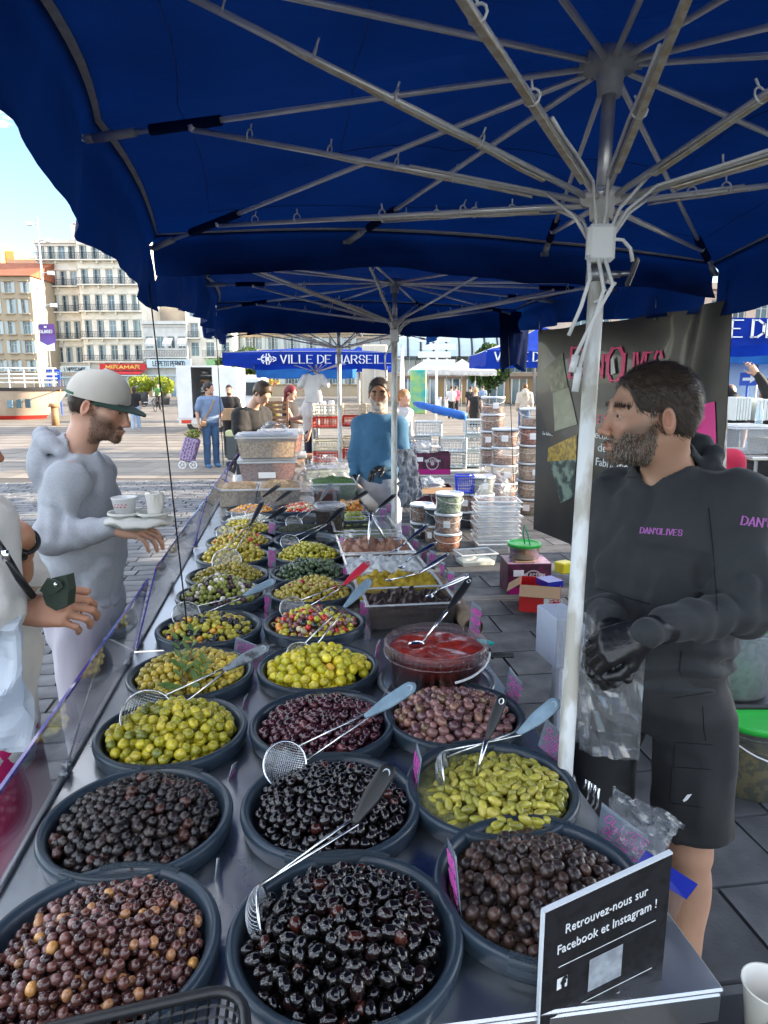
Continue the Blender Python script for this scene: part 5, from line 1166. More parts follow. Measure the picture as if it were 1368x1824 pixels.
# people
M_skin=mat('skin',(.6,.4,.3),.48,attr='tint',sss=.12,bump=.12,bs=420)
M_hair=mat('hair',(.03,.02,.015),.45,attr='tint',spec=.35)
M_glove=mat('black_nitrile',(.010,.010,.012),.30,bump=.5,bs=55)
def cloth(name,col,col2=None,rough=.85,bump=.35,bs=160,ns=5,sheen=.05,stretch=None,nstr=1):return mat(name,col,rough,col2=col2 or[c*.82 for c in col],ns=ns,bump=bump,bs=bs,sheen=sheen,stretch=stretch,nstr=nstr)
def RZ(a):return np.array(Matrix.Rotation(a,4,'Z'))
def TR(v):return np.array(Matrix.Translation(Vector(v)))
def head_sdf(face=1.0,nose=1.0,jaw=1.0,detail=True):
 s=SDF();s.ell((0,-.014,.034),(.075,.097,.086),k=.01);s.ell((0,.030,-.020),(.060,.062,.076),k=.03);s.ell((0,.034,-.076),(.050*jaw,.052,.040),k=.03)
 s.ell((0,-.055,-.02),(.058,.045,.06),k=.03)
 if detail:
  for x in(-1,1):s.ell((x*.044,.050,-.030),(.026,.030,.026),k=.025)
 s.cone((-.034,.080,.022),(.034,.080,.022),.0125,k=.018);s.ell((0,.080,-.102),(.021,.017,.017),k=.022)
 if detail:
  for x in(-1,1):s.ell((x*.0325,.0985,-.001),(.020,.016,.0125),k=.012,sub=True)
  for x in(-1,1):s.ell((x*.0315,.0745,-.001),.0145,k=.006)
  for x in(-1,1):
   s.cone((x*.046,.0775,.002),(x*.031,.0880,.0055),.0040,.0046,k=.004);s.cone((x*.031,.0880,.0055),(x*.017,.0855,.001),.0046,.0035,k=.004)
   s.cone((x*.043,.0795,-.0085),(x*.020,.0855,-.0085),.003,k=.004)
 s.cone((0,.088,.012),(0,.106,-.034),.0085,.0115,k=.010);s.ell((0,.107+.004*nose,-.040),(.0125,.0125,.0110),k=.007)
 for x in(-1,1):s.ell((x*.0125,.102,-.045),(.0085,.010,.0080),k=.006)
 if detail:
  s.cone((-.019,.090,-.0715),(0,.0995,-.070),.0048,.0062,k=.007);s.cone((.019,.090,-.0715),(0,.0995,-.070),.0048,.0062,k=.007)
  s.cone((-.016,.089,-.0815),(.016,.089,-.0815),.0060,k=.007);s.ell((0,.096,-.0815),(.011,.006,.006),k=.005)
  s.cone((-.021,.0985,-.0765),(.021,.0985,-.0765),.0022,k=.004,sub=True)
 for x in(-1,1):
  rot=Euler((R(-14),0,R(-22*x))).to_matrix();s.ell((x*.079,-.014,-.010),(.0105,.0185,.033),k=.006,rot=rot)
  if detail:s.ell((x*.0895,-.007,-.004),(.0095,.0105,.0200),k=.0025,rot=rot,sub=True)
 return s
def finger_chain(s,base,d,up,lens,curls,r,k=.004):
 p=np.array(base,float);d=np.array(d,float);up=np.array(up,float);side=np.cross(d,up)
 for L_,c in zip(lens,curls):
  a=math.radians(c);d2=d*math.cos(a)-up*math.sin(a);up=up*math.cos(a)+d*math.sin(a);d=d2;q=p+d*L_
  s.cone(p,q,r,r*.92,k=k);p=q;r*=.93
 return p
def hand_sdf(mirror=1,curl=(25,35,25),thumb=(.75,.60,-.30),spread=1.0,s_=1.0,tcurl=20,curls=None):
 """wrist at origin, fingers to +Y, thumb side +X*mirror, back of hand +Z"""
 s=SDF();m=mirror;bx=[.028,.009,-.010,-.028];ln=[(.043,.026,.021),(.048,.030,.022),(.044,.028,.021),(.035,.021,.019)];by=[.088,.092,.087,.078]
 for i in range(4):s.cone((m*bx[i]*.55,.01,0),(m*bx[i],by[i],.002 if i in(1,2)else-.001),.0165,.0115,k=.012)
 s.ell((m*.020,.040,-.010),(.016,.030,.014),k=.012);s.ell((-m*.020,.045,-.008),(.013,.032,.013),k=.012)
 for i in range(4):
  c=curls[i]if curls else curl;dx=m*(.10,.02,-.05,-.13)[i]*spread
  d=np.array([dx,1,0]);d/=np.linalg.norm(d);finger_chain(s,(m*bx[i],by[i],0),d,(0,0,1),ln[i],(c[0],c[1]*(1+.06*i),c[2]),(.0092,.0094,.0090,.0080)[i],k=.003)
 td=np.array([m*thumb[0],thumb[1],thumb[2]]);td/=np.linalg.norm(td);b=np.array([m*.020,.020,-.006]);e=b+td*.046;s.cone(b,e,.0155,.0118,k=.012)
 up=np.cross(td,np.array([0,0,1.0]));up=up/np.linalg.norm(up)*m;finger_chain(s,e,td,-up,(.034,.027),(-tcurl,-tcurl),.0108,k=.004)
 if s_!=1:
  pass
 return s
def frame(o,y,z):
 """4x4 with +Y along y and +Z near z at o"""
 y=Vector(y).normalized();z=Vector(z);z=(z-y*z.dot(y)).normalized();x=y.cross(z);M=Matrix((x,y,z)).transposed().to_4x4();M.translation=Vector(o);return np.array(M)
def sx(M,s):
 M=np.array(M).copy();return M
def strands(V,N,n,length,flow,col,seed=1,w_=.0011,lift=.35,parent=None,name='hair',curl=.0,jit=.35,m=None):
 rs=np.random.RandomState(seed);idx=rs.randint(0,len(V),n);p=V[idx]+rs.normal(0,.0012,(n,3));nn=N[idx];f=flow(p)if callable(flow)else np.repeat(np.array([flow],float),n,0)
 f=f-nn*(f*nn).sum(1,keepdims=True);f/=np.linalg.norm(f,axis=1,keepdims=True)+1e-9;d=f*(1-lift)+nn*lift+rs.normal(0,jit,(n,3))*.5;d/=np.linalg.norm(d,axis=1,keepdims=True)
 L_=length*rs.uniform(.55,1.25,(n,1));side=np.cross(d,nn);side/=np.linalg.norm(side,axis=1,keepdims=True)+1e-9
 p1=p+d*L_*.5;d2=d+f*.6+rs.normal(0,curl+.12,(n,3));d2/=np.linalg.norm(d2,axis=1,keepdims=True);p2=p1+d2*L_*.5
 Vs=np.stack([p-side*w_,p+side*w_,p1+side*w_*.8,p1-side*w_*.8,p2],1).reshape(-1,3);b=np.arange(n)[:,None]*5
 F4=(b+np.array([0,1,2,3]));F3=(b+np.array([3,2,4]));c=np.array(col);cc=c[rs.randint(0,len(c),n)]*rs.uniform(.7,1.3,(n,1));me=D.meshes.new(name)
 off=np.array(tuple(parent_world(parent)));me.from_pydata((Vs-off).tolist(),[],F4.tolist()+F3.tolist());me.materials.append(m or M_hair);ca=me.color_attributes.new('tint','FLOAT_COLOR','POINT');c4=np.ones((len(Vs),4),np.float32);c4[:,:3]=np.repeat(cc,5,0);ca.data.foreach_set('color',c4.ravel())
 return link(name,me,parent)
from mathutils.bvhtree import BVHTree
def conform(mb,V,Fq,d,lift=.0015):
 bv=BVHTree.FromPolygons([tuple(v)for v in V],[tuple(int(i)for i in f)for f in Fq]);d=Vector(d).normalized();out=[]
 for v in mb.v:
  v=Vector(v);h=bv.ray_cast(v-d*.35,d);out.append(h[0]-d*lift if h[0]is not None else v)
 mb.v=out
 return mb
def person(label,pos,face,H=1.75,skin=(.52,.31,.21),top=None,bottom=None,hair=None,shoes=None,h=.014,hh=None,hf=None,hp=0.0,roll=0.0,lean=(0,0),J=None,arm=1.0,belly=1.0,gloves=None,hands=(None,None),hair_style='short',beard=None,cut=None,folds=.004,z0=0.0,cat='person',build=1.0,fine=False,hat=None,stride=.0,legsep=1.0,hoodv=1.0):
 """face: direction (x, y) the chest faces; hf: direction the face looks; top = dict(m, sleeve, hem, hood, loose); bottom = dict(m, kind, len)"""
 s=H/1.75;phi=math.atan2(-face[0],face[1]);x0,y0=pos;t=thing('person',label,cat,(x0,y0,z0));O=np.array([x0,y0,z0])
 W=lambda p:O+(RZ(phi)[:3,:3]@(np.array(p,float)*np.array([build,build,1])*s));L=dict(hipR=(.085*legsep,0,.90),hipL=(-.085*legsep,0,.90),kneeR=(.095*legsep,.02+stride,.50),kneeL=(-.095*legsep,.02-stride*.6,.50),ankR=(.10*legsep,stride*1.3,.09),ankL=(-.10*legsep,-stride*1.6,.10),shR=(.170,0,1.385),shL=(-.170,0,1.385),elR=(.215,-.03,1.13),elL=(-.215,-.03,1.13),wrR=(.225,.06,.90),wrL=(-.225,.06,.90),head=(0,.025,1.625))
 for k_,v_ in(J or{}).items():L[k_]=v_
 lx,ly=lean
 P={}
 for k_,v_ in L.items():
  v_=list(v_)
  if k_[:2]in('sh','he')or(k_[:2]in('el','wr')and not(J and k_ in J)):f=max(0,(v_[2]-.95))/.7;v_[0]+=lx*f;v_[1]+=ly*f
  P[k_]=W(v_)
 b=s
 hf=hf or face;hphi=math.atan2(-hf[0],hf[1]);hs=s**.5*1.0 if s>.8 else s
 MH=TR(P['head'])@RZ(hphi)@np.array(Matrix.Rotation(hp,4,'X'))@np.array(Matrix.Rotation(roll,4,'Y'))
 hd=head_sdf(detail=fine or h<.012).xf(MH)
 nkb=W((lx*.65,ly*.65-.015,1.445));body=SDF()
 def limb(sd,a,m_,e,r,g=0,k=.02,kk=None):sd.cone(a,m_,(r[0]+g)*b,(r[1]+g)*b,k=k);sd.cone(m_,e,(r[1]+g)*b,(r[2]+g)*b,k=k)
 tz=[.86,.98,1.08,1.20,1.32,1.42,1.47];wx=np.array([.15,.155,.135*belly,.15,.163,.135,.07])*b*build;wy=np.array([.10,.105,.095*belly,.105,.118,.090,.055])*b*build
 fz=np.clip((np.array(tz)-.95)/.7,0,1);cx=lx*fz*b;cy=ly*fz*b
 body.loft([z*b for z in tz],cx,cy,wx*.93,wy*.93,yaw=phi,org=O,k=.02,n=2.3)
 for sd_ in 'RL':limb(body,P['hip'+sd_],P['knee'+sd_],P['ank'+sd_],(.080,.052,.036));q=(P['knee'+sd_]+P['ank'+sd_])/2+np.array([0,0,.07])-(W((0,.022,0))-O);body.ell(q,(.047*b,.047*b,.11*b),k=.03)
 for sd_ in 'RL':limb(body,P['sh'+sd_],P['el'+sd_],P['wr'+sd_],(.046*arm,.038*arm,.026*arm));body.ell(P['sh'+sd_],.050*b,k=.04);body.cone(nkb+np.array([0,0,-.03*b]),P['sh'+sd_],.05*b,.04*b,k=.04);body.cone(lerp(P['el'+sd_],P['wr'+sd_],.1),lerp(P['el'+sd_],P['wr'+sd_],.45),.040*arm*b,.034*arm*b,k=.02)
 for sd_ in 'RL':toe=P['ank'+sd_]+(W((0,.15,-.06))-O);body.cone(P['ank'+sd_]+np.array([0,0,-.045*b]),toe,.036*b,.028*b,k=.02)
 neck=SDF();neck.cone(nkb,MH[:3,3]+MH[:3,:3]@np.array([0,-.028,-.045]),.062*b,.054*b,k=.02)
 body.merge(neck)
 HM={};up=np.array([0,0,1.0])
 for i,sd_ in enumerate('RL'):
  hdict=hands[i]or{};d=P['wr'+sd_]-P['el'+sd_];d=d/np.linalg.norm(d);
  if 'dir' in hdict:d=np.array(hdict['dir'],float)
  zz=hdict.get('up');
  if zz is None:zz=(RZ(phi)[:3,:3]@np.array([1 if sd_=='R' else-1,0,0]))if abs(d[2])>.6 else up
  M_=frame(P['wr'+sd_],d,zz);HM[sd_]=M_
  xdir=M_[:3,0]
  fwd=RZ(phi)[:3,:3]@np.array([0,1.0,0]);mir=hdict.get('mir',1 if(xdir@fwd)>0 else-1);hs_=hand_sdf(mir,hdict.get('curl',(18,28,20)),hdict.get('thumb',(.6,.75,-.3)),tcurl=hdict.get('tcurl',15),curls=hdict.get('curls')).xf(M_);HM[sd_+'s']=hs_
 rs=np.random.RandomState(int(abs(x0*31+y0*17))+5);sk=np.array(skin)
 def skincol(V,tone=1.0):
  c=sk[None,:]*(1+.10*vnoise(V,22,3)[:,None]);R3=MH[:3,:3];q=(V-MH[:3,3])@R3;c=c.copy()
  def blend(m_,col):c[:]=c*(1-m_[:,None])+np.array(col)*m_[:,None]
  g_=lambda ctr,rad:np.exp(-(((q-np.array(ctr))/np.array(rad))**2).sum(1))
  red=sk*np.array([1.12,.72,.66]);blend(.55*g_((0,.112,-.038),(.018,.02,.016)),red)
  for x in(-1,1):blend(.45*g_((x*.045,.07,-.03),(.024,.03,.02)),red);blend(.5*g_((x*.082,-.012,-.01),(.012,.02,.03)),red);blend(.35*g_((x*.032,.085,-.003),(.018,.02,.010)),sk*.55)
  blend(.75*g_((0,.097,-.0765),(.020,.02,.0085)),sk*np.array([.85,.45,.42]))
  if beard is not None:
   ft=(q[:,2]<-.045)&(q[:,1]>-.01)&(q[:,2]>-.135);mo=np.exp(-((q[:,0]/.026)**2+((q[:,2]+.058)/.007)**2))*(q[:,1]>.08);lip=g_((0,.097,-.0765),(.020,.03,.0075))
   jawm=np.clip((-.030-q[:,2]+(np.abs(q[:,0])-.045)*.9)/.02,0,1)*np.clip((q[:,1]+.005)/.015,0,1)*(q[:,2]>-.14);blend(np.clip(np.maximum(jawm*.8,mo*.8)-lip,0,.85),np.array(beard[0][0]if isinstance(beard[0][0],tuple)else beard[0])*1.5+sk*.12)
  if hair is not None:
   hz_=np.clip((q[:,2]-(.02+.6*np.clip(q[:,1]-.02,0,1)))/.02,0,1)*(q[:,1]<.075);blend(hz_*.8,np.array(hair[0]))
   for x in(-1,1):blend(.75*g_((x*.033,.09,.0215),(.019,.02,.0042)),np.array(hair[0])*1.2)
  return np.clip(c,0,1)
 hh=hh or h;parts=[]
 if fine:
  nz0=P['head'][2]-.155;full=SDF();full.merge(body);full.merge(hd)
  V1,F1=full.mesh(hh,lo=[P['head'][0]-.16,P['head'][1]-.16,nz0],hi=[P['head'][0]+.16,P['head'][1]+.16,P['head'][2]+.16]);headVF=(V1,F1)
  low=SDF();low.merge(body);lo=np.min([o[7]for o in low.ops],0)-3*h;hi=np.max([o[8]for o in low.ops],0)+3*h;hi[2]=nz0+h*1.2
  V2,F2=low.mesh(h,lo=lo,hi=hi);parts=[(V1,F1),(V2,F2)]
  for sd_ in 'RL':
   if hands[0 if sd_=='R' else 1]!='none':
    hs_=SDF();hs_.merge(HM[sd_+'s']);hs_.cone(lerp(P['el'+sd_],P['wr'+sd_],.7),P['wr'+sd_],.030*b,.026*b,k=.012);parts.append(hs_.mesh(.0035))
 else:
  full=SDF();full.merge(body);full.merge(hd)
  for sd_ in 'RL':full.merge(HM[sd_+'s'])
  V1,F1=full.mesh(h);parts=[(V1,F1)];headVF=parts[0]
 if z0==0 and cut is not None:pass
 V,Fq=joinVF(parts);bodyo=np_obj('body',V,Fq,M_skin,t,skincol(V))
 if fine:
  for x in(-1,1):
   mb=MB();c=MH[:3,3]+MH[:3,:3]@np.array([x*.0315,.0762,-.0005]);mb.ell(c,.0138,16,0);f=MH[:3,:3]@np.array([.12*0,1,0]);ic=c+f*.0092;mb.ell(ic,(.0068,)*3,12,1);mb.build('eye',[mat('eye_white',(.42,.36,.33),.25),mat('iris_dark',(.035,.022,.015),.1)],t,True)
 nf=lambda sc,st=(1,1,1),a=folds,sd=1:(lambda Q:a*(.55*fbm(Q*np.array(st),sc,sd,3)+2.2*np.clip(.22-np.abs(vnoise(Q*np.array(st),sc*.8,sd+9)+.25*vnoise(Q,sc*2.2,sd+4)),0,1)))
 if bottom:
  bt=SDF();g=bottom.get('g',.022);ln=bottom.get('len',1.0);lo_z=[.80,.90,1.0,bottom.get('top',1.06)]
  bt.loft([z*b for z in(.84,.90,1.0,bottom.get('top',1.06))],[0]*4,[0]*4,np.array([.150,.168,.162,.150])*b*build*(1+g*1.2),np.array([.10,.122,.12,.108])*b*build*(1+g*1.2),yaw=phi,org=O,k=.03,n=2.3)
  for sd_ in 'RL':
   A,K_,E=P['hip'+sd_],P['knee'+sd_],P['ank'+sd_]+np.array([0,0,.0])
   if bottom['kind']=='trousers':limb(bt,A,K_,lerp(K_,E,ln),(.082,.060,.050),g,k=.03)
   elif bottom['kind']=='shorts':e_=lerp(A,K_,bottom.get('cut',.8));bt.cone(A+np.array([0,0,-.03]),e_,(.074+g)*b,(.074+g*1.3)*b,k=.035)
   elif bottom['kind']=='skirt':pass
  if bottom['kind']=='skirt':bt.loft([z*b for z in(.45,.7,.9,1.0)],[0]*4,[0]*4,np.array([.22,.19,.17,.15])*b,np.array([.18,.15,.13,.11])*b,yaw=phi,org=O,k=.03)
  Vb,Fb=bt.mesh(bottom.get('h',h),clipf=(lambda Q,zc=e_[2]-.015:zc-Q[...,2])if bottom['kind']=='shorts' else None,nz=nf(7,(1,1,.5),folds*1.1,7));bo=np_obj(bottom.get('name',bottom['kind']),Vb,Fb,bottom['m'],t);t['_b']=0;bottom['VF']=(Vb,Fb)
  del t['_b']
 if shoes is not None:
  for sd_ in 'RL':
   sh=SDF();A=P['ank'+sd_];f=lambda v:A+(W(v)-O);sh.cone(f((0,-.035,-.045)),f((0,.15,-.055)),.042*b,.036*b,k=.02);sh.cone(A+np.array([0,0,-.02]),A+np.array([0,0,-.05]),.045*b,k=.02)
   Vs,Fs=sh.mesh(max(.008,h*.7));Vs[:,2]=np.maximum(Vs[:,2],z0+.002);np_obj('shoe',Vs,Fs,shoes,t)
 if top:
  tp=SDF();g=top.get('g',.018);hem=top.get('hem',.90);z_=np.array([hem,.98,1.08,1.20,1.32,1.42,1.475]);z_[1]=max(z_[1],hem+.02);fz=np.clip((z_-.95)/.7,0,1);cxx=lx*fz*b;cyy=ly*fz*b
  bel=top.get('belly',belly);ww=np.array([.158,.165,.155*bel,.160*(bel*.4+.6),.166,.135,.07])*b*build+g*.55;hh_=np.array([.115,.122,.120*bel,.122*(bel*.5+.5),.125,.098,.06])*b*build+g*.55
  if top.get('band'):ww[0]*=.94;hh_[0]*=.92
  tp.loft(z_*b,cxx,cyy,ww,hh_,yaw=phi,org=O,k=.03,n=2.35)
  for sd_ in 'RL':
   A,E_,Wr=P['sh'+sd_],P['el'+sd_],P['wr'+sd_];sl=top.get('sleeve','long');sg=top.get('sg',g);tp.ell(A+np.array([0,0,-.008]),(.050+g*.7)*b,k=.05);tp.cone(nkb+np.array([0,0,-.035*b]),A+np.array([0,0,-.005]),(.058+g*.5)*b,(.044+g*.6)*b,k=.05)
   if sl=='long':
    tp.cone(A,E_,(.052+sg)*b,(.046+sg)*b,k=.04);tp.cone(E_,lerp(E_,Wr,.84),(.046+sg)*b,(.031+sg*.62)*b,k=.025);tp.cone(lerp(E_,Wr,.86),lerp(E_,Wr,.99),(.028+sg*.5)*b,(.029+sg*.5)*b,k=.008)
   elif sl=='short':tp.cone(A,lerp(A,E_,.62),(.058+sg)*b,(.056+sg*1.4)*b,k=.05)
   elif sl=='elbow':tp.cone(A,lerp(A,E_,.95),(.058+sg)*b,(.056+sg*1.4)*b,k=.05)
  nd=MH[:3,3]-nkb;nd=nd/np.linalg.norm(nd)
  tp.cone(nkb-nd*.01,nkb+nd*.045,.090*b,.078*b,k=.03)if top.get('hood')else None
  if top.get('hood'):
   back=W((0,-1,0))-O;back/=np.linalg.norm(back);rt=W((1,0,0))-O;rt/=np.linalg.norm(rt);q=nkb+np.array([0,0,.025]);hv=top.get('hv',1.0)
   ring=[]
   for a in range(13):
    an=math.radians(-166+332*a/12);ring.append(q+np.array([0,0,.022])+back*(math.cos(an)*.098*b*(1 if math.cos(an)>0 else .95))+rt*math.sin(an)*.092*b+np.array([0,0,.045*math.cos(an)*b-.012*(1-math.cos(an))]))
   for a in range(12):f=.5-.5*math.cos(2*math.pi*(a+.5)/12);tp.cone(ring[a],ring[a+1],(.018+.014*f*hv)*b,k=.018)
   tp.ell(q+back*.105*b+np.array([0,0,-.035]),np.array([.105,.052*hv,.085])*b,k=.03,rot=RZ(phi)[:3,:3])
  tp.cone(nkb-nd*.04,nkb+nd*.25,(.066 if not top.get('hood')else .0625)*b,(.074 if not top.get('hood')else .066)*b,k=.012,sub=True)
  fn0=nf(8.5,(1,1,.75),folds,3);EL=[(P['el'+q],(P['wr'+q]-P['el'+q]),(P['el'+q]-P['sh'+q]))for q in 'RL']
  def nzt(Q):
   r=fn0(Q)
   for e_,d1,d0 in EL:
    for dd,ph in((d1,0),(d0,1.5)):
     dn=dd/np.linalg.norm(dd);v_=Q-e_;al_=v_@dn;fo=np.exp(-(np.linalg.norm(v_-dn*.05,axis=-1)/.13)**2);w_=al_*105+2.6*vnoise(Q,9,5)+ph;r=r+folds*.25*fo*np.sin(w_)
   zb_=Q[:,2]-O[2]-(hem+.09)*b;fo=np.exp(-(zb_/.07)**2);r=r+folds*.35*fo*np.sin(Q[:,2]*95+5*vnoise(Q,5,8))
   return r
  Vt,Ft=tp.mesh(top.get('h',h),nz=nzt);to=np_obj(top.get('name','shirt'),Vt,Ft,top['m'],t);top['VF']=(Vt,Ft);top['obj']=to
 if gloves is not None:
  for sd_ in 'RL':gs=HM[sd_+'s'].grow(.0022);gs.cone(lerp(P['el'+sd_],P['wr'+sd_],.80),P['wr'+sd_],.033*b,.029*b,k=.012);Vg,Fg=gs.mesh(.0034 if fine else max(.006,h*.6));np_obj('glove',Vg,Fg,gloves,t)
 R3=MH[:3,:3];hc=MH[:3,3]
 if hair is not None and hair_style!='none':
  cap=SDF();gth={'short':.0065,'crop':.004,'thick':.018,'long':.014,'bun':.010,'capped':.006}[hair_style]
  cap.ell((0,-.016,.036),(.075+gth,.097+gth,.086+gth),k=.01);cap.ell((0,-.055,-.01),(.060+gth,.045+gth,.058),k=.03)
  if hair_style=='long':cap.loft([-.26,-.1,0,.06],[0]*4,[-.05,-.05,-.03,-.02],[.07,.085,.088,.07],[.035,.06,.09,.08])if False else cap.cone((0,-.055,0),(0,-.06,-.20),.075,.05,k=.03)
  if hair_style=='bun':cap.ell((0,-.11,.06),.035,k=.02)
  cap.ell((0,.142,-.050),(.108,.112,.150),k=.012,sub=True)
  if hair_style=='capped':cap.ell((0,0,.13),(.15,.17,.105),k=.01,sub=True);
  for x in(-1,1):cap.ell((x*.088,.012,-.035),(.030,.050,.052),k=.008,sub=True)
  cap.xf(MH);a_=.0015 if fine else .004;Vh,Fh=cap.mesh(hh if fine else max(.008,h*.8),nz=lambda Q:a_*fbm(Q,60 if fine else 30,5,2));hcol=np.array(hair[0])[None,:]*(1+.25*vnoise(Vh,40,2)[:,None]);ho=np_obj('hair',Vh,Fh,M_hair,t,hcol)
  if fine and len(Vh):
   Nh=vnorm(Vh,Fh);q=(Vh-hc)@R3;ok=(q[:,2]>-.055)&((Nh@R3)[:,2]>-.75)
   fl=hair[2]if len(hair)>2 else None
   def flow(p):
    q=(p-hc)@R3;f=np.stack([q[:,0]*2.5-.03,-.35-.8*np.clip(q[:,2],-.1,.2)*0-.25*(q[:,2]>.05),-.35-2*np.clip(.06-q[:,2],0,.1)],1);return f@R3.T
   if ok.sum()>10:strands(Vh[ok],Nh[ok],hair[3]if len(hair)>3 else 3200,hair[1]if len(hair)>1 else .022,flow,[hair[0]]if not isinstance(hair[0][0],(tuple,list))else hair[0],3,.0007,.30,ho,'hair_strands',jit=.35)
 if beard is not None and fine:
  V1,F1=headVF;N1=vnorm(V1,F1);q=(V1-hc)@R3
  lip=(np.abs(q[:,0])<.021)&(q[:,2]<-.068)&(q[:,2]>-.087)&(q[:,1]>.085)
  ok=(q[:,2]<-.038-.9*np.clip(.055-np.abs(q[:,0]),0,1))&(q[:,2]>-.128)&(q[:,1]>.0)&(np.abs(q[:,0])<.085)&~lip
  mo=(np.abs(q[:,0])<.032)&(q[:,2]<-.052)&(q[:,2]>-.067)&(q[:,1]>.085);sb=(np.abs(q[:,0])>.060)&(q[:,1]>.005)&(q[:,1]<.028)&(q[:,2]<.03)&(q[:,2]>-.06)
  ok=(ok|mo|sb)
  flow=np.array([0,.15,-1])@R3.T
  if ok.sum()>10:strands(V1[ok],N1[ok],beard[2]if len(beard)>2 else 2600,beard[1],flow,beard[0]if isinstance(beard[0][0],(tuple,list))else[beard[0]],9,.00055,.34,t,'beard',jit=.5)
  ok=np.zeros(len(q),bool)
  for x in(-1,1):ok|=(np.abs(q[:,0]-x*.034)<.018)&(np.abs(q[:,2]-.0215+.12*np.abs(np.abs(q[:,0])-.03))<.0045)&(q[:,1]>.06)
  if ok.sum()>4:[strands(V1[ok&(q[:,0]*x>0)],N1[ok&(q[:,0]*x>0)],170,.010,np.array([0,.0,.2])@R3.T,[hair[0]]if hair else[(.03,.02,.015)],12,.0006,.3,t,'eyebrow',jit=.3)for x in(-1,1)]
 elif beard is not None:
  bs=SDF();bs.ell((0,.036,-.080),(.056,.060,.044),k=.01);bs.ell((0,.14,-.045),(.04,.045,.024),k=.01,sub=True);bs.ell((0,-.06,-.07),(.1,.08,.1),k=.01,sub=True);bs.ell((0,.03,-.005),(.09,.1,.045),k=.01,sub=True)
  bs.xf(MH);Vq,Fq_=bs.mesh(max(.006,h*.6));bc=beard[0][0]if isinstance(beard[0][0],(tuple,list))else beard[0]
  if len(Vq):np_obj('beard',Vq,Fq_,M_hair,t,np.repeat(np.array(bc)[None,:],len(Vq),0))
 t_=dict(t=t,P=P,MH=MH,W=W,O=O,phi=phi,HM=HM,s=s,top=top,bottom=bottom);return t_
def hpt(pr,v):return Vector((pr['MH'][:3,3]+pr['MH'][:3,:3]@np.array(v,float)).tolist())
def hdir(pr,v):return Vector((pr['MH'][:3,:3]@np.array(v,float)).tolist())
ph_face=(-.62,-.78);SX,SY=.715,1.70
def loc_of(px,py,Y,pr=(SX,SY),face=ph_face,s=1.03):
 p=atY(px,py,Y);phi=math.atan2(-face[0],face[1]);q=np.array([p.x-pr[0],p.y-pr[1],p.z]);M=RZ(phi)[:3,:3];v=M.T@q/s;return tuple(v)
M_hoodie=cloth('charcoal_sweatshirt',(.026,.029,.033),(.020,.022,.026),bump=.3,bs=260,ns=12,sheen=.08)
M_shorts=cloth('black_shorts_cloth',(.016,.017,.020),(.012,.013,.015),rough=.7,bump=.2,bs=200)
seller=person('seller in a charcoal hoodie and black shorts holding a clear bag',(SX,SY),ph_face,1.80,skin=(.43,.245,.165),fine=True,h=.010,hh=.0032,hf=(-.985,-.02),hp=R(1),J=dict(shL=loc_of(1318,885,1.60),elL=loc_of(1328,1085,1.47),wrL=loc_of(1150,1128,1.33),shR=loc_of(1098,878,1.83),elR=loc_of(1062,1075,1.72),wrR=loc_of(1088,1118,1.47),head=loc_of(1156,738,1.66)),top=dict(m=M_hoodie,g=.014,sg=.013,hem=.915,hood=True,band=True,h=.0065,name='hoodie',belly=1.10,hv=1.1),bottom=dict(m=M_shorts,kind='shorts',cut=.80,g=.022,h=.009),shoes=M_black,gloves=M_glove,folds=.019,hair=((.045,.032,.024),.014,None,9000),hair_style='short',beard=(((.06,.040,.028),(.10,.07,.05),(.26,.24,.21),(.09,.06,.04),(.30,.28,.26),(.05,.035,.025)),.009,5200),belly=1.06,build=.97,arm=.80,legsep=1.3,stride=.03,hands=(dict(dir=(-.55,-.70,-.45),curl=(45,55,35),up=(-.3,-.2,.9)),dict(dir=(-.86,.10,-.42),curl=(42,52,35),up=(-.1,-.75,.65),tcurl=25)))
Vt,Ft=seller['top']['VF'];vd=ray(1177,943).normalized();Xr=Vector((1,0,0));
def onfront(px,py,txt,h,Y,wpx,slant_y,name='chest_lettering',m=None):
 mb=MB();O=atY(px,py,Y);d=ray(px,py).normalized();X=Vector((1,0,slant_y));letter(mb,txt,O,X,Vector((0,-.2,1)),h,h*.15,serif=True,maxw=wpx,wd=.75);conform(mb,Vt,Ft,d,.0012);mb.f=[f for f in mb.f if len(f)==4]
 o=mb.build(name,m or mat('mauve_print',(.34,.10,.36),.6),seller['top']['obj']);return o
onfront(1140,949,"DAN'OLIVES",.0145,1.55,.098,-.07)
onfront(1320,934,"DAN'OLIVES",.020,1.50,.15,-.12,'sleeve_lettering')
def seam(pts,obj,VF,r=.0016,m=None,name='seam',lift=.0006):
 mb=MB();P_=[]
 bv=BVHTree.FromPolygons([tuple(v)for v in VF[0]],[tuple(int(i)for i in f)for f in VF[1]])
 for i in range(len(pts)-1):
  for k in range(8):
   x=pts[i][0]+(pts[i+1][0]-pts[i][0])*k/8;y=pts[i][1]+(pts[i+1][1]-pts[i][1])*k/8;d=ray(x,y).normalized();h_=bv.ray_cast(Vector((0,0,CAMH)),d)
   if h_[0]is not None:P_.append(h_[0]-d*lift)
 if len(P_)>2:mb.tube(P_,r,5);mb.build(name,m or mat('hoodie_stitch',(.008,.009,.011),.9),obj,True)
for pts in([(1062,1048),(1110,1062),(1165,1078)],[(1092,1228),(1180,1246),(1295,1228)],[(1262,905),(1272,1000),(1278,1100)],[(1214,1160),(1210,1195),(1216,1205)],[(1118,850),(1180,850),(1260,815)]):seam(pts,seller['top']['obj'],seller['top']['VF'])
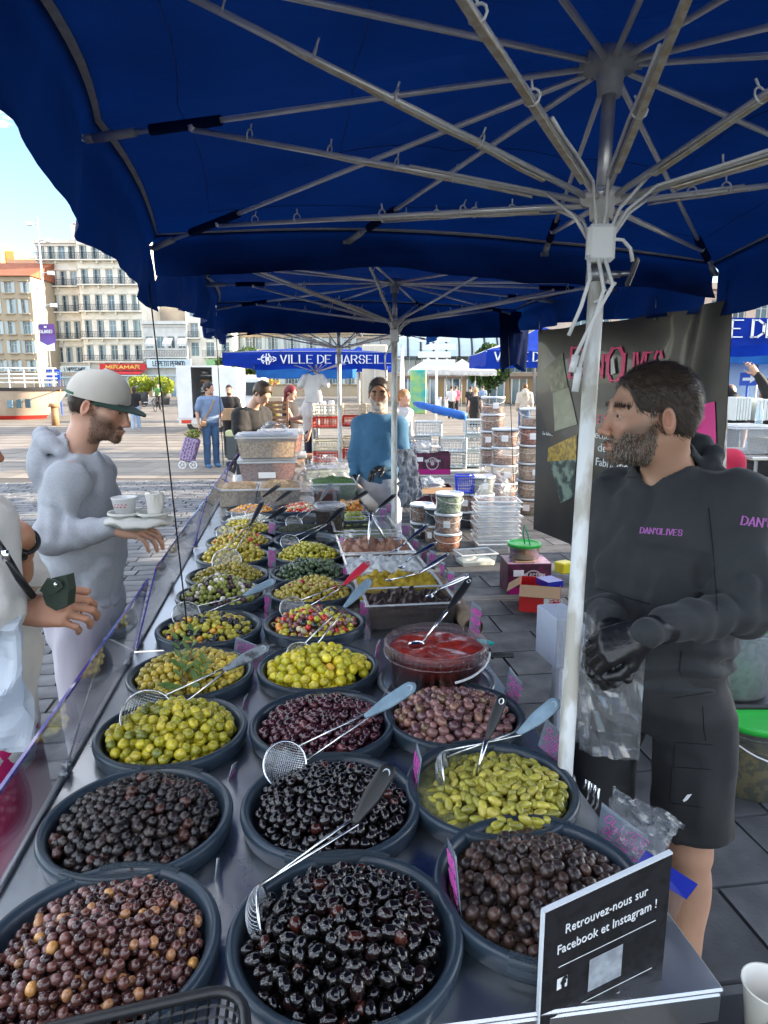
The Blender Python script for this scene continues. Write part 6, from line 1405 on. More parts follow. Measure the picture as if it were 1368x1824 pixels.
for(x,y)in((1143,834),(1170,839)):
 mb=MB();bv=BVHTree.FromPolygons([tuple(v)for v in Vt],[tuple(int(i)for i in f)for f in Ft]);d=ray(x,y).normalized();h_=bv.ray_cast(Vector((0,0,CAMH)),d)
 if h_[0]is not None:
  c=h_[0]-d*.002;u_=d.cross(Vector((0,0,1))).normalized();v_=u_.cross(d);mb.tube([c+(u_*math.cos(a)+v_*math.sin(a))*.0045 for a in[i*math.pi/6 for i in range(12)]],.0014,5,closed=True);mb.build('eyelet',M_chrome,seller['top']['obj'],True)
bo=[o for o in seller['t'].children if o.name.startswith('shorts')][0];VFb=seller['bottom']['VF']
for pts in([(1202,1322),(1280,1328)],[(1202,1322),(1200,1366),(1280,1372)],[(1197,1366),(1193,1430),(1262,1440)],[(1252,1258),(1254,1300),(1258,1322)]):seam(pts,bo,VFb,.0012,mat('shorts_stitch',(.004,.004,.005),.9))
mb=MB();O=atY(1216,1426,1.5);d=ray(1216,1426).normalized();mb.add([O,O+Vector((.010,0,.016)),O+Vector((.022,0,.018)),O+Vector((.012,0,.002)),O+Vector((.004,0,-.004))],[(0,1,2,3),(0,3,4)]);conform(mb,*VFb,d,.0015);mb.build('emblem',M_wletter,bo)
t=thing('plastic_bag','clear stiff plastic bag held open in the black gloves','plastic bag',atY(1090,1280,1.38))
for k,cs in enumerate(([(1028,1105),(1150,1150),(1138,1358),(1030,1338)],[(990,1080),(1062,1098),(1048,1330),(1002,1300)])):
 c=[atY(x,y,Y)for(x,y),Y in zip(cs,(1.43,1.37,1.40,1.44)if k==0 else(1.46,1.44,1.46,1.48))];n=(c[1]-c[0]).cross(c[3]-c[0]).normalized()
 for s in(0,1):
  mb=MB()
  def fn(u,v):
   p=lerp(lerp(c[0],c[1],u),lerp(c[3],c[2],u),v);q=[(p.x+s,p.y,p.z)];e=(16*u*(1-u)*v*(1-v))**.5;return p+n*(.030*(.5-abs(f1(q[0],14,4+k,4)))+(.012 if s else-.012)*e)
  mb.grid(lambda u,v:fn(min(1,max(0,u+(.03*math.sin(v*91+u*50)if 0<u<1 else 0))),min(1,max(0,v+(.03*math.sin(u*77+v*43)if 0<v<1 else 0)))),12,16);mb.build('bag_wall',mat('stiff_clear_film',(.85,.88,.92),.10,alpha=.06,fior=1.75),t,False)
M_greyhood=cloth('heather_grey_sweatshirt',(.34,.36,.40),(.30,.32,.36),bump=.12,bs=500,ns=150,sheen=.0)
M_linen=cloth('pale_linen',(.46,.44,.50),(.38,.37,.44),bump=.6,bs=160,stretch=(3,3,.6))
CX,CY=-1.14,2.50;cface=(1,.12)
def loc2(px,py,Y,pr,face,s):
 p=atY(px,py,Y);phi=math.atan2(-face[0],face[1]);q=np.array([p.x-pr[0],p.y-pr[1],p.z]);return tuple(RZ(phi)[:3,:3].T@q/s)
L2=lambda px,py,Y:loc2(px,py,Y,(CX,CY),cface,1.006)
cust=person('customer in a heather grey hoodie and a two-tone cap carrying a cup tray',(CX,CY),cface,1.76,skin=(.47,.265,.185),fine=True,h=.011,hh=.004,hf=(.99,-.10),hp=R(-16),J=dict(head=L2(163,722,2.50),shR=L2(112,852,2.34),elR=L2(92,958,2.26),wrR=L2(203,938,2.25),elL=L2(110,955,2.78),wrL=L2(190,925,2.60)),lean=(0,.03),top=dict(m=M_greyhood,g=.020,sg=.015,hem=.80,hood=True,h=.009,name='hoodie',belly=1.15,band=True),bottom=dict(m=M_linen,kind='trousers',g=.034,h=.012),shoes=mat('white_shoe',(.55,.55,.55),.6),folds=.019,hair=((.030,.018,.012),.014,None,1800),hair_style='capped',beard=(((.05,.03,.02),(.09,.055,.035)),.006,2200),belly=1.15,build=1.02,hands=(dict(dir=(.98,-.02,-.15),curl=(22,34,22),up=(0,-.35,.9),thumb=(.35,.9,.25)),dict(curl=(20,30,20))))
tcap=thing('cap','cream baseball cap with a dark green peak on the customer','cap',hpt(cust,(0,0,.05)))
def cap_mesh():
 mb=MB();nu,nv=36,12
 def fn(u,v):
  a=2*math.pi*u;zz=math.sin(v*math.pi/2);r=math.cos(v*math.pi/2)**.75;ridge=1-.010*(abs(math.sin(3*a))<.12)
  back=max(0,-math.sin(a))**6*(v<.22)*.0;return hpt(cust,(math.cos(a)*.093*r*ridge,-.014+math.sin(a)*.1145*r*ridge,.022+.106*zz+.006*math.sin(a)))
 mb.grid(fn,nu,nv);mb.ell(hpt(cust,(0,-.014,.121)),.006,8);return mb
cap_mesh().build('crown',cloth('cream_cap_cloth',(.50,.47,.42),bump=.3,bs=300),tcap,True)
mb=MB()
def br(u,v,dz=0):
 a=math.radians(15+150*u);r0=.100;e=.072*math.sin(math.pi*u)**.7;x=math.cos(a)*(.086+.004*v);y=-.014+math.sin(a)*(.109+e*v);return hpt(cust,(x,y,.026+dz-.020*v*(1-.9*abs(math.cos(a)))-.012*(abs(math.cos(a))**2)*v))
mb.grid(lambda u,v:br(u,v,.003),20,6);mb.grid(lambda u,v:br(1-u,v,-.002),20,6);mb.tube([br(i/20,1,.0005)for i in range(21)],.003,6);mb.build('peak',cloth('dark_green_cap_cloth',(.014,.045,.034)),tcap,True)
mb=MB();mb.tube([hpt(cust,(math.cos(a)*.0895,-.014+math.sin(a)*.113,.030+.006*math.sin(a)))for a in[math.radians(205+130*i/12)for i in range(13)]],.006,6);mb.build('strap',cloth('green_strap',(.05,.14,.10)),tcap,True)
hp_=atY(248,928,2.22);M_pulp=mat('moulded_pulp',(.50,.50,.47),.9,bump=.4,bs=90)
t=thing('cup_tray','grey moulded cup tray in the hand of the customer','cup tray',hp_);V,Fq=sph(28,12);V=V*np.array([.115,.085,.022]);V[:,2]+=.010*vnoise(V,40,3);V=V+np.array(tuple(hp_));np_obj('tray_base',V,Fq,M_pulp,t)
for dx,dy in((-.045,.0),(.05,.0)):
 mb=MB();mb.lathe([(.040,.0),(.048,.026),(.054,.028),(.056,.020)],hp_+Vector((dx,dy,.005)),24);mb.build('cup_holder',M_pulp,t,True)
t=thing('paper_cup','white paper cup with small red print in the cup tray','cup',hp_+Vector((-.045,0,.014)));c=Vector(parent_world(t));mb=MB();mb.lathe([(0,0),(.028,0),(.040,.062),(.042,.065),(.040,.067),(.038,.062),(.027,.006),(0,.006)],c,28);mb.build('cup',mat('cup_white',(.66,.67,.68),.5),t,True)
mb=MB()
for k in range(12):a=-2.2+k*.11;mb.box(c+Vector((math.cos(a)*.0362,math.sin(a)*.0362,.038+.008*(k%3))),(.002,.005,.003),rot=a)
mb.build('print',mat('red_print',(.5,.02,.03),.5),t)
t=thing('paper_cone','crumpled white paper wrapper in the cup tray','paper wrapper',hp_+Vector((.055,0,.014)));c=Vector(parent_world(t));mb=MB();mb.lathe([(.0,0),(.020,0),(.027,.05),(.030,.078),(.022,.085),(.016,.07)],c,14);mb.v=[Vector(v)+Vector((n1((v[0]*60,v[1]*60,v[2]*60),1,2)*.006,0,n1((v[0]*60,v[1]*60,1),1,4)*.008))for v in mb.v];mb.build('wrapper',mat('wrapper_white',(.62,.60,.56),.7),t)
WX,WY=-1.03,1.62;wface=(.9,.35)
L3=lambda px,py,Y:loc2(px,py,Y,(WX,WY),wface,.98)
M_whitetop=cloth('white_cotton',(.60,.58,.55),(.50,.49,.47),bump=.5,bs=150)
lady=person('shopper in a white top at the left edge, opening a dark green wallet',(WX,WY),wface,1.715,skin=(.40,.20,.125),fine=True,h=.012,hh=.005,hf=(.85,.45),hp=R(-10),J=dict(head=L3(-98,775,1.58),shR=L3(-45,955,1.42),elR=L3(-25,1085,1.33),wrR=L3(42,1088,1.40),shL=L3(-40,930,1.72),elL=L3(28,1045,1.60),wrL=L3(40,955,1.46)),top=dict(m=M_whitetop,g=.03,sg=.018,sleeve='elbow',hem=.80,h=.010,name='top',belly=1.2),bottom=dict(m=cloth('magenta_skirt',(.50,.01,.12)),kind='skirt',h=.016),hair=((.05,.03,.02),.03,None,800),hair_style='long',shoes=M_black,folds=.012,belly=1.2,arm=.84,hands=(dict(dir=(.90,.10,-.0),curl=(38,42,25),up=(.1,-.75,.65),tcurl=20),dict(dir=(-.85,-.25,.40),curl=(18,22,15),up=(.2,-.6,.7))))
wr=Vector(lady['P']['wrL'].tolist());el=Vector(lady['P']['elL'].tolist());ax_=(wr-el).normalized()
tw=thing('wristwatch','black wristwatch on the raised wrist at the left edge','watch',wr-ax_*.02);c=Vector(parent_world(tw));s1=ax_.cross(Vector((0,0,1))).normalized();s2=s1.cross(ax_)
mb=MB();mb.tube([c+(s1*math.cos(a)+s2*math.sin(a))*.033 for a in[i*math.pi/12 for i in range(24)]],.0055,6,closed=True);mb.build('strap',M_black,tw,True)
mb=MB();d=(Vector((0,0,CAMH))-c);d=(d-ax_*d.dot(ax_)).normalized();mb.cyl(c+d*.030,c+d*.042,.017,.016,20);mb.build('case',M_black,tw,True)
wr=Vector(lady['P']['wrR'].tolist());el=Vector(lady['P']['elR'].tolist());ax_=(wr-el).normalized();tb_=thing('bracelet','pale beaded bracelet on the hand holding the wallet','bracelet',wr-ax_*.02);c=Vector(parent_world(tb_));s1=ax_.cross(Vector((0,0,1))).normalized();s2=s1.cross(ax_)
mb=MB()
for i in range(18):a=i*math.pi/9;mb.ell(c+(s1*math.cos(a)+s2*math.sin(a))*.032,.0042 if i%3 else .006,6)
mb.build('bead',mat('pearl_bead',(.55,.62,.60),.25),tb_,True)
t=thing('wallet','dark green leather wallet with a steel stud held open at the left','wallet',atY(98,1062,1.38));M_lea=mat('dark_green_leather',(.018,.032,.022),.5,bump=.4,bs=200)
Yw=1.38;pts=[(75,1060),(92,1030),(118,1024),(122,1050),(120,1078),(100,1088),(82,1078)];mb=MB();f=[atY(x,y,Yw)for x,y in pts];bk=[p+Vector((.008,.018,0))for p in f];mb.add(f+bk,[tuple(range(7)),tuple(range(13,6,-1))]+[(i,7+i,7+(i+1)%7,(i+1)%7)for i in range(7)]);mb.build('wallet_body',M_lea,t)
pts=[(70,1052),(84,1030),(108,1036),(112,1046),(98,1056),(82,1062)];mb=MB();f=[atY(x,y,Yw-.010)for x,y in pts];bk=[p+Vector((0,.004,0))for p in f];mb.add(f+bk,[tuple(range(6)),tuple(range(11,5,-1))]+[(i,6+i,6+(i+1)%6,(i+1)%6)for i in range(6)]);fl_=mb.build('flap',M_lea,t);mb=MB();mb.ell(atY(99,1041,Yw-.012),.005,10);mb.build('stud',M_chrome,fl_,True)
t=thing('paper_bag','folded brown paper bag under the wallet at the left edge','paper bag',atY(30,1070,1.45));mb=MB();c=[atY(-40,1092,1.36),atY(36,1086,1.36),atY(69,1046,1.40),atY(-40,1040,1.40)]
for s in(0,1):mb.grid(lambda u,v:lerp(lerp(c[0],c[1],u),lerp(c[3],c[2],u),v)+Vector((0,.02*s+.006*math.sin(9*u+4*v),.004*math.sin(11*v))),12,8)
mb.build('paper',mat('kraft_paper',(.38,.29,.20),.85,col2=(.28,.21,.14),ns=14,bump=.4),t)
sheetbag('plastic_bag','thin white carrier bag hanging at the left edge below the hand',[atY(-60,1330,1.30),atY(62,1330,1.30),atY(42,1095,1.33),atY(-60,1090,1.33)],mat('white_carrier_bag',(.60,.66,.74),.4,transl=.4,bump=.2,bs=10),8,amp=.03,th=.03,sc=6)
t=thing('sunglasses','black sunglasses on the face cut by the left edge','sunglasses',hpt(lady,(0,.1,0)));
for x in(-1,1):
 mb=MB();mb.tube([hpt(lady,(x*.032+math.cos(a)*.027,.104-abs(x*.032+math.cos(a)*.027)*.12,-.002+math.sin(a)*.022))for a in[i*math.pi/10 for i in range(20)]],.0035,6,closed=True);mb.tube([hpt(lady,(x*.062,.096,.006)),hpt(lady,(x*.083,.03,.006)),hpt(lady,(x*.083,-.02,.0))],.003,6);mb.build('frame',M_black,t,True)
 mb=MB();mb.add([hpt(lady,(x*.032+math.cos(a)*.026,.104-abs(x*.032+math.cos(a)*.026)*.12,-.002+math.sin(a)*.021))for a in[i*math.pi/10 for i in range(20)]],[tuple(range(20))]);mb.build('lens',mat('dark_lens',(.03,.03,.035),.05,alpha=.6),t)
mb=MB();mb.tube([atY(-30,930,1.36),atY(8,985,1.30),atY(34,1030,1.30),atY(58,1062,1.34)],.008,6);mb.box(atY(10,990,1.285),(.012,.006,.022),mi=1);one(mb,'bag_strap',[M_black,M_chrome],'black bag strap with a steel slider across the white top','bag strap',smooth=True)
def pat(px,py_feet):p=atZ(px,py_feet,0);return(p.x,p.y)
M_bluetop=cloth('faded_blue_jersey',(.055,.165,.29),(.04,.125,.23),bump=.4,bs=150)
M_sweat=cloth('pale_grey_jersey',(.44,.47,.54),(.36,.39,.46),bump=.4,bs=200)
x2,y2=(676-684)/FPX*5.5,5.5
s2_=person('second seller, bearded, in a blue long-sleeved top and grey sweatpants',(x2,y2),(-.18,-.98),1.79,skin=(.34,.17,.10),fine=True,h=.011,hh=.0055,hf=(-.05,-1),hp=R(-3),build=.86,J=dict(elR=(.22,.02,1.14),wrR=(.215,.12,1.0),elL=(-.22,.0,1.14),wrL=(-.07,.19,1.08)),top=dict(m=M_bluetop,g=.026,sg=.016,hem=.93,name='long_sleeved_top',belly=1.1),bottom=dict(m=M_sweat,kind='trousers',g=.032),hair=((.030,.022,.018),.016,None,2200),hair_style='short',beard=(((.45,.43,.40),(.60,.58,.55)),.016,2600),gloves=M_glove,shoes=M_black,folds=.010,stride=.05)
o=sheetbag('tied_sweater','grey sweater tied round the waist of the second seller',[atY(712,905,5.0),atY(752,885,5.15),atY(738,800,5.2),atY(706,800,5.05)],cloth('grey_knit',(.22,.25,.30)),5,amp=.02,th=.03,cat='sweater')
p=pat(378,832)
p1=person('shopper in a blue T-shirt and jeans pulling a chequered trolley',p,(.55,-.83),1.79,skin=(.46,.27,.19),h=.014,hf=(.95,-.3),J=dict(elR=(.24,-.05,1.13),wrR=(.25,.0,.90),elL=(-.23,.02,1.12),wrL=(-.18,.12,.95)),top=dict(m=cloth('mid_blue_tshirt',(.16,.23,.36)),sleeve='short',g=.024,hem=.92,name='t_shirt',belly=1.12),bottom=dict(m=cloth('blue_jeans',(.045,.10,.20)),kind='trousers',g=.016,name='jeans'),shoes=mat('blue_shoe',(.04,.14,.30),.6),hair=((.022,.018,.015),),hair_style='thick',folds=.012)
mb=MB();Wp=p1['W'];q=[Vector(Wp(v).tolist())for v in((-.10,.02,1.47),(-.05,.13,1.35),(.05,.15,1.18),(.15,.12,1.02),(.20,.05,.95))];mb.tube(q,.018,6);mb.box(q[-1]+Vector((.05,-.05,-.04)),(.10,.14,.12),rot=.5,bev=.02);one(mb,'shoulder_bag',mat('tan_leather',(.28,.16,.08),.6),'tan strap bag across the blue T-shirt shopper','bag')
p=(atY(442,700,7.9).x,7.9)
person('young man in a black T-shirt bent over the nut boxes',p,(.75,-.66),1.76,skin=(.50,.30,.21),h=.012,hf=(.80,-.60),hp=R(-38),lean=(0,.10),J=dict(elR=(.22,.12,1.15),wrR=(.17,.30,.98),head=(0,.16,1.63)),top=dict(m=cloth('black_tshirt',(.010,.010,.012)),sleeve='short',g=.032,hem=.84,name='t_shirt'),bottom=dict(m=cloth('black_jeans',(.014,.014,.017)),kind='trousers',g=.03),shoes=M_black,hair=((.06,.038,.022),),hair_style='thick',folds=.014)
p=pat(413,815)
person('bearded man in a black T-shirt carrying a carton by the van',p,(.1,-1),1.74,skin=(.45,.26,.18),h=.016,hp=R(-8),J=dict(elR=(.24,.06,1.12),wrR=(.14,.24,1.05),elL=(-.24,.06,1.12),wrL=(-.14,.24,1.05)),top=dict(m=cloth('black_tshirt',(.010,.010,.012)),sleeve='short',g=.02,name='t_shirt'),bottom=dict(m=cloth('dark_trousers',(.02,.02,.024)),kind='trousers'),shoes=M_black,hair=((.02,.015,.012),),hair_style='crop',beard=((.02,.014,.01),.01))
mb=MB();mb.box(Vector((p[0]+.05,p[1]-.42,1.06)),(.38,.34,.26),rot=.1);one(mb,'carton',mat('cardboard',(.40,.26,.15),.85,col2=(.32,.20,.11),ns=5),'brown carton carried by the bearded man at the van','carton')
p=(atY(468,700,11.5).x,11.5)
person('person in a yellow cap and olive shirt behind the wooden crates',p,(-.2,-1),1.75,skin=(.44,.25,.17),h=.016,hp=R(-10),top=dict(m=cloth('olive_shirt',(.12,.10,.03)),sleeve='short',name='shirt'),bottom=dict(m=cloth('dark_trousers',(.02,.02,.024)),kind='trousers'),shoes=M_black,hair=((.55,.38,.03),),hair_style='thick')
p=(atY(516,700,12.3).x,12.3)
person('woman with long dark red hair leaning over the crates',p,(.9,-.3),1.72,skin=(.55,.32,.24),h=.016,hp=R(-15),J=dict(elR=(.2,.14,1.15),wrR=(.14,.36,1.08)),top=dict(m=cloth('black_dotted_top',(.02,.018,.02)),sleeve='none',name='tank_top'),bottom=dict(m=cloth('dark_trousers',(.02,.02,.024)),kind='trousers'),shoes=M_black,hair=((.13,.012,.018),),hair_style='long')
p=(atY(553,700,11.8).x,11.8)
person('person in a white T-shirt and navy trousers by the red crates',p,(-.95,-.2),1.80,skin=(.50,.30,.22),h=.016,top=dict(m=M_whitetop,sleeve='short',g=.03,hem=.86,name='t_shirt'),bottom=dict(m=cloth('navy_trousers',(.012,.018,.035)),kind='trousers',g=.03),J=dict(elR=(.2,.14,1.15),wrR=(.14,.36,1.12)),shoes=M_black,hair=((.03,.02,.015),))
p=(atY(718,700,10.6).x,10.6)
person('fair-haired woman in a white sleeveless top carrying flowers',p,(.6,-.5),1.66,skin=(.55,.35,.25),h=.016,top=dict(m=M_whitetop,sleeve='none',name='top'),bottom=dict(m=cloth('blue_jeans',(.045,.10,.20)),kind='trousers'),shoes=M_black,hair=((.35,.18,.07),),hair_style='bun')
p=pat(845,785)
person('woman in a black dress seen from behind near the terraces',p,(.15,1),1.66,skin=(.55,.35,.26),h=.018,top=dict(m=cloth('black_dress',(.012,.012,.014)),sleeve='none',name='dress_top'),bottom=dict(m=cloth('black_dress',(.012,.012,.014)),kind='skirt',name='dress_skirt'),shoes=M_black,hair=((.38,.22,.10),),hair_style='short')
p=pat(932,780)
person('man in a cream hoodie seen from behind near the right-hand parasols',p,(.1,1),1.80,skin=(.5,.3,.2),h=.018,top=dict(m=cloth('cream_hoodie',(.48,.43,.36)),sleeve='long',hood=True,g=.03,name='hoodie'),bottom=dict(m=cloth('blue_jeans',(.045,.10,.20)),kind='trousers'),shoes=M_black,hair=((.10,.05,.025),))
p=pat(243,765)
person('woman in a black top and light blue jeans walking away on the square',p,(-.2,1),1.68,skin=(.5,.32,.24),h=.022,stride=.06,top=dict(m=cloth('black_tshirt',(.010,.010,.012)),sleeve='short',name='t_shirt'),bottom=dict(m=cloth('light_jeans',(.30,.42,.58)),kind='trousers'),shoes=mat('white_shoe',(.55,.55,.55),.6),hair=((.05,.025,.015),),hair_style='long')
p=(atY(1300,700,9.5).x,9.5)
person('stallholder in a black T-shirt beyond the white crates on the right',p,(-.6,-.8),1.74,skin=(.42,.24,.16),h=.018,top=dict(m=cloth('black_tshirt',(.010,.010,.012)),sleeve='short',name='t_shirt'),bottom=dict(m=cloth('dark_trousers',(.02,.02,.024)),kind='trousers'),shoes=M_black,hair=((.42,.25,.17),),hair_style='crop')
p=(atY(1372,700,7.0).x,7.0)
person('person in black at the right edge reaching up to a parasol',p,(-.9,-.3),1.80,skin=(.42,.24,.16),h=.018,J=dict(elL=(-.22,.25,1.60),wrL=(-.2,.40,1.78),elR=(.22,.25,1.55),wrR=(.2,.45,1.72)),top=dict(m=cloth('black_tshirt',(.010,.010,.012)),sleeve='long',name='jumper'),bottom=dict(m=cloth('dark_trousers',(.02,.02,.024)),kind='trousers'),shoes=M_black,hair=((.02,.015,.01),))
p=(atY(1262,700,4.0).x,4.0)
person('person in a crimson top behind the banner, seen past its edge',p,(.2,1),1.64,skin=(.45,.27,.19),h=.016,top=dict(m=cloth('crimson_top',(.42,.012,.05)),sleeve='long',name='top'),bottom=dict(m=cloth('light_jeans',(.30,.42,.58)),kind='trousers'),shoes=M_black,hair=((.03,.02,.015),))
# right side: banner, buckets, cartons
def rayplane(px,py,P,n):
 r=ray(px,py);O=Vector((0,0,CAMH));return O+r*((P-O).dot(n)/r.dot(n))
B0=Vector((.98,4.4,.80));B1=Vector((1.42,2.9,.80));bX=(B1-B0).normalized();bN=bX.cross(Vector((0,0,1))).normalized()
if bN.y>0:bN=-bN
t=thing('banner',"dark vinyl DAN'OLIVES banner with two pictures hung behind the seller",'banner',B0);Lb=(B1-B0).length+.02
def bf_(u,v,dz=0):
 x=u*Lb;z=v*1.27;c=.022*math.sin(5*u+2*v)*v+.05*math.exp(-((u-.93+.22*(1-v))/.055)**2)*v**1.5-.03*math.exp(-((u-.84+.2*(1-v))/.05)**2)*v+.006*n1((u*4,v*4,1));dz_=.012*abs(math.sin(u*9.4))*(v>.96)
 return B0+bX*x+Vector((0,0,z-dz_))+bN*(c+dz)
M_vinyl=mat('dark_vinyl',(.042,.040,.036),.33,col2=(.022,.022,.021),ns=3,bump=.15,bs=9,coat=.2)
mb=MB();mb.grid(lambda u,v:bf_(u,v),70,36);mb.grid(lambda u,v:bf_(1-u,v,-.003),70,36);bs_=mb.build('sheet',M_vinyl,t,True)
def onb(px,py,lift=.006):
 p=rayplane(px,py,B0,bN);u=max(0,min(1,(p-B0).dot(bX)/Lb));v=max(0,min(1,(p.z-B0.z)/1.27));q=bf_(u,v);return q+bN*lift
def bquad(pts,m,name,n=8,extra=None,lift=.004):
 mb=MB();mb.grid(lambda u,v:onb(*(lerp(lerp(Vector((*pts[0],0)),Vector((*pts[1],0)),u),lerp(Vector((*pts[3],0)),Vector((*pts[2],0)),u),v)[:2]),lift),n,n);o=mb.build(name,m,t);return o
M_ph1=mat('printed_interior',(.34,.34,.22),.35,col2=(.10,.11,.07),ns=9,nd=6,nstr=2);M_ph2=mat('printed_floor',(.36,.37,.27),.35,col2=(.26,.27,.20),ns=14);M_ph3=mat('printed_counter',(.22,.30,.24),.35,col2=(.03,.05,.05),ns=14,nstr=2.5);M_ph4=mat('printed_yellow_shelf',(.50,.33,.04),.35,col2=(.25,.16,.03),ns=40,nstr=2)
bquad([(988,700),(1015,690),(1005,628),(974,658)],M_ph1,'picture');bquad([(992,768),(1030,756),(1016,690),(989,700)],M_ph2,'picture');bquad([(978,822),(1030,818),(1030,774),(980,798)],M_ph4,'picture');bquad([(1000,896),(1026,884),(1030,818),(982,822)],M_ph3,'picture')
M_bpink=mat('banner_pink',(.80,.035,.20),.4)
bquad([(1208,790),(1276,790),(1274,715),(1222,728)],mat('banner_magenta',(.80,.02,.28),.4),'pink_block',12)
def btext(txt,px,py,h,wpx,m,th=.13,serif=True):
 mb=MB();O=rayplane(px,py,B0,bN)+bN*.012;e=rayplane(px+wpx,py,B0,bN);letter(mb,txt,O,bX,(0,0,1),h,h*th,serif=serif,maxw=(e-O).length,wd=.8)
 mb.v=[Vector(v)+bN*((bf_(max(0,min(1,(Vector(v)-B0).dot(bX)/Lb)),max(0,min(1,(v[2]-B0.z)/1.27)))-B0).dot(bN)-.006)for v in mb.v];mb.build('lettering',m,t)
btext('D',1018,672,.165,26,M_bpink);btext("AN'",1046,672,.115,32,M_bpink);btext('O',1080,678,.165,25,M_bpink);btext('LIVES',1108,668,.105,66,M_bpink);btext('L EN',1050,753,.045,34,M_bpink)
bquad([(1088,668),(1096,664),(1092,634),(1088,640)],M_wletter,'leaf_emblem',4,lift=.012)
for tx,x,y,w_ in(("Sélection d'olives",1050,778,100),('désalées',1070,803,60),('Fabrication',1066,828,66)):
 mb=MB();O=rayplane(x,y,B0,bN)+bN*.02;e=rayplane(x+w_,y,B0,bN);text_on(mb,tx,.062,O,bX,(0,0,1),maxw=(e-O).length);mb.build('lettering',M_wletter,t)
mb=MB();O=rayplane(972,774,B0,bN)+bN*.02;text_on(mb,'Le labo...',.030,O,bX,(0,0,1),maxw=.12);mb.build('lettering',M_wletter,t)
for u in(.01,.34,.67,.99):
 c=bf_(u,.985,.004);mb=MB();mb.tube([c+bX*(.012*math.cos(a))+Vector((0,0,.012*math.sin(a)))for a in[i*.7 for i in range(9)]],.003,6,closed=True);mb.tube([c,c+Vector((0,0,.10))],.003,5);mb.build('eyelet',M_steel_dark,t,True)
t=thing('wrapped_post','post wrapped in mottled pale cloth beside the banner','post',(atY(1284,700,3.3).x,3.3,0));c=Vector(parent_world(t));mb=MB();mb.lathe([(.0,0),(.07,0),(.066,.5),(.058,1.1),(.050,1.35),(.035,1.62),(.022,1.86),(0,1.9)],c,20);mb.v=[Vector(v)+Vector((.008*n1(v,9),0,0))for v in mb.v];mb.build('wrap',mat('mottled_cloth',(.50,.47,.44),.85,col2=(.22,.18,.15),ns=16,nd=8,nstr=1.6,bump=.6),t,True)
G_b='clear nut buckets stacked behind the seller'
nutm=dict(brown=mat('seen_brown_nuts',(.36,.19,.13),.4,col2=(.62,.45,.36),ns=45,nstr=3,bump=.3),red=mat('seen_red_nuts',(.36,.10,.07),.4,col2=(.60,.30,.22),ns=45,nstr=3),pale=mat('seen_pale_nuts',(.50,.36,.25),.4,col2=(.72,.60,.48),ns=45,nstr=3),green=mat('seen_green_olives',(.22,.34,.20),.4,col2=(.50,.60,.45),ns=45,nstr=3),orange=mat('seen_orange_olives',(.60,.18,.08),.4,col2=(.70,.40,.25),ns=45,nstr=3),white=mat('seen_white',(.50,.52,.45),.5),dark=mat('seen_dark',(.03,.04,.06),.4))
M_pail=mat('clear_pail',(.50,.56,.62),.15,alpha=.06)
def stack(px,Y,r,h,kinds,z0,where):
 c=atY(px,900,Y)
 for i,k in enumerate(kinds):
  tp_='top' if i==len(kinds)-1 else 'bottom' if i==0 else['second','third','fourth','fifth','sixth'][i-1]
  fill=.85 if k!='half' else .4;km=nutm['brown' if k=='half' else k]
  o=pail('nut_bucket','%s%s bucket, %s of %s'%('half-full ' if k=='half' else '',{'half':'brown nut','brown':'brown nut','red':'red nut','pale':'pale nut','green':'green olive','orange':'orange olive','white':'white cheese','dark':'dark olive'}[k],tp_ if tp_ in('top','bottom')else tp_+' up',where),'bucket',Vector((c.x+random.uniform(-.006,.006),Y,z0+i*(h+.004))),r*.93,r,h-.012,M_pail,km,fill,lid=mat('white_lid',(.60,.66,.72),.4),handle='side',cat_group=G_b,cheap=True,n=28,rz=random.uniform(-.6,.6))
  if(i+int(px))%2==0:
   mb=MB();cc=Vector(parent_world(o));a=-1.75+.3*(i%3-1)
   P_=[cc+Vector((math.cos(a+da)*(r+.003),math.sin(a+da)*(r+.003),z))for da,z in((-.25,h*.3),(.25,h*.3),(.25,h*.65),(-.25,h*.65))];mb.quad(*P_);mb.build('paper_label',M_white,o)
stack(873,9.9,.165,.235,['brown','half','brown','brown','brown','half'],.14,'the leftmost tall stack by the crates')
stack(896,9.0,.170,.232,['brown','brown','half','half','brown'],-.0,'the middle tall stack')
stack(944,9.2,.185,.235,['pale','pale','pale','pale','red','half'],-.0,'the tall stack left of the banner')
stack(799,7.1,.140,.205,['orange','brown','green'],0,'the low stack in front on the paving')
stack(772,7.5,.105,.20,['brown','dark'],0,'the narrow stack behind the green olives')
stack(752,7.7,.13,.2,['dark','brown'],0,'the stack half hidden by the second pole')
stack(829,8.3,.14,.22,['dark','brown'],.0,'the stack under the blue basket')
stack(858,8.2,.15,.21,['brown','red','white'],.02,'the stack beside the blue basket')
for i in range(9):boxtub('nested milky tray, number %s from the ground in the white stack'%['one','two','three','four','five','six','seven','eight','nine'][i],Vector((atY(882,900,7.3).x+.012*(i%3),7.3,.002+i*.052)),.46,.36,.10,None,lid=False,rz=.1*(i%2),group='nested milky trays on the paving',name='milky_tray',cat='tray')
crumple('plastic_bag','clear bag standing on the stack of milky trays',Vector((atY(880,900,7.3).x,7.3,.52)),(.34,.3,.34),seed=12)
boxtub('clear tray with white paper standing on the dark paving',Vector((atZ(846,1005,.0).x,atZ(846,1005,0).y,.002)),.36,.26,.13,nutm['white'],.35,lid=False,rz=.25,group='nested milky trays on the paving',name='milky_tray',cat='tray')
boxtub('flat clear tray half behind the tray with white paper',Vector((atZ(868,985,.0).x+.1,atZ(868,985,0).y+.1,.002)),.42,.26,.10,None,lid=False,rz=.1,group='nested milky trays on the paving',name='milky_tray',cat='tray')
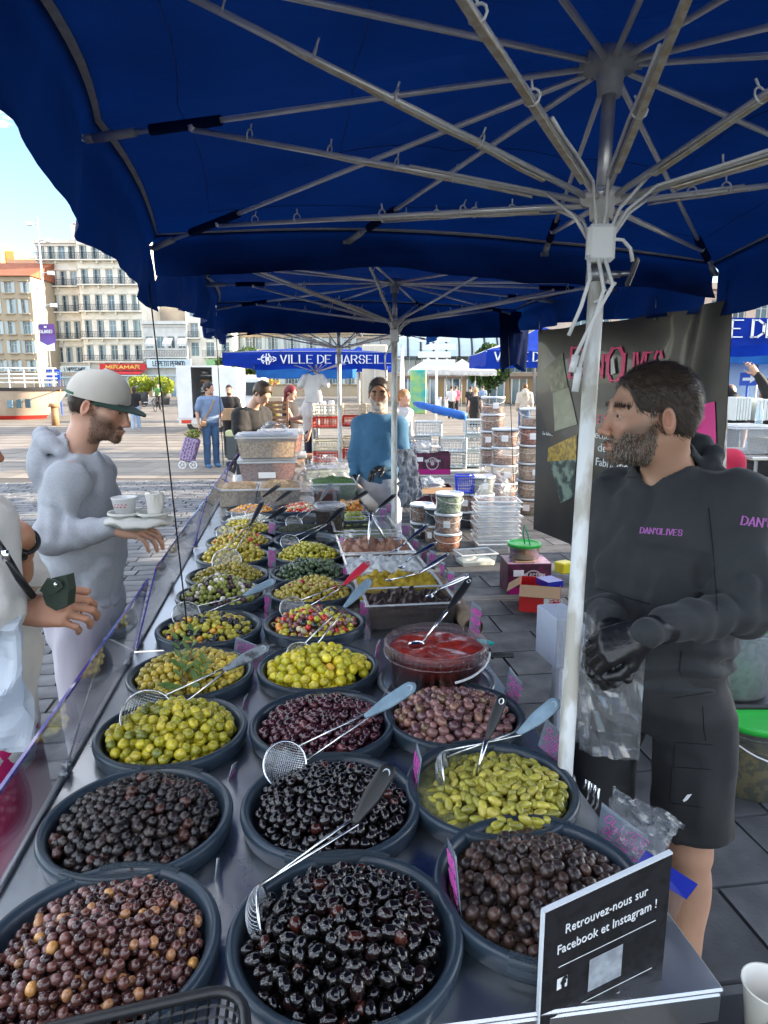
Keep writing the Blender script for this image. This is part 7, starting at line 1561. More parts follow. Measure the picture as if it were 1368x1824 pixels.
def lattice_box(name,label,cat,c,w_,d_,h,m,rz=0,nx=6,nz=3,frame=.02,group=None,taper=.0):
 t=thing(name,label,cat,c,rz,group);P=MB();W2,D2=w_/2,d_/2
 def pt(x,y,z):f=1-taper*(1-z/h);return Vector((x*f,y*f,z))
 cs=[(-W2,-D2),(W2,-D2),(W2,D2),(-W2,D2)]
 for i in range(4):
  a,b=cs[i],cs[(i+1)%4];P.tube([pt(*a,0),pt(*a,h)],frame*.5,4);L_=math.hypot(b[0]-a[0],b[1]-a[1]);k=max(2,int(nx*L_/w_))
  for z in(frame/2,h-frame/2):P.tube([pt(*a,z),pt(*b,z)],frame*.55,4)
  for j in range(1,k):x,y=a[0]+(b[0]-a[0])*j/k,a[1]+(b[1]-a[1])*j/k;P.tube([pt(x,y,0),pt(x,y,h)],frame*.22,4)
  for j in range(1,nz):P.tube([pt(*a,h*j/nz),pt(*b,h*j/nz)],frame*.25,4)
 o=link('lattice',P.mesh('lattice',m,False),t);mb=MB();mb.box((0,0,.008),(w_*(1-taper)-.01,d_*(1-taper)-.01,.008));link('crate_bottom',mb.mesh('crate_bottom',m,False),t);return t
lattice_box('basket','royal blue lattice basket on the buckets','basket',Vector((atY(827,900,8.2).x,8.2,.455)),.22,.2,.21,mat('royal_blue_plastic',(.01,.04,.55),.4),nx=9,nz=5,frame=.014,taper=.15)
M_gcrate=mat('pale_grey_crate',(.46,.52,.54),.5)
for i,(px,z,Yc,w_,wh)in enumerate(((762,.98,10.4,.38,'upper left, above the first magenta carton'),(745,.74,10.4,.38,'lower left, half behind the second pole'),(806,.74,10.4,.38,'middle of the upper row'),(806,.50,10.4,.38,'middle of the lower row'),(845,1.0,10.5,.30,'topmost, by the tall bucket stack'),(845,.76,10.5,.30,'second from the top by the tall bucket stack'),(845,.51,10.5,.30,'third from the top by the tall bucket stack'),(722,.50,10.2,.3,'partly hidden by the second pole'))):
 lattice_box('plastic_crate','pale grey lattice crate, %s'%wh,'crate',Vector((atY(px,800,Yc).x,Yc,z)),w_,.32,.22,M_gcrate,nx=7,nz=4,frame=.022,group='pale grey lattice crates')
def table(label,px0,px1,Y,z,d_,m,cat='table'):
 a,b=atY(px0,800,Y),atY(px1,800,Y);t=thing('trestle_table',label,cat,Vector(((a.x+b.x)/2,Y,0)));c=Vector(parent_world(t));w_=b.x-a.x;mb=MB();mb.box(c+Vector((0,0,z)),(w_,d_,.03),bev=.005);mb.build('table_top',m,t)
 for sx_ in(-1,1):
  for sy_ in(-1,1):mb=MB();mb.cyl(c+Vector((sx_*(w_/2-.08),sy_*(d_/2-.08),0)),c+Vector((sx_*(w_/2-.08),sy_*(d_/2-.08),z)),.015,n=8);mb.build('leg',M_steel_dark,t)
 return t
M_ttop=mat('grey_laminate',(.40,.42,.42),.5)
table('grey trestle table under the grey crates and magenta carton',716,865,10.3,.47,.8,M_ttop)
def carton(label,c,w_,d_,h,rz,m,flaps=True,printf=None,openm=None):
 t=thing('carton',label,'carton',c,rz,None)
 def part(nm,fn,mm):mb=MB();fn(mb);return link(nm,mb.mesh(nm,mm,False),t)
 th_=.005
 for c_,d in(((0,-d_/2,h/2),(w_,th_,h)),((0,d_/2,h/2),(w_,th_,h)),((-w_/2,0,h/2),(th_,d_-.012,h)),((w_/2,0,h/2),(th_,d_-.012,h))):part('side',lambda mb:mb.box(c_,d),m)
 part('base',lambda mb:mb.box((0,0,.004),(w_-.02,d_-.02,.004)),openm or m)
 if flaps:
  for c_,d,r in(((0,-d_/2-.05,h-.03),(w_,.12,.004),(.55,0,0)),((-w_/2-.05,0,h-.03),(.12,d_-.02,.004),(0,-.6,0))):part('flap',lambda mb:mb.box(c_,d,rot=Euler(r).to_matrix()),openm or m)
 if printf:printf(part,w_,d_,h)
 return t
M_dkc=mat('dark_printed_carton',(.030,.008,.018),.45,col2=(.085,.008,.045),ns=12,nstr=2.5);M_magc=mat('magenta_print',(.34,.005,.16),.45);M_brc=mat('inside_brown_board',(.30,.19,.11),.85)
def pr_dark(part,w_,d_,h):
 part('magenta_band',lambda mb:mb.box((0,-d_/2-.004,h*.14),(w_-.01,.003,h*.24)),M_magc)
 part('paper_label',lambda mb:mb.box((-w_*.26,-d_/2-.006,h*.72),(w_*.24,.003,h*.2)),M_white)
 def em(mb):mb.lathe([(h*.30,0),(h*.25,0)],(0,0,0),24);mb.lathe([(h*.09,0),(0,0)],(0,0,0),16);mb.v=[Vector((v[0]+w_*.08,-d_/2-.006,v[1]+h*.52))for v in mb.v]
 part('round_emblem',em,mat('emblem_grey',(.38,.34,.36),.5))
 part('printed_name',lambda mb:letter(mb,'Selection',(w_*.08,-d_/2-.008,h*.60),(1,0,0),(0,0,1),h*.10,h*.015,align='c'),M_wletter)
carton('black and magenta carton with a round emblem on the grey table',Vector((atY(763,800,9.75).x,9.75,.49)),.60,.35,.30,.0,M_dkc,False,pr_dark)
carton('black and magenta carton with paper labels below the table',Vector((atY(770,870,8.7).x,8.7,.20)),.47,.35,.26,.05,M_dkc,True,pr_dark,M_brc)
mb=MB();mb.box(Vector((atY(770,870,8.7).x,8.75,.10)),(.55,.4,.19));one(mb,'board_box',mat('cream_board',(.42,.38,.32),.8),'cream board box under the magenta carton','box')
crumple('plastic_bag','white plastic bag lying on the upper magenta carton',Vector((atY(757,770,9.75).x,9.75,.79)),(.42,.3,.2),m=M_frost,seed=21)
crumple('plastic_bag','white plastic bag rising from the lower magenta carton',Vector((atY(765,845,8.7).x,8.7,.44)),(.36,.3,.16),m=M_frost,seed=22)
cb=atZ(938,1058,0)
carton('black and magenta carton with a label on the paving left of the main pole',Vector((cb.x,cb.y+.1,.002)),.36,.30,.27,.05,M_dkc,False,pr_dark,M_brc)
mb=MB();mb.box(Vector((cb.x,cb.y+.1,.272)),(.36,.30,.01),rot=.05);mb.box(Vector((cb.x-.03,cb.y+.02,.281)),(.16,.10,.008),rot=.05,mi=1);one(mb,'printed_board',[mat('mauve_carton_top',(.22,.08,.17),.5,col2=(.35,.25,.3),ns=20),M_brc],'mauve printed board with a brown insert on the floor carton','board')
pail('olive_bucket','clear bucket with a bright green lid on the floor carton','bucket',Vector((cb.x-.01,cb.y+.12,.290)),.125,.135,.115,M_pail,nutm['white'],.5,lid=mat('green_lid',(.02,.42,.05),.4),handle=None,cheap=True)
mb=MB();c=Vector((cb.x-.01,cb.y+.10,.41));mb.tube([c,c+Vector((-.02,0,.10)),c+Vector((-.01,0,.16)),c+Vector((.02,-.02,.08)),c+Vector((.04,-.03,-.01))],.006,6);one(mb,'green_tie',mat('green_tie',(.0,.25,.12),.5),'green strap tied above the green-lidded bucket','strap')
def pr_wal(part,w_,d_,h):
 part('white_panel',lambda mb:mb.box((w_*.22,-d_/2-.004,h*.5),(w_*.22,.003,h*.85)),M_wletter)
 part('printed_name',lambda mb:letter(mb,'WALNUTS',(w_*.245,-d_/2-.008,h*.85),(0,0,-1),(1,0,0),.024,.004,maxw=h*.7),mat('red_letter',(.5,.02,.02),.5))
 part('script_name',lambda mb:letter(mb,'NUTS',(w_*.36,-d_/2-.008,h*.5),(1,0,0),(0,0,1),.02,.003),M_wletter)
cw=atZ(968,1095,0)
carton('open red carton printed WALNUTS with a torn brown flap',Vector((cw.x,cw.y+.14,.002)),.30,.26,.22,-.25,mat('red_carton',(.50,.012,.015),.5),True,pr_wal,M_brc)
mb=MB();mb.box(Vector((cw.x+.06,cw.y+.1,.23)),(.14,.16,.05),rot=.4);one(mb,'blue_packet',mat('dark_blue_print',(.008,.020,.26),.3),'dark blue packet lying in the red carton','packet')
mb=MB();c=atZ(1005,1010,.12);mb.box(c,(.14,.12,.10),rot=.5,bev=.01);one(mb,'yellow_packet',mat('yellow_packet',(.60,.50,.02),.4),'yellow packet behind the red carton, by the pole','packet')
c1_=atY(997,1125,2.2);mb=MB();mb.box(Vector((c1_.x,2.2,.90)),(.10,.16,.17),rot=.2,bev=.004);mb.cyl(Vector((c1_.x,2.2,.0)),Vector((c1_.x,2.2,.83)),.02);one(mb,'boxed_stand',mat('pale_blue_box',(.45,.50,.60),.6),'pale blue-white box on a stand behind the main pole','box')
M_glid=mat('green_lid',(.02,.42,.05),.4);M_ol=mat('olives_in_brine_seen',(.09,.085,.03),.35,col2=(.22,.17,.05),ns=26,nstr=3,bump=.3);M_ol2=mat('dark_olives_seen',(.22,.26,.27),.35,col2=(.06,.08,.10),ns=34,nstr=3)
c=atZ(1370,1440,0);pail('olive_bucket','clear bucket of olives in brown brine, green lid, on the right edge paving','bucket',Vector((c.x,c.y+.18,.002)),.165,.185,.33,M_pail,M_ol,.72,lid=M_glid,handle='side',n=48,rz=.4)
pail('olive_bucket','milky bucket of dark olives with a green lid, raised behind the other','bucket',Vector((1.585,2.98,.36)),.165,.182,.33,M_frost,M_ol2,.8,lid=M_glid,handle=None,n=48)
mb=MB();mb.box(Vector((1.585,2.98,.18)),(.40,.40,.355),bev=.01);one(mb,'dark_stand',M_black,'low dark stand under the milky bucket of dark olives','stand')
mb=MB();c=Vector((1.46,2.86,.745));mb.lathe([(0,-.1),(.04,-.1),(.042,.02),(.030,.06),(.014,.08),(.014,.10),(0,.1)],(0,0,0),20);mb.v=[c+Euler((0,1.1,.3)).to_matrix()@Vector(v)for v in mb.v];one(mb,'water_bottle',mat('blue_clear_bottle',(.45,.62,.75),.08,alpha=.3),'pale blue plastic bottle lying on the green lid','bottle',smooth=True)
crumple('purple_bag','dark magenta bag at the right edge above the lower green lid',Vector((1.42,2.15,.52)),(.14,.14,.2),m=mat('magenta_film',(.20,.005,.12),.15,alpha=.6),seed=31)
table('steel table of the neighbouring stall at the right edge',1292,1520,6.0,1.14,.9,M_steel)
M_wc=mat('white_food_crate',(.62,.66,.64),.45)
for i,(px,Y,z,w_,h,lb)in enumerate(((1316,6.6,1.40,.16,.22,'left stack of white food boxes'),(1335,6.7,1.40,.16,.21,'middle stack of white food boxes'),(1358,6.6,1.40,.20,.20,'right stack of white food boxes'))):
 t=thing('food_box_stack','upright %s on the neighbouring stall'%lb,'boxes',Vector((atY(px,700,Y).x,Y,z)));c=Vector(parent_world(t))
 for k in range(6):mb=MB();mb.box(c+Vector((0,0,.5*h+0))+Vector(((k-2.5)*w_/6,0,0)),(w_/6-.004,.22,h-.01*(k%2)),bev=.004);mb.build('food_box',M_wc,t)
boxtub('large clear box with a sloping lid on the neighbouring stall',Vector((atY(1325,760,5.9).x,5.9,1.16)),.36,.36,.22,None,rz=.1,name='display_box',group='display boxes on the neighbouring stall')
boxtub('clear box of brown pastries at the right edge of the stall',Vector((atY(1382,760,5.9).x,5.9,1.16)),.30,.36,.20,M_nut['cashew'],.6,rz=.1,name='display_box',group='display boxes on the neighbouring stall')
mb=MB();c=Vector((atY(1336,740,6.0).x,5.85,1.38));mb.lathe([(0,0),(.03,0),(.032,.12),(.014,.17),(.014,.19),(0,.19)],c,16);one(mb,'small_bottle',mat('blue_clear_bottle',(.45,.62,.75),.08,alpha=.3),'small clear water bottle before the white food boxes','bottle',smooth=True)
t=thing('arrow_sign','blue sign with a white arrow on the van side at the right','sign',Vector((atY(1331,700,12).x,12,1.55)));c=Vector(parent_world(t));mb=MB();mb.box(c+Vector((0,0,.28)),(.30,.02,.22));mb.cyl(c+Vector((0,.02,-1.5)),c+Vector((0,.02,.2)),.02);mb.build('plate',mat('sign_blue',(.01,.07,.45),.5),t)
mb=MB();O=c+Vector((0,-.015,.28));mb.add([O+Vector((x,0,z))for x,z in((-.11,-.025),(.02,-.025),(.02,-.07),(.12,0),(.02,.07),(.02,.025),(-.11,.025))],[tuple(range(7))]);mb.build('arrow',M_wletter,t)
c=Vector((atY(1330,700,12.6).x,12.7,0));mb=MB();mb.box(c+Vector((.2,.5,1.25)),(1.6,.9,1.9),bev=.06);mb.box(c+Vector((.2,.03,1.2)),(1.2,.02,.5),mi=1);one(mb,'sales_van',[mat('pale_blue_paint',(.45,.60,.78),.35),mat('sign_blue',(.01,.07,.45),.5)],'pale blue sales van behind the arrow sign at the right','van')
mb=MB();c=Vector((atY(1352,820,6.2).x,5.5,.72));mb.lathe([(0,0),(.035,0),(.035,.14),(.02,.17),(.01,.2),(0,.2)],c,14);one(mb,'spray_bottle',[M_white],'white spray bottle hanging under the neighbouring table','bottle',smooth=True)
mb=MB();c=Vector((atY(1345,840,6.2).x,6.2,.45));mb.box(c+Vector((.3,0,.25)),(1.0,.5,.35),bev=.02);mb.box(c+Vector((.3,-.1,-.15)),(1.1,.6,.28),bev=.02);one(mb,'dark_locker',mat('dark_grey_metal',(.05,.055,.06),.6),'dark metal lockers under the neighbouring table','locker')
# market and square beyond
def simple_parasol(label,px,Y,w_,zt,zb,m,text=None,pole=True,d_=None,val=.16,name='market_parasol',group='parasols of the stalls beyond',white=None):
 c=atY(px,700,Y);t=thing(name,label,'parasol',(c.x,Y,0),0,group);d_=d_ or w_;pk=Vector((c.x,Y,zt));hw,hd=w_/2,d_/2;P_=[Vector((c.x+sx_*hw,Y+sy_*hd,zb))for sx_,sy_ in((-1,-1),(1,-1),(1,1),(-1,1))]
 for i in range(4):
  a,b=P_[i],P_[(i+1)%4];mb=MB();mb.grid(lambda u,v:lerp(pk,lerp(a,b,u),v)-Vector((0,0,.10*math.sin(math.pi*v)*(zt-zb)*1.0+.02*math.sin(math.pi*u)*v)),8,6);mb.build('canopy_panel',m if not(white and i%2)else white,t,True)
  mb=MB();mb.grid(lambda u,v:lerp(a,b,u)-Vector((0,0,val*v*(1+.08*math.sin(9*u))+.02*math.sin(math.pi*u))),16,2);mb.build('valance',m,t)
  mb=MB();mb.cyl(pk-Vector((0,0,.06)),a-Vector((0,0,.03)),.012,n=6);mb.build('rib',M_alu,t)
 if pole:mb=MB();mb.cyl((c.x,Y,0),pk-Vector((0,0,.03)),.022,n=10);mb.build('pole',M_whitepaint,t,True)
 if text:mb=MB();letter(mb,text,P_[0]+Vector((w_*.06,-.03,-val*.78)),(1,0,0),(0,0,1),val*.62,val*.09,serif=True,maxw=w_*.88,wd=.75);mb.build('lettering',M_wletter,t)
 return t
M_lblue=canvas_mat('pale_blue_canvas',(.03,.16,.48),.4);M_wcanvas=canvas_mat('white_canvas',(.66,.68,.70),.35)  # paler blue cloth for the far parasols, and white cloth
simple_parasol('royal blue parasol lettered MARSEILLE at the right edge, nearest of the far ones',1290,8.3,2.6,2.50,2.40,M_canvas_b,"VILLE DE MARSEILLE",val=.26)
simple_parasol('pale blue parasol low behind the MARSEILLE one at the right',1345,12.5,1.9,2.62,2.25,M_lblue)
simple_parasol('blue and white parasol lettered MARSEILLE between the pole and the banner',960,15.5,2.8,3.0,2.42,M_canvas_b,'VILLE DE MARSEILLE',white=M_wcanvas,val=.28)
simple_parasol('wide pale blue parasol beyond the hanging white T-shirt',552,15.5,2.0,2.38,2.12,M_lblue,val=.22)
simple_parasol('blue parasol with a grey pole left of the second seller',640,19,1.9,2.75,2.35,M_canvas_b,val=.25)
for k,(px,lb)in enumerate(((762,'left'),(795,'second'),(822,'third'),(846,'right'))):simple_parasol('white terrace parasol, %s of the row before the long facade'%lb,px,46+k,2.6,3.5,2.7,M_wcanvas,val=.3,group='white terrace parasols')
t=thing('folded_parasol','long folded blue parasol lying across the grey crates','parasol',atY(735,720,10.6));a,b=atY(737,719,10.6),atY(830,742,10.2);mb=MB();mb.tube([lerp(a,b,i/10)for i in range(11)],[.03,.045,.05,.055,.06,.06,.065,.065,.07,.07,.06],14);mb.v=[Vector(v)+Vector((0,0,.02*n1(v,9)))for v in mb.v];mb.build('cover',mat('bright_blue_cover',(.01,.14,.55),.5,col2=(.01,.09,.38),ns=8,bump=.5),t,True)
M_rc=mat('orange_red_crate',(.55,.06,.025),.5);M_cc=mat('cream_crate',(.60,.55,.40),.5)
k=0
for(px,rows)in((582,3),(632,3),(662,3)):
 for r in range(rows):
  z=.35+r*.48;Yc=9.7 if px<600 else 10.2;wh=['lowest','middle','top'][r]+' shelf, '+('left column' if px<600 else 'column right of the third pole' if px<650 else 'column behind the second seller')
  lattice_box('bread_crate','cream lattice crate of produce, '+wh,'crate',Vector((atY(px,800,Yc).x,Yc,z)),.34,.34,.15,M_cc,nx=9,nz=3,frame=.018,group='cream produce crates');lattice_box('bread_crate','orange-red lattice crate, '+wh,'crate',Vector((atY(px,800,Yc).x,Yc,z-.16)),.34,.34,.14,M_rc,nx=9,nz=3,frame=.018,group='orange-red produce crates')
t=thing('crate_rack','white tube rack holding the cream and red crates','rack',(atY(622,800,10).x,10.0,0));c=Vector(parent_world(t))
for z in(.17,.65,1.13):mb=MB();mb.box(c+Vector((0,0,z)),(1.0,.55,.015));mb.build('shelf',M_zinc,t)
for sx_ in(-.5,.5):
 for sy_ in(-.27,.27):mb=MB();mb.cyl(c+Vector((sx_,sy_,0)),c+Vector((sx_,sy_,1.45)),.014,n=6);mb.build('upright',M_whitepaint,t)
M_wood=mat('crate_wood',(.36,.20,.10),.7,col2=(.24,.12,.06),ns=12,stretch=(1,1,8))
c=Vector((atY(489,800,10.6).x,10.6,0));t=thing('wooden_crates','brown slatted wooden crate rack behind the young man','crate rack',c)
for r in range(4):
 for s_ in range(3):mb=MB();mb.box(c+Vector((0,-.22,.68+r*.22+s_*.065)),(.46,.012,.045));mb.build('slat',M_wood,t)
 mb=MB();mb.box(c+Vector((0,.0,.66+r*.22)),(.44,.42,.012));mb.build('crate_board',M_wood,t)
for sx_ in(-1,1):mb=MB();mb.box(c+Vector((sx_*.24,-.2,.78)),(.03,.03,1.5));mb.build('post',M_wood,t)
table('low wooden stall table behind the nut boxes',455,560,10.7,.64,.6,M_wood)
t=thing('hanging_t_shirt','white T-shirt hanging from the lettered parasol','T-shirt',atY(558,700,9.2));c=atY(558,663,9.2);sd=SDF();sd.loft([0,.25,.5,.62],[0]*4,[0]*4,[.19,.19,.2,.12],[.04,.045,.05,.03]);sd.cone((-.18,0,.55),(-.28,0,.38),.07,.075);sd.cone((.18,0,.55),(.28,0,.38),.07,.075);sd.ell((0,0,.66),.08,sub=True);V,Fq=sd.mesh(.016,nz=lambda Q:.008*fbm(Q,8,2,2));V=V*.62+np.array([c.x,c.y,c.z-.40]);np_obj('cloth',V,Fq,M_whitetop,t);mb=MB();mb.tube([c+Vector((-.14,0,-.05)),c+Vector((0,0,.02)),c+Vector((.14,0,-.05))],.006,5);mb.tube([c+Vector((0,0,.02)),c+Vector((0,0,.16))],.004,5);mb.build('hanger',M_black,t)
p=atZ(335,834,0);t=thing('shopping_trolley','purple chequered two-wheel shopping trolley filled with greens','trolley',p);c=Vector(p);M_chk=mat('purple_check',(.10,.05,.16),.8,col2=(.34,.26,.40),ns=30,nstr=3)
tl=Euler((0,.32,0)).to_matrix();mb=MB();mb.box(c+Vector((.06,.0,.40)),(.30,.26,.52),rot=tl,bev=.04);mb.build('bag',M_chk,t)
for k_ in range(5):mb=MB();q=c+tl@Vector((-.13+.06*k_,-.134,0))+Vector((.06,0,.40));mb.box(q,(.010,.004,.48),rot=tl);mb.build('stripe',mat('pale_stripe',(.42,.36,.48),.8),t)
for dx in(-.09,.14):mb=MB();mb.tube([c+Vector((dx+.075*math.cos(a),-.10,.08+.075*math.sin(a)))for a in[i*.45 for i in range(14)]],.012,5,closed=True);[mb.tube([c+Vector((dx,-.1,.08)),c+Vector((dx+.07*math.cos(a),-.1,.08+.07*math.sin(a)))],.005,4)for a in(0,1.26,2.5,3.8,5)];mb.build('wheel',M_white,t)
mb=MB();mb.tube([c+Vector((-.02,.1,.1)),c+Vector((.30,.1,.95)),c+Vector((.34,0,.98))],.01,6);mb.build('handle',M_zinc,t)
def leafmass(name,label,c,s,n,L_,pal,seed=1,cat='foliage',parent=None,shell=.55):
 rs=np.random.RandomState(seed);d=rs.normal(0,1,(n,3));d/=np.linalg.norm(d,axis=1,keepdims=True);r=shell+(1-shell)*rs.rand(n,1)**.5;lump=1+.28*vnoise(d,1.7,seed)[:,None]+.15*vnoise(d,4,seed+1)[:,None];P_=d*r*lump*np.array(s)/2+np.array(tuple(c))
 a=rs.normal(0,1,(n,3));a/=np.linalg.norm(a,axis=1,keepdims=True);b=np.cross(a,rs.normal(0,1,(n,3)));b/=np.linalg.norm(b,axis=1,keepdims=True);l=L_*rs.uniform(.6,1.4,(n,1));V=np.stack([P_-a*l,P_-b*l*.45,P_+a*l,P_+b*l*.45],1).reshape(-1,3);Fq=np.arange(4*n).reshape(n,4);cc=np.array(pal)[rs.randint(0,len(pal),n)]*rs.uniform(.7,1.3,(n,1))
 off=np.array(tuple(parent_world(parent)))if parent is not None else 0;me=mesh_np(name,V-off,Fq,mat('leaf_tinted',(.1,.2,.03),.55,attr='tint',transl=.3),False,np.repeat(cc,4,0));o=link(name,me,parent)
 if parent is None and label:tag(o,label,cat,None,None)
 if parent is not None:pass
 return o
leafmass('greens',None,c+Vector((.16,0,.72)),(.30,.26,.22),260,.03,[(.30,.30,.05),(.16,.24,.05)],3,parent=t)
c2_=Vector((p.x+.98,p.y+.2,0));t=thing('grey_trolley','dark grey shopping trolley with a yellow-green bag behind the jeans','trolley',c2_);mb=MB();mb.box(c2_+Vector((0,0,.42)),(.34,.3,.5),bev=.03);mb.build('bag',mat('dark_grey_cloth',(.06,.07,.075),.8),t);mb=MB();mb.box(c2_+Vector((0,0,.72)),(.36,.3,.14),bev=.03);mb.build('top_bag',mat('lime_bag',(.40,.45,.06),.7,col2=(.5,.5,.45),ns=8),t)
for dx in(-.12,.12):mb=MB();mb.cyl(c2_+Vector((dx,-.13,.07)),c2_+Vector((dx,-.10,.07)),.07,n=14);mb.build('wheel',M_black,t)
vb=atZ(322,768,0);Yv=25.0;xl,xr=atY(316,700,Yv).x,atY(392,700,Yv).x;zt=atY(350,654,Yv).z;zb=atY(350,745,Yv).z;t=thing('box_van','white box van with its rear door open, at the edge of the square','van',((xl+xr)/2,Yv,0));M_vw=mat('van_white',(.66,.68,.70),.35,col2=(.56,.58,.60),ns=2)
mb=MB();W_=xr-xl;xd0,xd1=xl+W_*.34,xl+W_*.98
for c_,d in(((xl+W_*.17,Yv,(zt+zb)/2),(W_*.34,.06,zt-zb)),((xl+.03,Yv+2.2,(zt+zb)/2),(.06,4.3,zt-zb)),((xr+.03,Yv+2.2,(zt+zb)/2),(.06,4.3,zt-zb)),(((xl+xr)/2,Yv+2.2,zt+.03),(W_+.1,4.4,.06)),(((xl+xr)/2,Yv+2.2,zb-.03),(W_+.1,4.4,.06)),(((xl+xr)/2,Yv+4.35,(zt+zb)/2),(W_-.1,.06,zt-zb-.01))):mb.box(c_,d)
mb.build('box_body',M_vw,t)
mb=MB();mb.box((xd0+W_*.82,Yv-.25,(zt+zb)/2+.05),(W_*.62,.05,zt-zb-.1),rot=-.25);mb.build('rear_door',M_vw,t)
for k_,(z,m_)in enumerate(((.45,M_brc),(.62,M_white),(.80,M_brc),(1.0,M_steel_dark))):
 mb=MB();mb.box(((xd0+xl+W_*.66)/2,Yv+1.4,zb+(zt-zb)*(z*.85)),(W_*.30,.5,.04));mb.ell(((xd0+xl+W_*.6)/2,Yv+1.2,zb+(zt-zb)*(z*.85)+.1),(.2,.2,.09),10);mb.build('shelf',m_,t)
for dx in(.3,.86):mb=MB();mb.cyl((xl+W_*dx,Yv+.55,.34),(xl+W_*dx,Yv+.8,.34),.34,n=20);mb.cyl((xl+W_*dx,Yv+.54,.34),(xl+W_*dx,Yv+.56,.34),.16,n=12,mi=1);mb.build('wheel',[M_black,M_zinc],t)
mb=MB();mb.box((xl+W_*.5,Yv+.02,zb-.14),(W_,.08,.14));mb.build('bumper',M_zinc,t);mb=MB();mb.box((xl+W_*.18,Yv-.04,zb-.12),(.34,.05,.12));mb.build('tail_light',mat('red_lamp_lens',(.5,.03,.01),.3),t)
mb=MB();a=atY(388,670,33);b=atY(470,705,33);mb.box(((a.x+b.x)/2,33.5,1.25),(b.x-a.x,2,1.9),bev=.15);mb.box(((a.x+b.x)/2,32.47,1.55),((b.x-a.x)*.8,.04,.6),mi=1);one(mb,'delivery_van',[M_vw,mat('dark_glass',(.03,.04,.05),.1)],'white delivery van behind the box van','van')
mb=MB();a=atY(645,650,17);b=atY(690,650,17);mb.box(((a.x+b.x)/2,17.9,1.45),(b.x-a.x,1.6,2.5),bev=.03);mb.box(((a.x+b.x)/2,17.06,1.5),(.03,.05,2.2),mi=1);mb.box(((a.x+b.x)/2,17.06,2.2),(b.x-a.x-.2,.05,.05),mi=1);one(mb,'sales_truck',[mat('cream_paint',(.52,.47,.38),.4),M_zinc],'cream truck box behind the second seller','truck')
# buildings
def wallholes(mb,x0,x1,z0,z1,y,rects,dep=.35,mi=0,mi2=0):
 xs=sorted({x0,x1}|{v for r in rects for v in(r[0],r[1])if x0<v<x1});zs=sorted({z0,z1}|{v for r in rects for v in(r[2],r[3])if z0<v<z1})
 for i in range(len(xs)-1):
  for j in range(len(zs)-1):
   cx_,cz_=(xs[i]+xs[i+1])/2,(zs[j]+zs[j+1])/2
   if any(r[0]<cx_<r[1]and r[2]<cz_<r[3]for r in rects):continue
   mb.quad((xs[i],y,zs[j]),(xs[i+1],y,zs[j]),(xs[i+1],y,zs[j+1]),(xs[i],y,zs[j+1]),mi)
 for(a,b,c_,d)in rects:
  mb.quad((a,y,c_),(a,y+dep,c_),(a,y+dep,d),(a,y,d),mi2);mb.quad((b,y+dep,c_),(b,y,c_),(b,y,d),(b,y+dep,d),mi2);mb.quad((a,y,c_),(b,y,c_),(b,y+dep,c_),(a,y+dep,c_),mi2);mb.quad((a,y,d),(a,y+dep,d),(b,y+dep,d),(b,y,d),mi2)
M_pane=mat('window_pane',(.10,.17,.21),.06,spec=.8,rnd=.5);M_curt=mat('curtained_pane',(.34,.50,.52),.15,rnd=.3);M_wfr=mat('window_frame_paint',(.55,.56,.55),.6);M_shut=mat('grey_green_shutter',(.40,.46,.46),.7,rnd=.15);M_iron=mat('iron_railing',(.03,.035,.045),.6);M_stone=mat('cream_limestone',(.74,.71,.63),.85,col2=(.60,.57,.50),ns=.9,nd=9,bump=.2,bs=3);M_beige=mat('beige_render',(.40,.32,.22),.9,col2=(.34,.28,.20),ns=.6,nd=7);M_tile=mat('clay_roof_tile',(.36,.11,.05),.85,col2=(.24,.08,.04),ns=2,nd=8,bump=.5,bs=4)
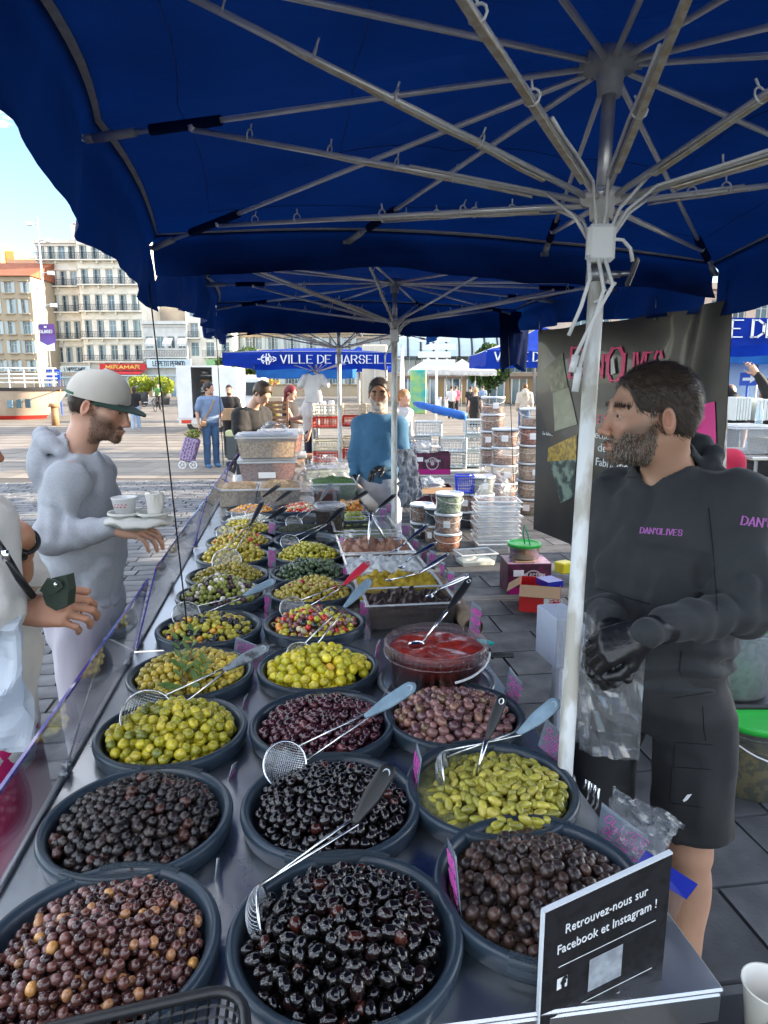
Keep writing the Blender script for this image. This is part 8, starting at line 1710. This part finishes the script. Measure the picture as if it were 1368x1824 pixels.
def building(label,x0p,x1p,ytp,Y,rows,cols,wm,depth=9,ww=1.0,shut='side',rail=(),cornice=True,roof=None,x_off=.5,rowh=None,rz=0,base=0,name='building',railw=None,curt=()):
 x0,x1=atY(x0p,700,Y).x,atY(x1p,700,Y).x;zt=atY(x0p,ytp,Y).z;t=thing(name,label,'building',((x0+x1)/2,Y,base));rects=[];pitch=(x1-x0)/cols
 for ri,(yc,hp)in enumerate(rows):
  zc=atY(600,yc,Y).z;hh_=hp
  for i in range(cols):cx_=x0+pitch*(i+x_off);rects.append((cx_-ww/2,cx_+ww/2,zc-hh_/2,zc+hh_/2))
 mb=MB();wallholes(mb,x0,x1,base,zt,Y,rects);mb.quad((x0,Y+depth,base),(x0,Y,base),(x0,Y,zt),(x0,Y+depth,zt));mb.quad((x1,Y,base),(x1,Y+depth,base),(x1,Y+depth,zt),(x1,Y,zt));mb.quad((x0,Y,zt),(x1,Y,zt),(x1,Y+depth,zt),(x0,Y+depth,zt));mb.build('wall',wm,t);off=parent_world(t);ms={}
 for k_,r in enumerate(rects):
  w_,h_=r[1]-r[0],r[3]-r[2];key=round(h_,3)
  if key not in ms:
   f=MB();
   for c_,d in(((-w_/2+.04,0,0),(.08,.06,h_)),((w_/2-.04,0,0),(.08,.06,h_)),((0,0,h_/2-.04),(w_-.16,.06,.08)),((0,0,-h_/2+.04),(w_-.16,.06,.08)),((0,0,0),(.07,.05,h_-.16)),((0,-.001,h_*.2),(w_-.16,.04,.05))):f.box(c_,d)
   p_=MB();p_.quad((-w_/2,.04,-h_/2),(w_/2,.04,-h_/2),(w_/2,.04,h_/2),(-w_/2,.04,h_/2));s_=MB();s_.box((0,0,0),(w_*.48,.06,h_+.06));
   for q in range(7):s_.box((0,-.035,-h_/2+h_*(q+.5)/7),(w_*.40,.02,h_/7*.45))
   ms[key]=(f.mesh('window',M_wfr),[p_.mesh('pane',M_pane),p_.mesh('pane',M_curt)],s_.mesh('shutter',M_shut))
  wv=link('window',ms[key][0],t);wv.location=Vector(((r[0]+r[1])/2,Y+.26,(r[2]+r[3])/2))-off;link('pane',ms[key][1][1 if k_ in curt else 0],wv)
  if shut=='side' or(shut=='mix' and k_%5!=2):
   for sg in(-1,1):
    q=link('shutter',ms[key][2],wv)
    if shut=='mix' or(k_*7+(sg>0))%4:q.location=(sg*w_*(.36 if shut=='mix' else .76),-.30 if shut!='mix' else-.16,0);q.rotation_euler=(0,0,sg*(1.15 if shut=='mix' else .0))
    else:q.location=(sg*w_*.26,-.2,0)
  if shut!='none':
   mm=ms.setdefault('sill',None)
   if mm is None:f=MB();f.box((0,0,0),(w_+.4,.3,.14));ms['sill']=mm=f.mesh('sill',wm)
   q=link('sill',mm,wv);q.location=(0,-.36,-h_/2-.08);f2=ms.get('hood')
   if f2 is None:f=MB();f.box((0,0,0),(w_+.5,.25,.16));ms['hood']=f2=f.mesh('window_hood',wm)
   q=link('window_hood',f2,wv);q.location=(0,-.34,h_/2+.2)
 for(yc,a,b)in rail:
  z=atY(600,yc,Y).z;xa,xb=x0+(x1-x0)*a,x0+(x1-x0)*b;mb=MB();mb.box(((xa+xb)/2,Y-.45,z-.09),(xb-xa,.9,.18));mb.build('balcony_slab',wm,t)
  mb=MB();mb.box(((xa+xb)/2,Y-.85,z+.95),(xb-xa,.06,.06));mb.box(((xa+xb)/2,Y-.85,z+.12),(xb-xa,.04,.05));n=int((xb-xa)/.26)
  for q in range(n+1):x=xa+(xb-xa)*q/n;mb.box((x,Y-.85,z+.5),(.045,.03,.9));
  for q in range(n):x=xa+(xb-xa)*(q+.5)/n;mb.box((x,Y-.85,z+.45+.2*(q%2)),(.18,.02,.05),rot=Euler((0,.7*(1 if q%2 else-1),0)).to_matrix())
  mb.build('railing',M_iron,t)
  for q in range(int((xb-xa)/2.4)):mb=MB();mb.box((xa+.8+2.4*q,Y-.3,z-.38),(.25,.6,.4));mb.build('bracket',wm,t)
 if cornice:mb=MB();mb.box(((x0+x1)/2,Y-.15,zt-.25),(x1-x0+.3,.7,.5));mb.box(((x0+x1)/2,Y-.05,zt-.75),(x1-x0+.1,.3,.25));mb.build('cornice',wm,t)
 if roof:mb=MB();mb.add([(x0-.3,Y-.6,zt),(x1+.3,Y-.6,zt),(x1+.3,Y+depth*.5,zt+roof),(x0-.3,Y+depth*.5,zt+roof),(x0-.3,Y+depth,zt),(x1+.3,Y+depth,zt)],[(0,1,2,3),(3,2,5,4),(0,3,4),(1,5,2)]);mb.build('roof',M_tile,t)
 return t,x0,x1,zt
YB=112
b1,X0,X1,ZT=building('cream limestone hotel front with full-width iron balconies above the red restaurant',156,262,416,YB,[(452,2.4),(495,2.6),(541,2.7),(586,2.7),(628,2.3)],5,M_stone,ww=1.1,shut='mix',rail=((463,0,1),(507,0,1),(554,0,1),(602,0,1),(644,0,1)),curt=(14,19))
b2,*_=building('narrower left wing of the limestone front with paired windows',86,156,428,YB+1.5,[(452,2.4),(498,2.6),(542,2.7),(588,2.7),(632,2.4)],4,M_stone,ww=1.05,shut='mix',rail=((463,0,1),(510,0,1),(556,0,1),(605,0,1)))
b3,*_=building('beige rendered house with a red tile roof at the left edge',-60,72,492,YB-6,[(512,1.5),(546,2.0),(584,1.8),(618,1.8),(652,1.6)],5,M_beige,ww=1.0,shut='side',roof=3.2,cornice=False,depth=16)
b4,*_=building('low white front with awnings above Le Petit Pernod',262,338,572,YB,[(610,1.9)],4,mat('white_render',(.56,.57,.56),.8,col2=(.46,.46,.44),ns=1),ww=1.2,shut='none',rail=((636,0,1),),depth=8)
b5,*_=building('bare tall party wall with a painted sign behind the white front',262,335,470,YB+9,[(500,.6)],1,mat('stained_party_wall',(.42,.39,.34),.9,col2=(.28,.25,.22),ns=.35,nd=9),ww=.4,shut='none',cornice=False)
b6,*_=building('ornate cream front above a green shop sign',338,418,520,YB+1,[(550,2.4),(590,2.6),(622,2.2)],3,M_stone,ww=1.3,shut='none',rail=((602,0,.3),(594,.5,1),(636,.35,1)))
M_gold=mat('ochre_and_sun_gold',(.58,.40,.16),.9,col2=(.48,.30,.12),ns=.5,nd=6);M_pinkr=mat('rose_render',(.50,.30,.20),.9,col2=(.42,.26,.18),ns=.7,nd=6)
for lb,a,b,yt,Y,m_,nc in(('ochre house high up behind the left roofs',-40,24,430,150,M_gold,4),('pale ochre house stepping down the hill',24,48,447,152,M_gold,2),('brick-coloured house below the hilltop houses',36,88,462,146,M_pinkr,3),('lower yellow house behind the tiled roof',-40,40,470,140,M_gold,4)):building(lb,a,b,yt,Y,[(yt+22,1.6)],nc,m_,ww=.9,shut='none',cornice=False,depth=12)
for(px,yt,w_,h_,Y,lb)in((138,404,1.6,2.8,YB+4,'chimney with pots on the left wing'),(163,400,2.2,3.6,YB+4,'broad pale chimney on the hotel front'),(178,404,2.4,3.2,YB+4,'second broad chimney on the hotel front'),(238,478,1,1.6,120,'small chimney above the party wall')):
 c=atY(px,yt,Y);t=thing('chimney',lb,'chimney',(c.x,Y,c.z-h_));mb=MB();mb.box((c.x,Y,c.z-h_/2),(w_,1.2,h_));mb.box((c.x,Y,c.z+.05),(w_+.2,1.4,.15));mb.build('stack',M_gold if px>150 else M_stone,t)
 for q in(-.3,.3):mb=MB();mb.cyl((c.x+q*w_,Y,c.z),(c.x+q*w_,Y,c.z+.6),.16,n=8);mb.build('pot',M_tile,t)
def shop(label,a,b,y0,y1,m_,text,tm,awn=None,Y=YB-1.2,th=.14,bold=True):
 p,q=atY(a,y1,Y),atY(b,y0,Y);t=thing('shop_sign',label,'sign',((p.x+q.x)/2,Y,p.z));mb=MB();mb.box(((p.x+q.x)/2,Y+.1,(p.z+q.z)/2),(q.x-p.x,.3,q.z-p.z));mb.build('sign_board',m_,t);h_=(q.z-p.z)*.55;mb=MB();letter(mb,text,((p.x+q.x)/2,Y-.08,p.z+(q.z-p.z)*.22),(1,0,0),(0,0,1),h_,h_*th,align='c',maxw=(q.x-p.x)*.72,lift=.03,wd=.8);mb.build('lettering',tm,t)
 return t
M_yl=mat('yellow_lettering',(.80,.60,.12),.5);M_dl=mat('dark_lettering',(.02,.03,.06),.5)
shop('red MIRAMAR restaurant sign with yellow letters',178,260,648,659,mat('restaurant_red',(.45,.012,.02),.6),'MIRAMAR',M_yl,th=.22)
shop("pale L'Hippocampe sign left of the red restaurant",108,160,652,663,mat('pale_sign',(.46,.56,.60),.6),"L'HIPPOCAMPE",M_dl)
shop('pale blue LE PETIT PERNOD sign below the awnings',262,340,640,655,mat('pale_sign',(.46,.56,.60),.6),'LE PETIT PERNOD',M_dl)
shop('light green bar sign right of the Pernod front',368,416,640,651,mat('green_sign',(.22,.42,.18),.6),'LA MARINE',mat('pale_green',(.4,.55,.3),.5))
def awning(label,a,b,y0,y1,m_,Y=YB-1,out=2.0,name='awning'):
 p,q=atY(a,y0,Y),atY(b,y0,Y);z1=atY(a,y1,Y).z;mb=MB();mb.grid(lambda u,v:Vector((p.x+(q.x-p.x)*u,Y-out*v,p.z+(z1-p.z)*v)),8,2);mb.grid(lambda u,v:Vector((p.x+(q.x-p.x)*u,Y-out,z1-.35*v)),8,1);return one(mb,name,m_,label,'awning')
awning('dark red awning under the MIRAMAR sign',176,258,660,666,mat('awning_red',(.28,.01,.02),.8))
for(a,b,w)in((262,280,'left'),(292,308,'middle'),(318,334,'right')):awning('small white awning, %s of three above Le Petit Pernod'%w,a,b,602,613,M_wcanvas,out=1.2)
t=thing('painted_sign','turquoise vertical lettering painted on the party wall','painted sign',atY(272,560,YB+8.9));mb=MB()
for k_,ch in enumerate('BAR DES'):letter(mb,ch,atY(264,515+k_*6.5,YB+8.8),(1,0,0),(0,0,1),.55,.16,lift=.05)
for k_,ch in enumerate('REGATES'):letter(mb,ch,atY(275,522+k_*6.5,YB+8.8),(1,0,0),(0,0,1),.55,.16,lift=.05)
mb.build('lettering',mat('turquoise_paint',(.02,.35,.36),.7),t)
def terrace(label,a,b,yt,yb_,Y,m_,n=8):
 p,q=atY(a,yt,Y),atY(b,yt,Y);z1=p.z;t=thing('glazed_terrace',label,'terrace',((p.x+q.x)/2,Y,0));mb=MB();mb.box(((p.x+q.x)/2,Y+1.5,z1),(q.x-p.x,3.4,.2));mb.build('roof',m_,t)
 for i in range(n+1):x=p.x+(q.x-p.x)*i/n;mb=MB();mb.box((x,Y,z1/2),(.12,.12,z1));mb.build('post',M_wfr,t)
 for i in range(n):x=p.x+(q.x-p.x)*(i+.5)/n;mb=MB();mb.box((x,Y+.1,z1*.48),((q.x-p.x)/n-.14,.03,z1*.9));mb.build('pane',M_pane if i%3 else mat('warm_brown_pane',(.30,.19,.08),.4),t)  # some panes get a plain warm brown colour
 return t
terrace('glazed cafe terrace with a pale roof below the red restaurant',196,345,669,700,YB-8,mat('pale_teal_roof',(.36,.46,.48),.5),14);terrace('glazed cafe terrace at the left below L Hippocampe',60,190,672,700,YB-7,mat('pale_teal_roof',(.36,.46,.48),.5),10);terrace('glazed cafe fronts behind the box van',346,470,664,702,80,mat('pale_roof2',(.42,.44,.44),.5),10)
b7,*_=building('long pale stone front with arched glass canopy behind the terraces',636,1010,588,74,[(612,2.0),(645,2.2)],18,mat('warm_stone',(.50,.40,.30),.85,col2=(.42,.34,.26),ns=.6,nd=7),ww=1.3,shut='none',depth=10);b8,*_=building('pale rose stone front above the right-hand parasols',1010,1560,505,60,[(560,2.4),(610,2.4)],14,mat('rose_stone',(.52,.41,.33),.85,col2=(.46,.36,.30),ns=.5,nd=7),ww=1.1,shut='none',depth=12)
b9,*_=building('stone tower coloured golden like low sunlight, behind the hanging cloth',880,925,578,140,[(612,2.6)],2,M_gold,ww=1.4,shut='none',depth=12)  # low sunlight on the tower is put into its ochre wall colour
b10,*_=building('green and cream house fronts behind the lettered parasol',405,640,586,118,[(612,2.0),(645,2.2),(672,2.2)],14,M_beige,ww=1.1,shut='side',depth=10)
mb=MB();a,b=atY(703,640,72),atY(900,640,72);n=9
for i in range(n):
 x=a.x+(b.x-a.x)*i/n;w_=(b.x-a.x)/n;mb.grid(lambda u,v:Vector((x+w_*u,72-3*math.sin(v*1.5),atY(700,640,72).z+2.6*math.cos(v*1.5))),1,6);mb.tube([Vector((x,72-3.05*math.sin(v*.25),atY(700,640,72).z+2.65*math.cos(v*.25)))for v in range(7)],.10,5,mi=1)
one(mb,'glass_canopy',[mat('pale_glazing',(.45,.56,.60),.2),M_iron],'curved glass canopy along the long stone front','canopy')
terrace('dark cafe fronts with some warm brown panes below the glass canopy',700,965,672,705,66,mat('brown_fascia',(.14,.09,.06),.6),20)
mb=MB();mb.box((100,-28,14.5),(16,86,29));mb.box((100,-28,29.2),(16.6,86.6,.4));one(mb,'shade_block',M_stone,'large unseen block added right of the market to shade the near stalls','building')  # added out of view to keep the low sun off the near stalls
def tree(label,px,Y,h_,w_,pal,seed,n=2600,trunk=.25,L_=.22,zc=.62,name='tree'):
 c=atY(px,700,Y);t=thing(name,label,'tree',(c.x,Y,0));mb=MB();mb.tube([(c.x,Y,0),(c.x+.1,Y,h_*.4),(c.x,Y,h_*.75)],[trunk,trunk*.7,trunk*.3],8)
 for k_ in range(5):a=k_*1.3;mb.tube([(c.x,Y,h_*.4),(c.x+math.cos(a)*w_*.3,Y+math.sin(a)*w_*.3,h_*.72)],[trunk*.4,.03],5)
 mb.build('trunk',mat('bark',(.10,.075,.05),.9,bump=.6),t,True);leafmass('crown',None,(c.x,Y,h_*zc),(w_,w_,h_*.62),n,L_,pal,seed,parent=t);return t
GR=[(.03,.07,.015),(.05,.10,.02),(.07,.12,.03)]
tree('dark green tree beyond the stone tower',958,90,11.0,9,GR,3,3600,L_=.32,zc=.66);tree('small round street tree behind the box van',430,60,5.0,4,GR,4);tree('street tree left of the cafe terraces on the right',866,58,5.2,3.2,GR,5)
for(px,lb)in((252,'left'),(291,'right')):
 c=atY(px,700,62);t=thing('planter','%s tall grey planter with a yellow-green bush before the restaurants'%lb,'planter',(c.x,62,0),0,'planters with yellow-green bushes');mb=MB();mb.lathe([(0,0),(.45,0),(.62,1.1),(.66,1.15),(.55,1.15),(0,1.05)],(c.x,62,0),18);mb.build('pot',mat('grey_planter',(.14,.14,.14),.7),t,True);leafmass('bush',None,(c.x,62,1.75),(2.1,2.0,1.6),1500,.12,[(.40,.42,.03),(.30,.36,.03),(.18,.26,.03)],px,parent=t)
t=thing('flower_box','long flower hedge behind the box van','planter',(atY(430,700,42).x,42,0));c=Vector(parent_world(t));mb=MB();mb.box(c+Vector((0,0,.5)),(5,.6,1.0));mb.build('trough',M_beige,t);leafmass('flowers',None,c+Vector((0,0,1.9)),(4.6,.8,.8),900,.09,[(.5,.35,.03),(.45,.08,.03),(.2,.3,.04)],6,parent=t)
for i,(px,Y)in enumerate(((575,30),(590,31),(783,40),(795,40),(808,41),(1010,40))):
 c=atY(px,700,Y);t=thing('bollard','grey steel bollard, number %s from the left across the square'%['one','two','three','four','five','six'][i],'bollard',(c.x,Y,0),0,'steel bollards');mb=MB();mb.cyl((c.x,Y,0),(c.x,Y,1.0),.14,n=14);mb.cyl((c.x,Y,1.0),(c.x,Y,1.05),.15,.10,14);mb.build('post',M_zinc,t,True)
def lamp(label,px,Y,h_,arms=1):
 c=atY(px,700,Y);t=thing('lamp_post',label,'lamp post',(c.x,Y,0));mb=MB();mb.cyl((c.x,Y,0),(c.x,Y,h_),.13,.07,10);mb.build('post',M_zinc,t,True)
 for k_ in range(arms):z=h_-.6-k_*1.3;mb=MB();mb.tube([(c.x,Y,z),(c.x+(.7 if k_%2 else-.6),Y,z+.15)],.04,6);mb.box((c.x+(.75 if k_%2 else-.65),Y,z+.05),(.45,.35,.30));mb.build('floodlight',M_zinc,t)
 return t
lamp('tall lighting mast with floodlights in front of the limestone wing',93,60,15.4,6);lamp('tall slim mast right of the terraces',951,60,8.6,1);lamp('white post with a lamp behind the second pole',716,30,3.4,1)
p,q=atY(68,577,48),atY(100,625,48);t=thing('street_banner','purple CALANQUES banner on a mast at the left','banner',(p.x,48,0));mb=MB();mb.cyl((p.x-.05,48,0),(p.x-.05,48,p.z+.4),.06,n=8);mb.build('mast',M_zinc,t)
mb=MB();mb.grid(lambda u,v:Vector((p.x+(q.x-p.x)*u,48+.08*math.sin(4*v),p.z+(q.z-p.z)*v)),4,10);bb=mb.build('cloth',mat('purple_banner',(.16,.06,.30),.6,col2=(.08,.07,.30),ns=.8),t);mb=MB();mb.add([Vector((p.x+(q.x-p.x)*u,47.88,p.z+(q.z-p.z)*v))for u,v in((0,1),(.45,1),(0,.62),(.55,.80),(1,.70),(1,1),(.2,.9))],[(0,1,3,2),(1,5,4,3)]);mb.build('white_wave',M_wletter,t)
mb=MB();letter(mb,'CALANQUES',(p.x+.12,47.86,p.z+(q.z-p.z)*.34),(1,0,0),(0,0,1),.2,.035,maxw=(q.x-p.x)*.8);letter(mb,'-',((p.x+q.x)/2-.1,47.86,p.z+(q.z-p.z)*.2),(1,0,0),(0,0,1),.3,.12);mb.build('lettering',M_wletter,t)
c=atY(930,607,60);t=thing('flag','small white flag with a red centre above the blue parasol','flag',c);mb=MB();mb.tube([c+Vector((-1.1,0,-.6)),c+Vector((.5,0,.6))],.03,5);mb.build('staff',M_zinc,t);mb=MB();mb.quad(c+Vector((-.4,0,.1)),c+Vector((-.2,0,-.95)),c+Vector((.3,0,-.75)),c+Vector((.35,0,.45)));mb.build('cloth',M_wletter,t);mb=MB();mb.box(c+Vector((.02,-.04,-.2)),(.28,.02,.4));mb.build('red_centre',mat('flag_red',(.5,.02,.02),.7),t)
t=thing('direction_signs','stack of pale direction signs on a pole before the glass canopy','signpost',(atY(777,700,30).x,30,0));c=Vector(parent_world(t));mb=MB();mb.cyl(c,c+Vector((0,0,4.2)),.05,n=8);mb.build('post',M_zinc,t)
for k_ in range(5):mb=MB();mb.box(c+Vector((.1*(-1)**k_,-.06,4.0-k_*.33)),(1.4,.04,.26));mb.build('sign_plate',M_wc,t)
t=thing('ice_cream_sign','teal advertising board beside the second pole','sign',(atY(745,700,24).x,24,0));c=Vector(parent_world(t));mb=MB();mb.box(c+Vector((0,0,1.5)),(.55,.2,1.5),bev=.03);mb.build('panel',mat('teal_print',(.0,.30,.32),.5,col2=(.3,.45,.1),ns=3),t)
c=atY(560,640,11);
def far_person(label,px,Y,H,top,bot,face=(0,1),hair=(.04,.025,.02)):person(label,(atY(px,700,Y).x,Y),face,H,h=.035,top=dict(m=top,sleeve='short'),bottom=dict(m=bot,kind='trousers'),shoes=M_black,hair=(hair,))
M_dk=cloth('dark_trousers',(.02,.02,.024));
for lb,px,Y,top in(('walker in pale blue among the distant terraces',860,42,(.2,.3,.45)),('walker in white by the left bollards',804,36,(.6,.6,.6)),('seated-looking person in black at the far terraces',838,34,(.02,.02,.02)),('person in pink near the terrace parasols',812,38,(.5,.1,.2))):far_person(lb,px,Y,1.7,cloth('cloth_%d'%px,top),M_dk)
c=Vector((atY(281,700,46).x,46,0));t=thing('bicycle','bicycle ridden across the square towards the camera','bicycle',c)
for dy in(-.5,.5):mb=MB();mb.tube([c+Vector((.12*dy+0,dy+.33*math.cos(a),.34+.33*math.sin(a)))for a in[i*.45 for i in range(14)]],.025,5,closed=True);mb.build('wheel',M_black,t)
mb=MB();mb.tube([c+Vector((-.06,-.5,.34)),c+Vector((-.04,-.35,.95)),c+Vector((0,.1,.4)),c+Vector((.03,.2,.9))],.025,5);mb.tube([c+Vector((-.3,-.35,1.0)),c+Vector((.25,-.35,1.0))],.02,5);mb.build('frame',M_black,t)
person('cyclist in a green vest riding across the square',(c.x,c.y+.1),(0,-1),1.7,h=.03,z0=.12,J=dict(kneeR=(.1,.25,.62),kneeL=(-.1,.20,.50),ankR=(.1,.1,.25),ankL=(-.1,.1,.10),elR=(.22,.15,1.2),wrR=(.2,.38,1.0),elL=(-.22,.15,1.2),wrL=(-.2,.38,1.0)),top=dict(m=cloth('green_vest',(.10,.25,.08)),sleeve='short'),bottom=dict(m=M_dk,kind='trousers'),shoes=M_black,hair=((.05,.03,.02),))
for i,px in enumerate((208,216,226,266)):
 c=Vector((atY(px,700,56).x,56,0));t=thing('parked_bicycle','parked hire bicycle, %s in the rack before the terraces'%['first','second','third','fourth'][i],'bicycle',c,0,'parked bicycles')
 for dx in(-.5,.5):mb=MB();mb.tube([c+Vector((dx+.33*math.cos(a),0,.34+.33*math.sin(a)))for a in[k_*.6 for k_ in range(11)]],.03,4,closed=True);mb.build('wheel',M_black,t)
 mb=MB();mb.tube([c+Vector((-.5,0,.34)),c+Vector((0,0,.35)),c+Vector((.4,0,.95)),c+Vector((.5,0,.34))],.04,5);mb.tube([c+Vector((0,0,.35)),c+Vector((-.1,0,.95))],.03,5);mb.build('frame',M_zinc,t)
# the boat at the left
YB2=34.0;t=thing('boat','white and blue passenger boat with a red waterline moored at the left','boat',(atY(10,760,YB2).x,YB2,0));M_hull=mat('hull_cream',(.52,.44,.36),.45,col2=(.42,.35,.29),ns=1.2)
xb=atY(92,690,YB2).x;xs_=atY(-90,690,YB2).x;zd=atY(60,696,YB2).z;zw=atY(60,742,YB2).z;zk=atY(60,768,YB2).z
def hull(z0,z1,m_,nm,ex=0):
 mb=MB()
 def fn(u,v):
  z=z0+(z1-z0)*v;f=(z-zk)/(zd-zk);bow=xb-(1-f)*1.9;x=xs_+(bow-xs_)*u;w_=(1.9*(.35+.65*f))*(1-max(0,(u-.55)/.45)**2.2)+.02+ex;sheer=.35*max(0,u-.5)**2*(1 if v>.5 else 0)*f;return Vector((x,YB2+2-w_,z+sheer))
 mb.grid(fn,30,6);mb.grid(lambda u,v:(lambda p:Vector((p.x,2*(YB2+2)-p.y,p.z)))(fn(1-u,v)),30,6);return mb.build(nm,m_,t,True)
hull(zw,zd,M_hull,'hull');hull(zk,zw,mat('red_bottom_paint',(.45,.03,.02),.6),'waterline');hull(zd-.02,zd+.14,mat('dark_rubbing_strake',(.05,.05,.055),.6),'rubbing_strake',.04)
mb=MB();mb.box(((xs_+xb)/2-1.0,YB2+2,zd+.02),(xb-xs_-2,2.6,.06));mb.build('deck',M_zinc,t)
for i in range(8):
 x=xs_+.6+(xb-xs_-1.2)*i/7;mb=MB();mb.cyl((x,YB2+.35+max(0,i-4)*.4,zd+.1),(x,YB2+.35+max(0,i-4)*.4,zd+1.1),.03,n=6);mb.build('stanchion',M_white,t)
for z in(.4,.6,.8,1.1):mb=MB();mb.tube([(xs_,YB2+.35,zd+z),(xs_+(xb-xs_)*.6,YB2+.35,zd+z),(xs_+(xb-xs_)*.92,YB2+1.5,zd+z)],.03,5);mb.build('rail',M_white,t)
for i in range(3):x=atY(10+15*i,720,YB2).x;mb=MB();z=(zd+zw)/2;mb.box((x,YB2+.42+.06*i,z),(.30,.08,.45),bev=.03);mb.build('window',M_pane,t)
p,q=atY(82,658,40),atY(108,677,40);t=thing('quay_sign','blue notice board on the quay beside the boat','sign',(p.x,40,0));mb=MB();mb.box(((p.x+q.x)/2,40,(p.z+q.z)/2),(q.x-p.x,.08,p.z-q.z));mb.cyl((p.x+.1,40.06,0),(p.x+.1,40.06,p.z),.04);mb.cyl((q.x-.1,40.06,0),(q.x-.1,40.06,p.z),.04);mb.build('board',mat('sign_blue',(.01,.07,.45),.5),t);mb=MB();letter(mb,'CROISIERES',(p.x+.06,39.93,(p.z+q.z)/2),(1,0,0),(0,0,1),.16,.03,maxw=(q.x-p.x)*.85);mb.build('lettering',M_wletter,t)
t=thing('mooring_post','rusty mooring post with ropes by the bow','mooring post',(atY(96,720,30).x,30,0));c=Vector(parent_world(t));mb=MB();mb.cyl(c,c+Vector((0,0,.8)),.16,.14,12);mb.cyl(c+Vector((0,0,.8)),c+Vector((0,0,.95)),.24,.2,12);mb.build('post',M_wood,t,True);mb=MB();mb.tube([c+Vector((0,0,.7)),c+Vector((-.5,1.5,.9)),Vector((xb-.4,YB2+1.8,zd+.1))],.03,6);mb.build('rope',mat('rope',(.3,.2,.1),.9),t)
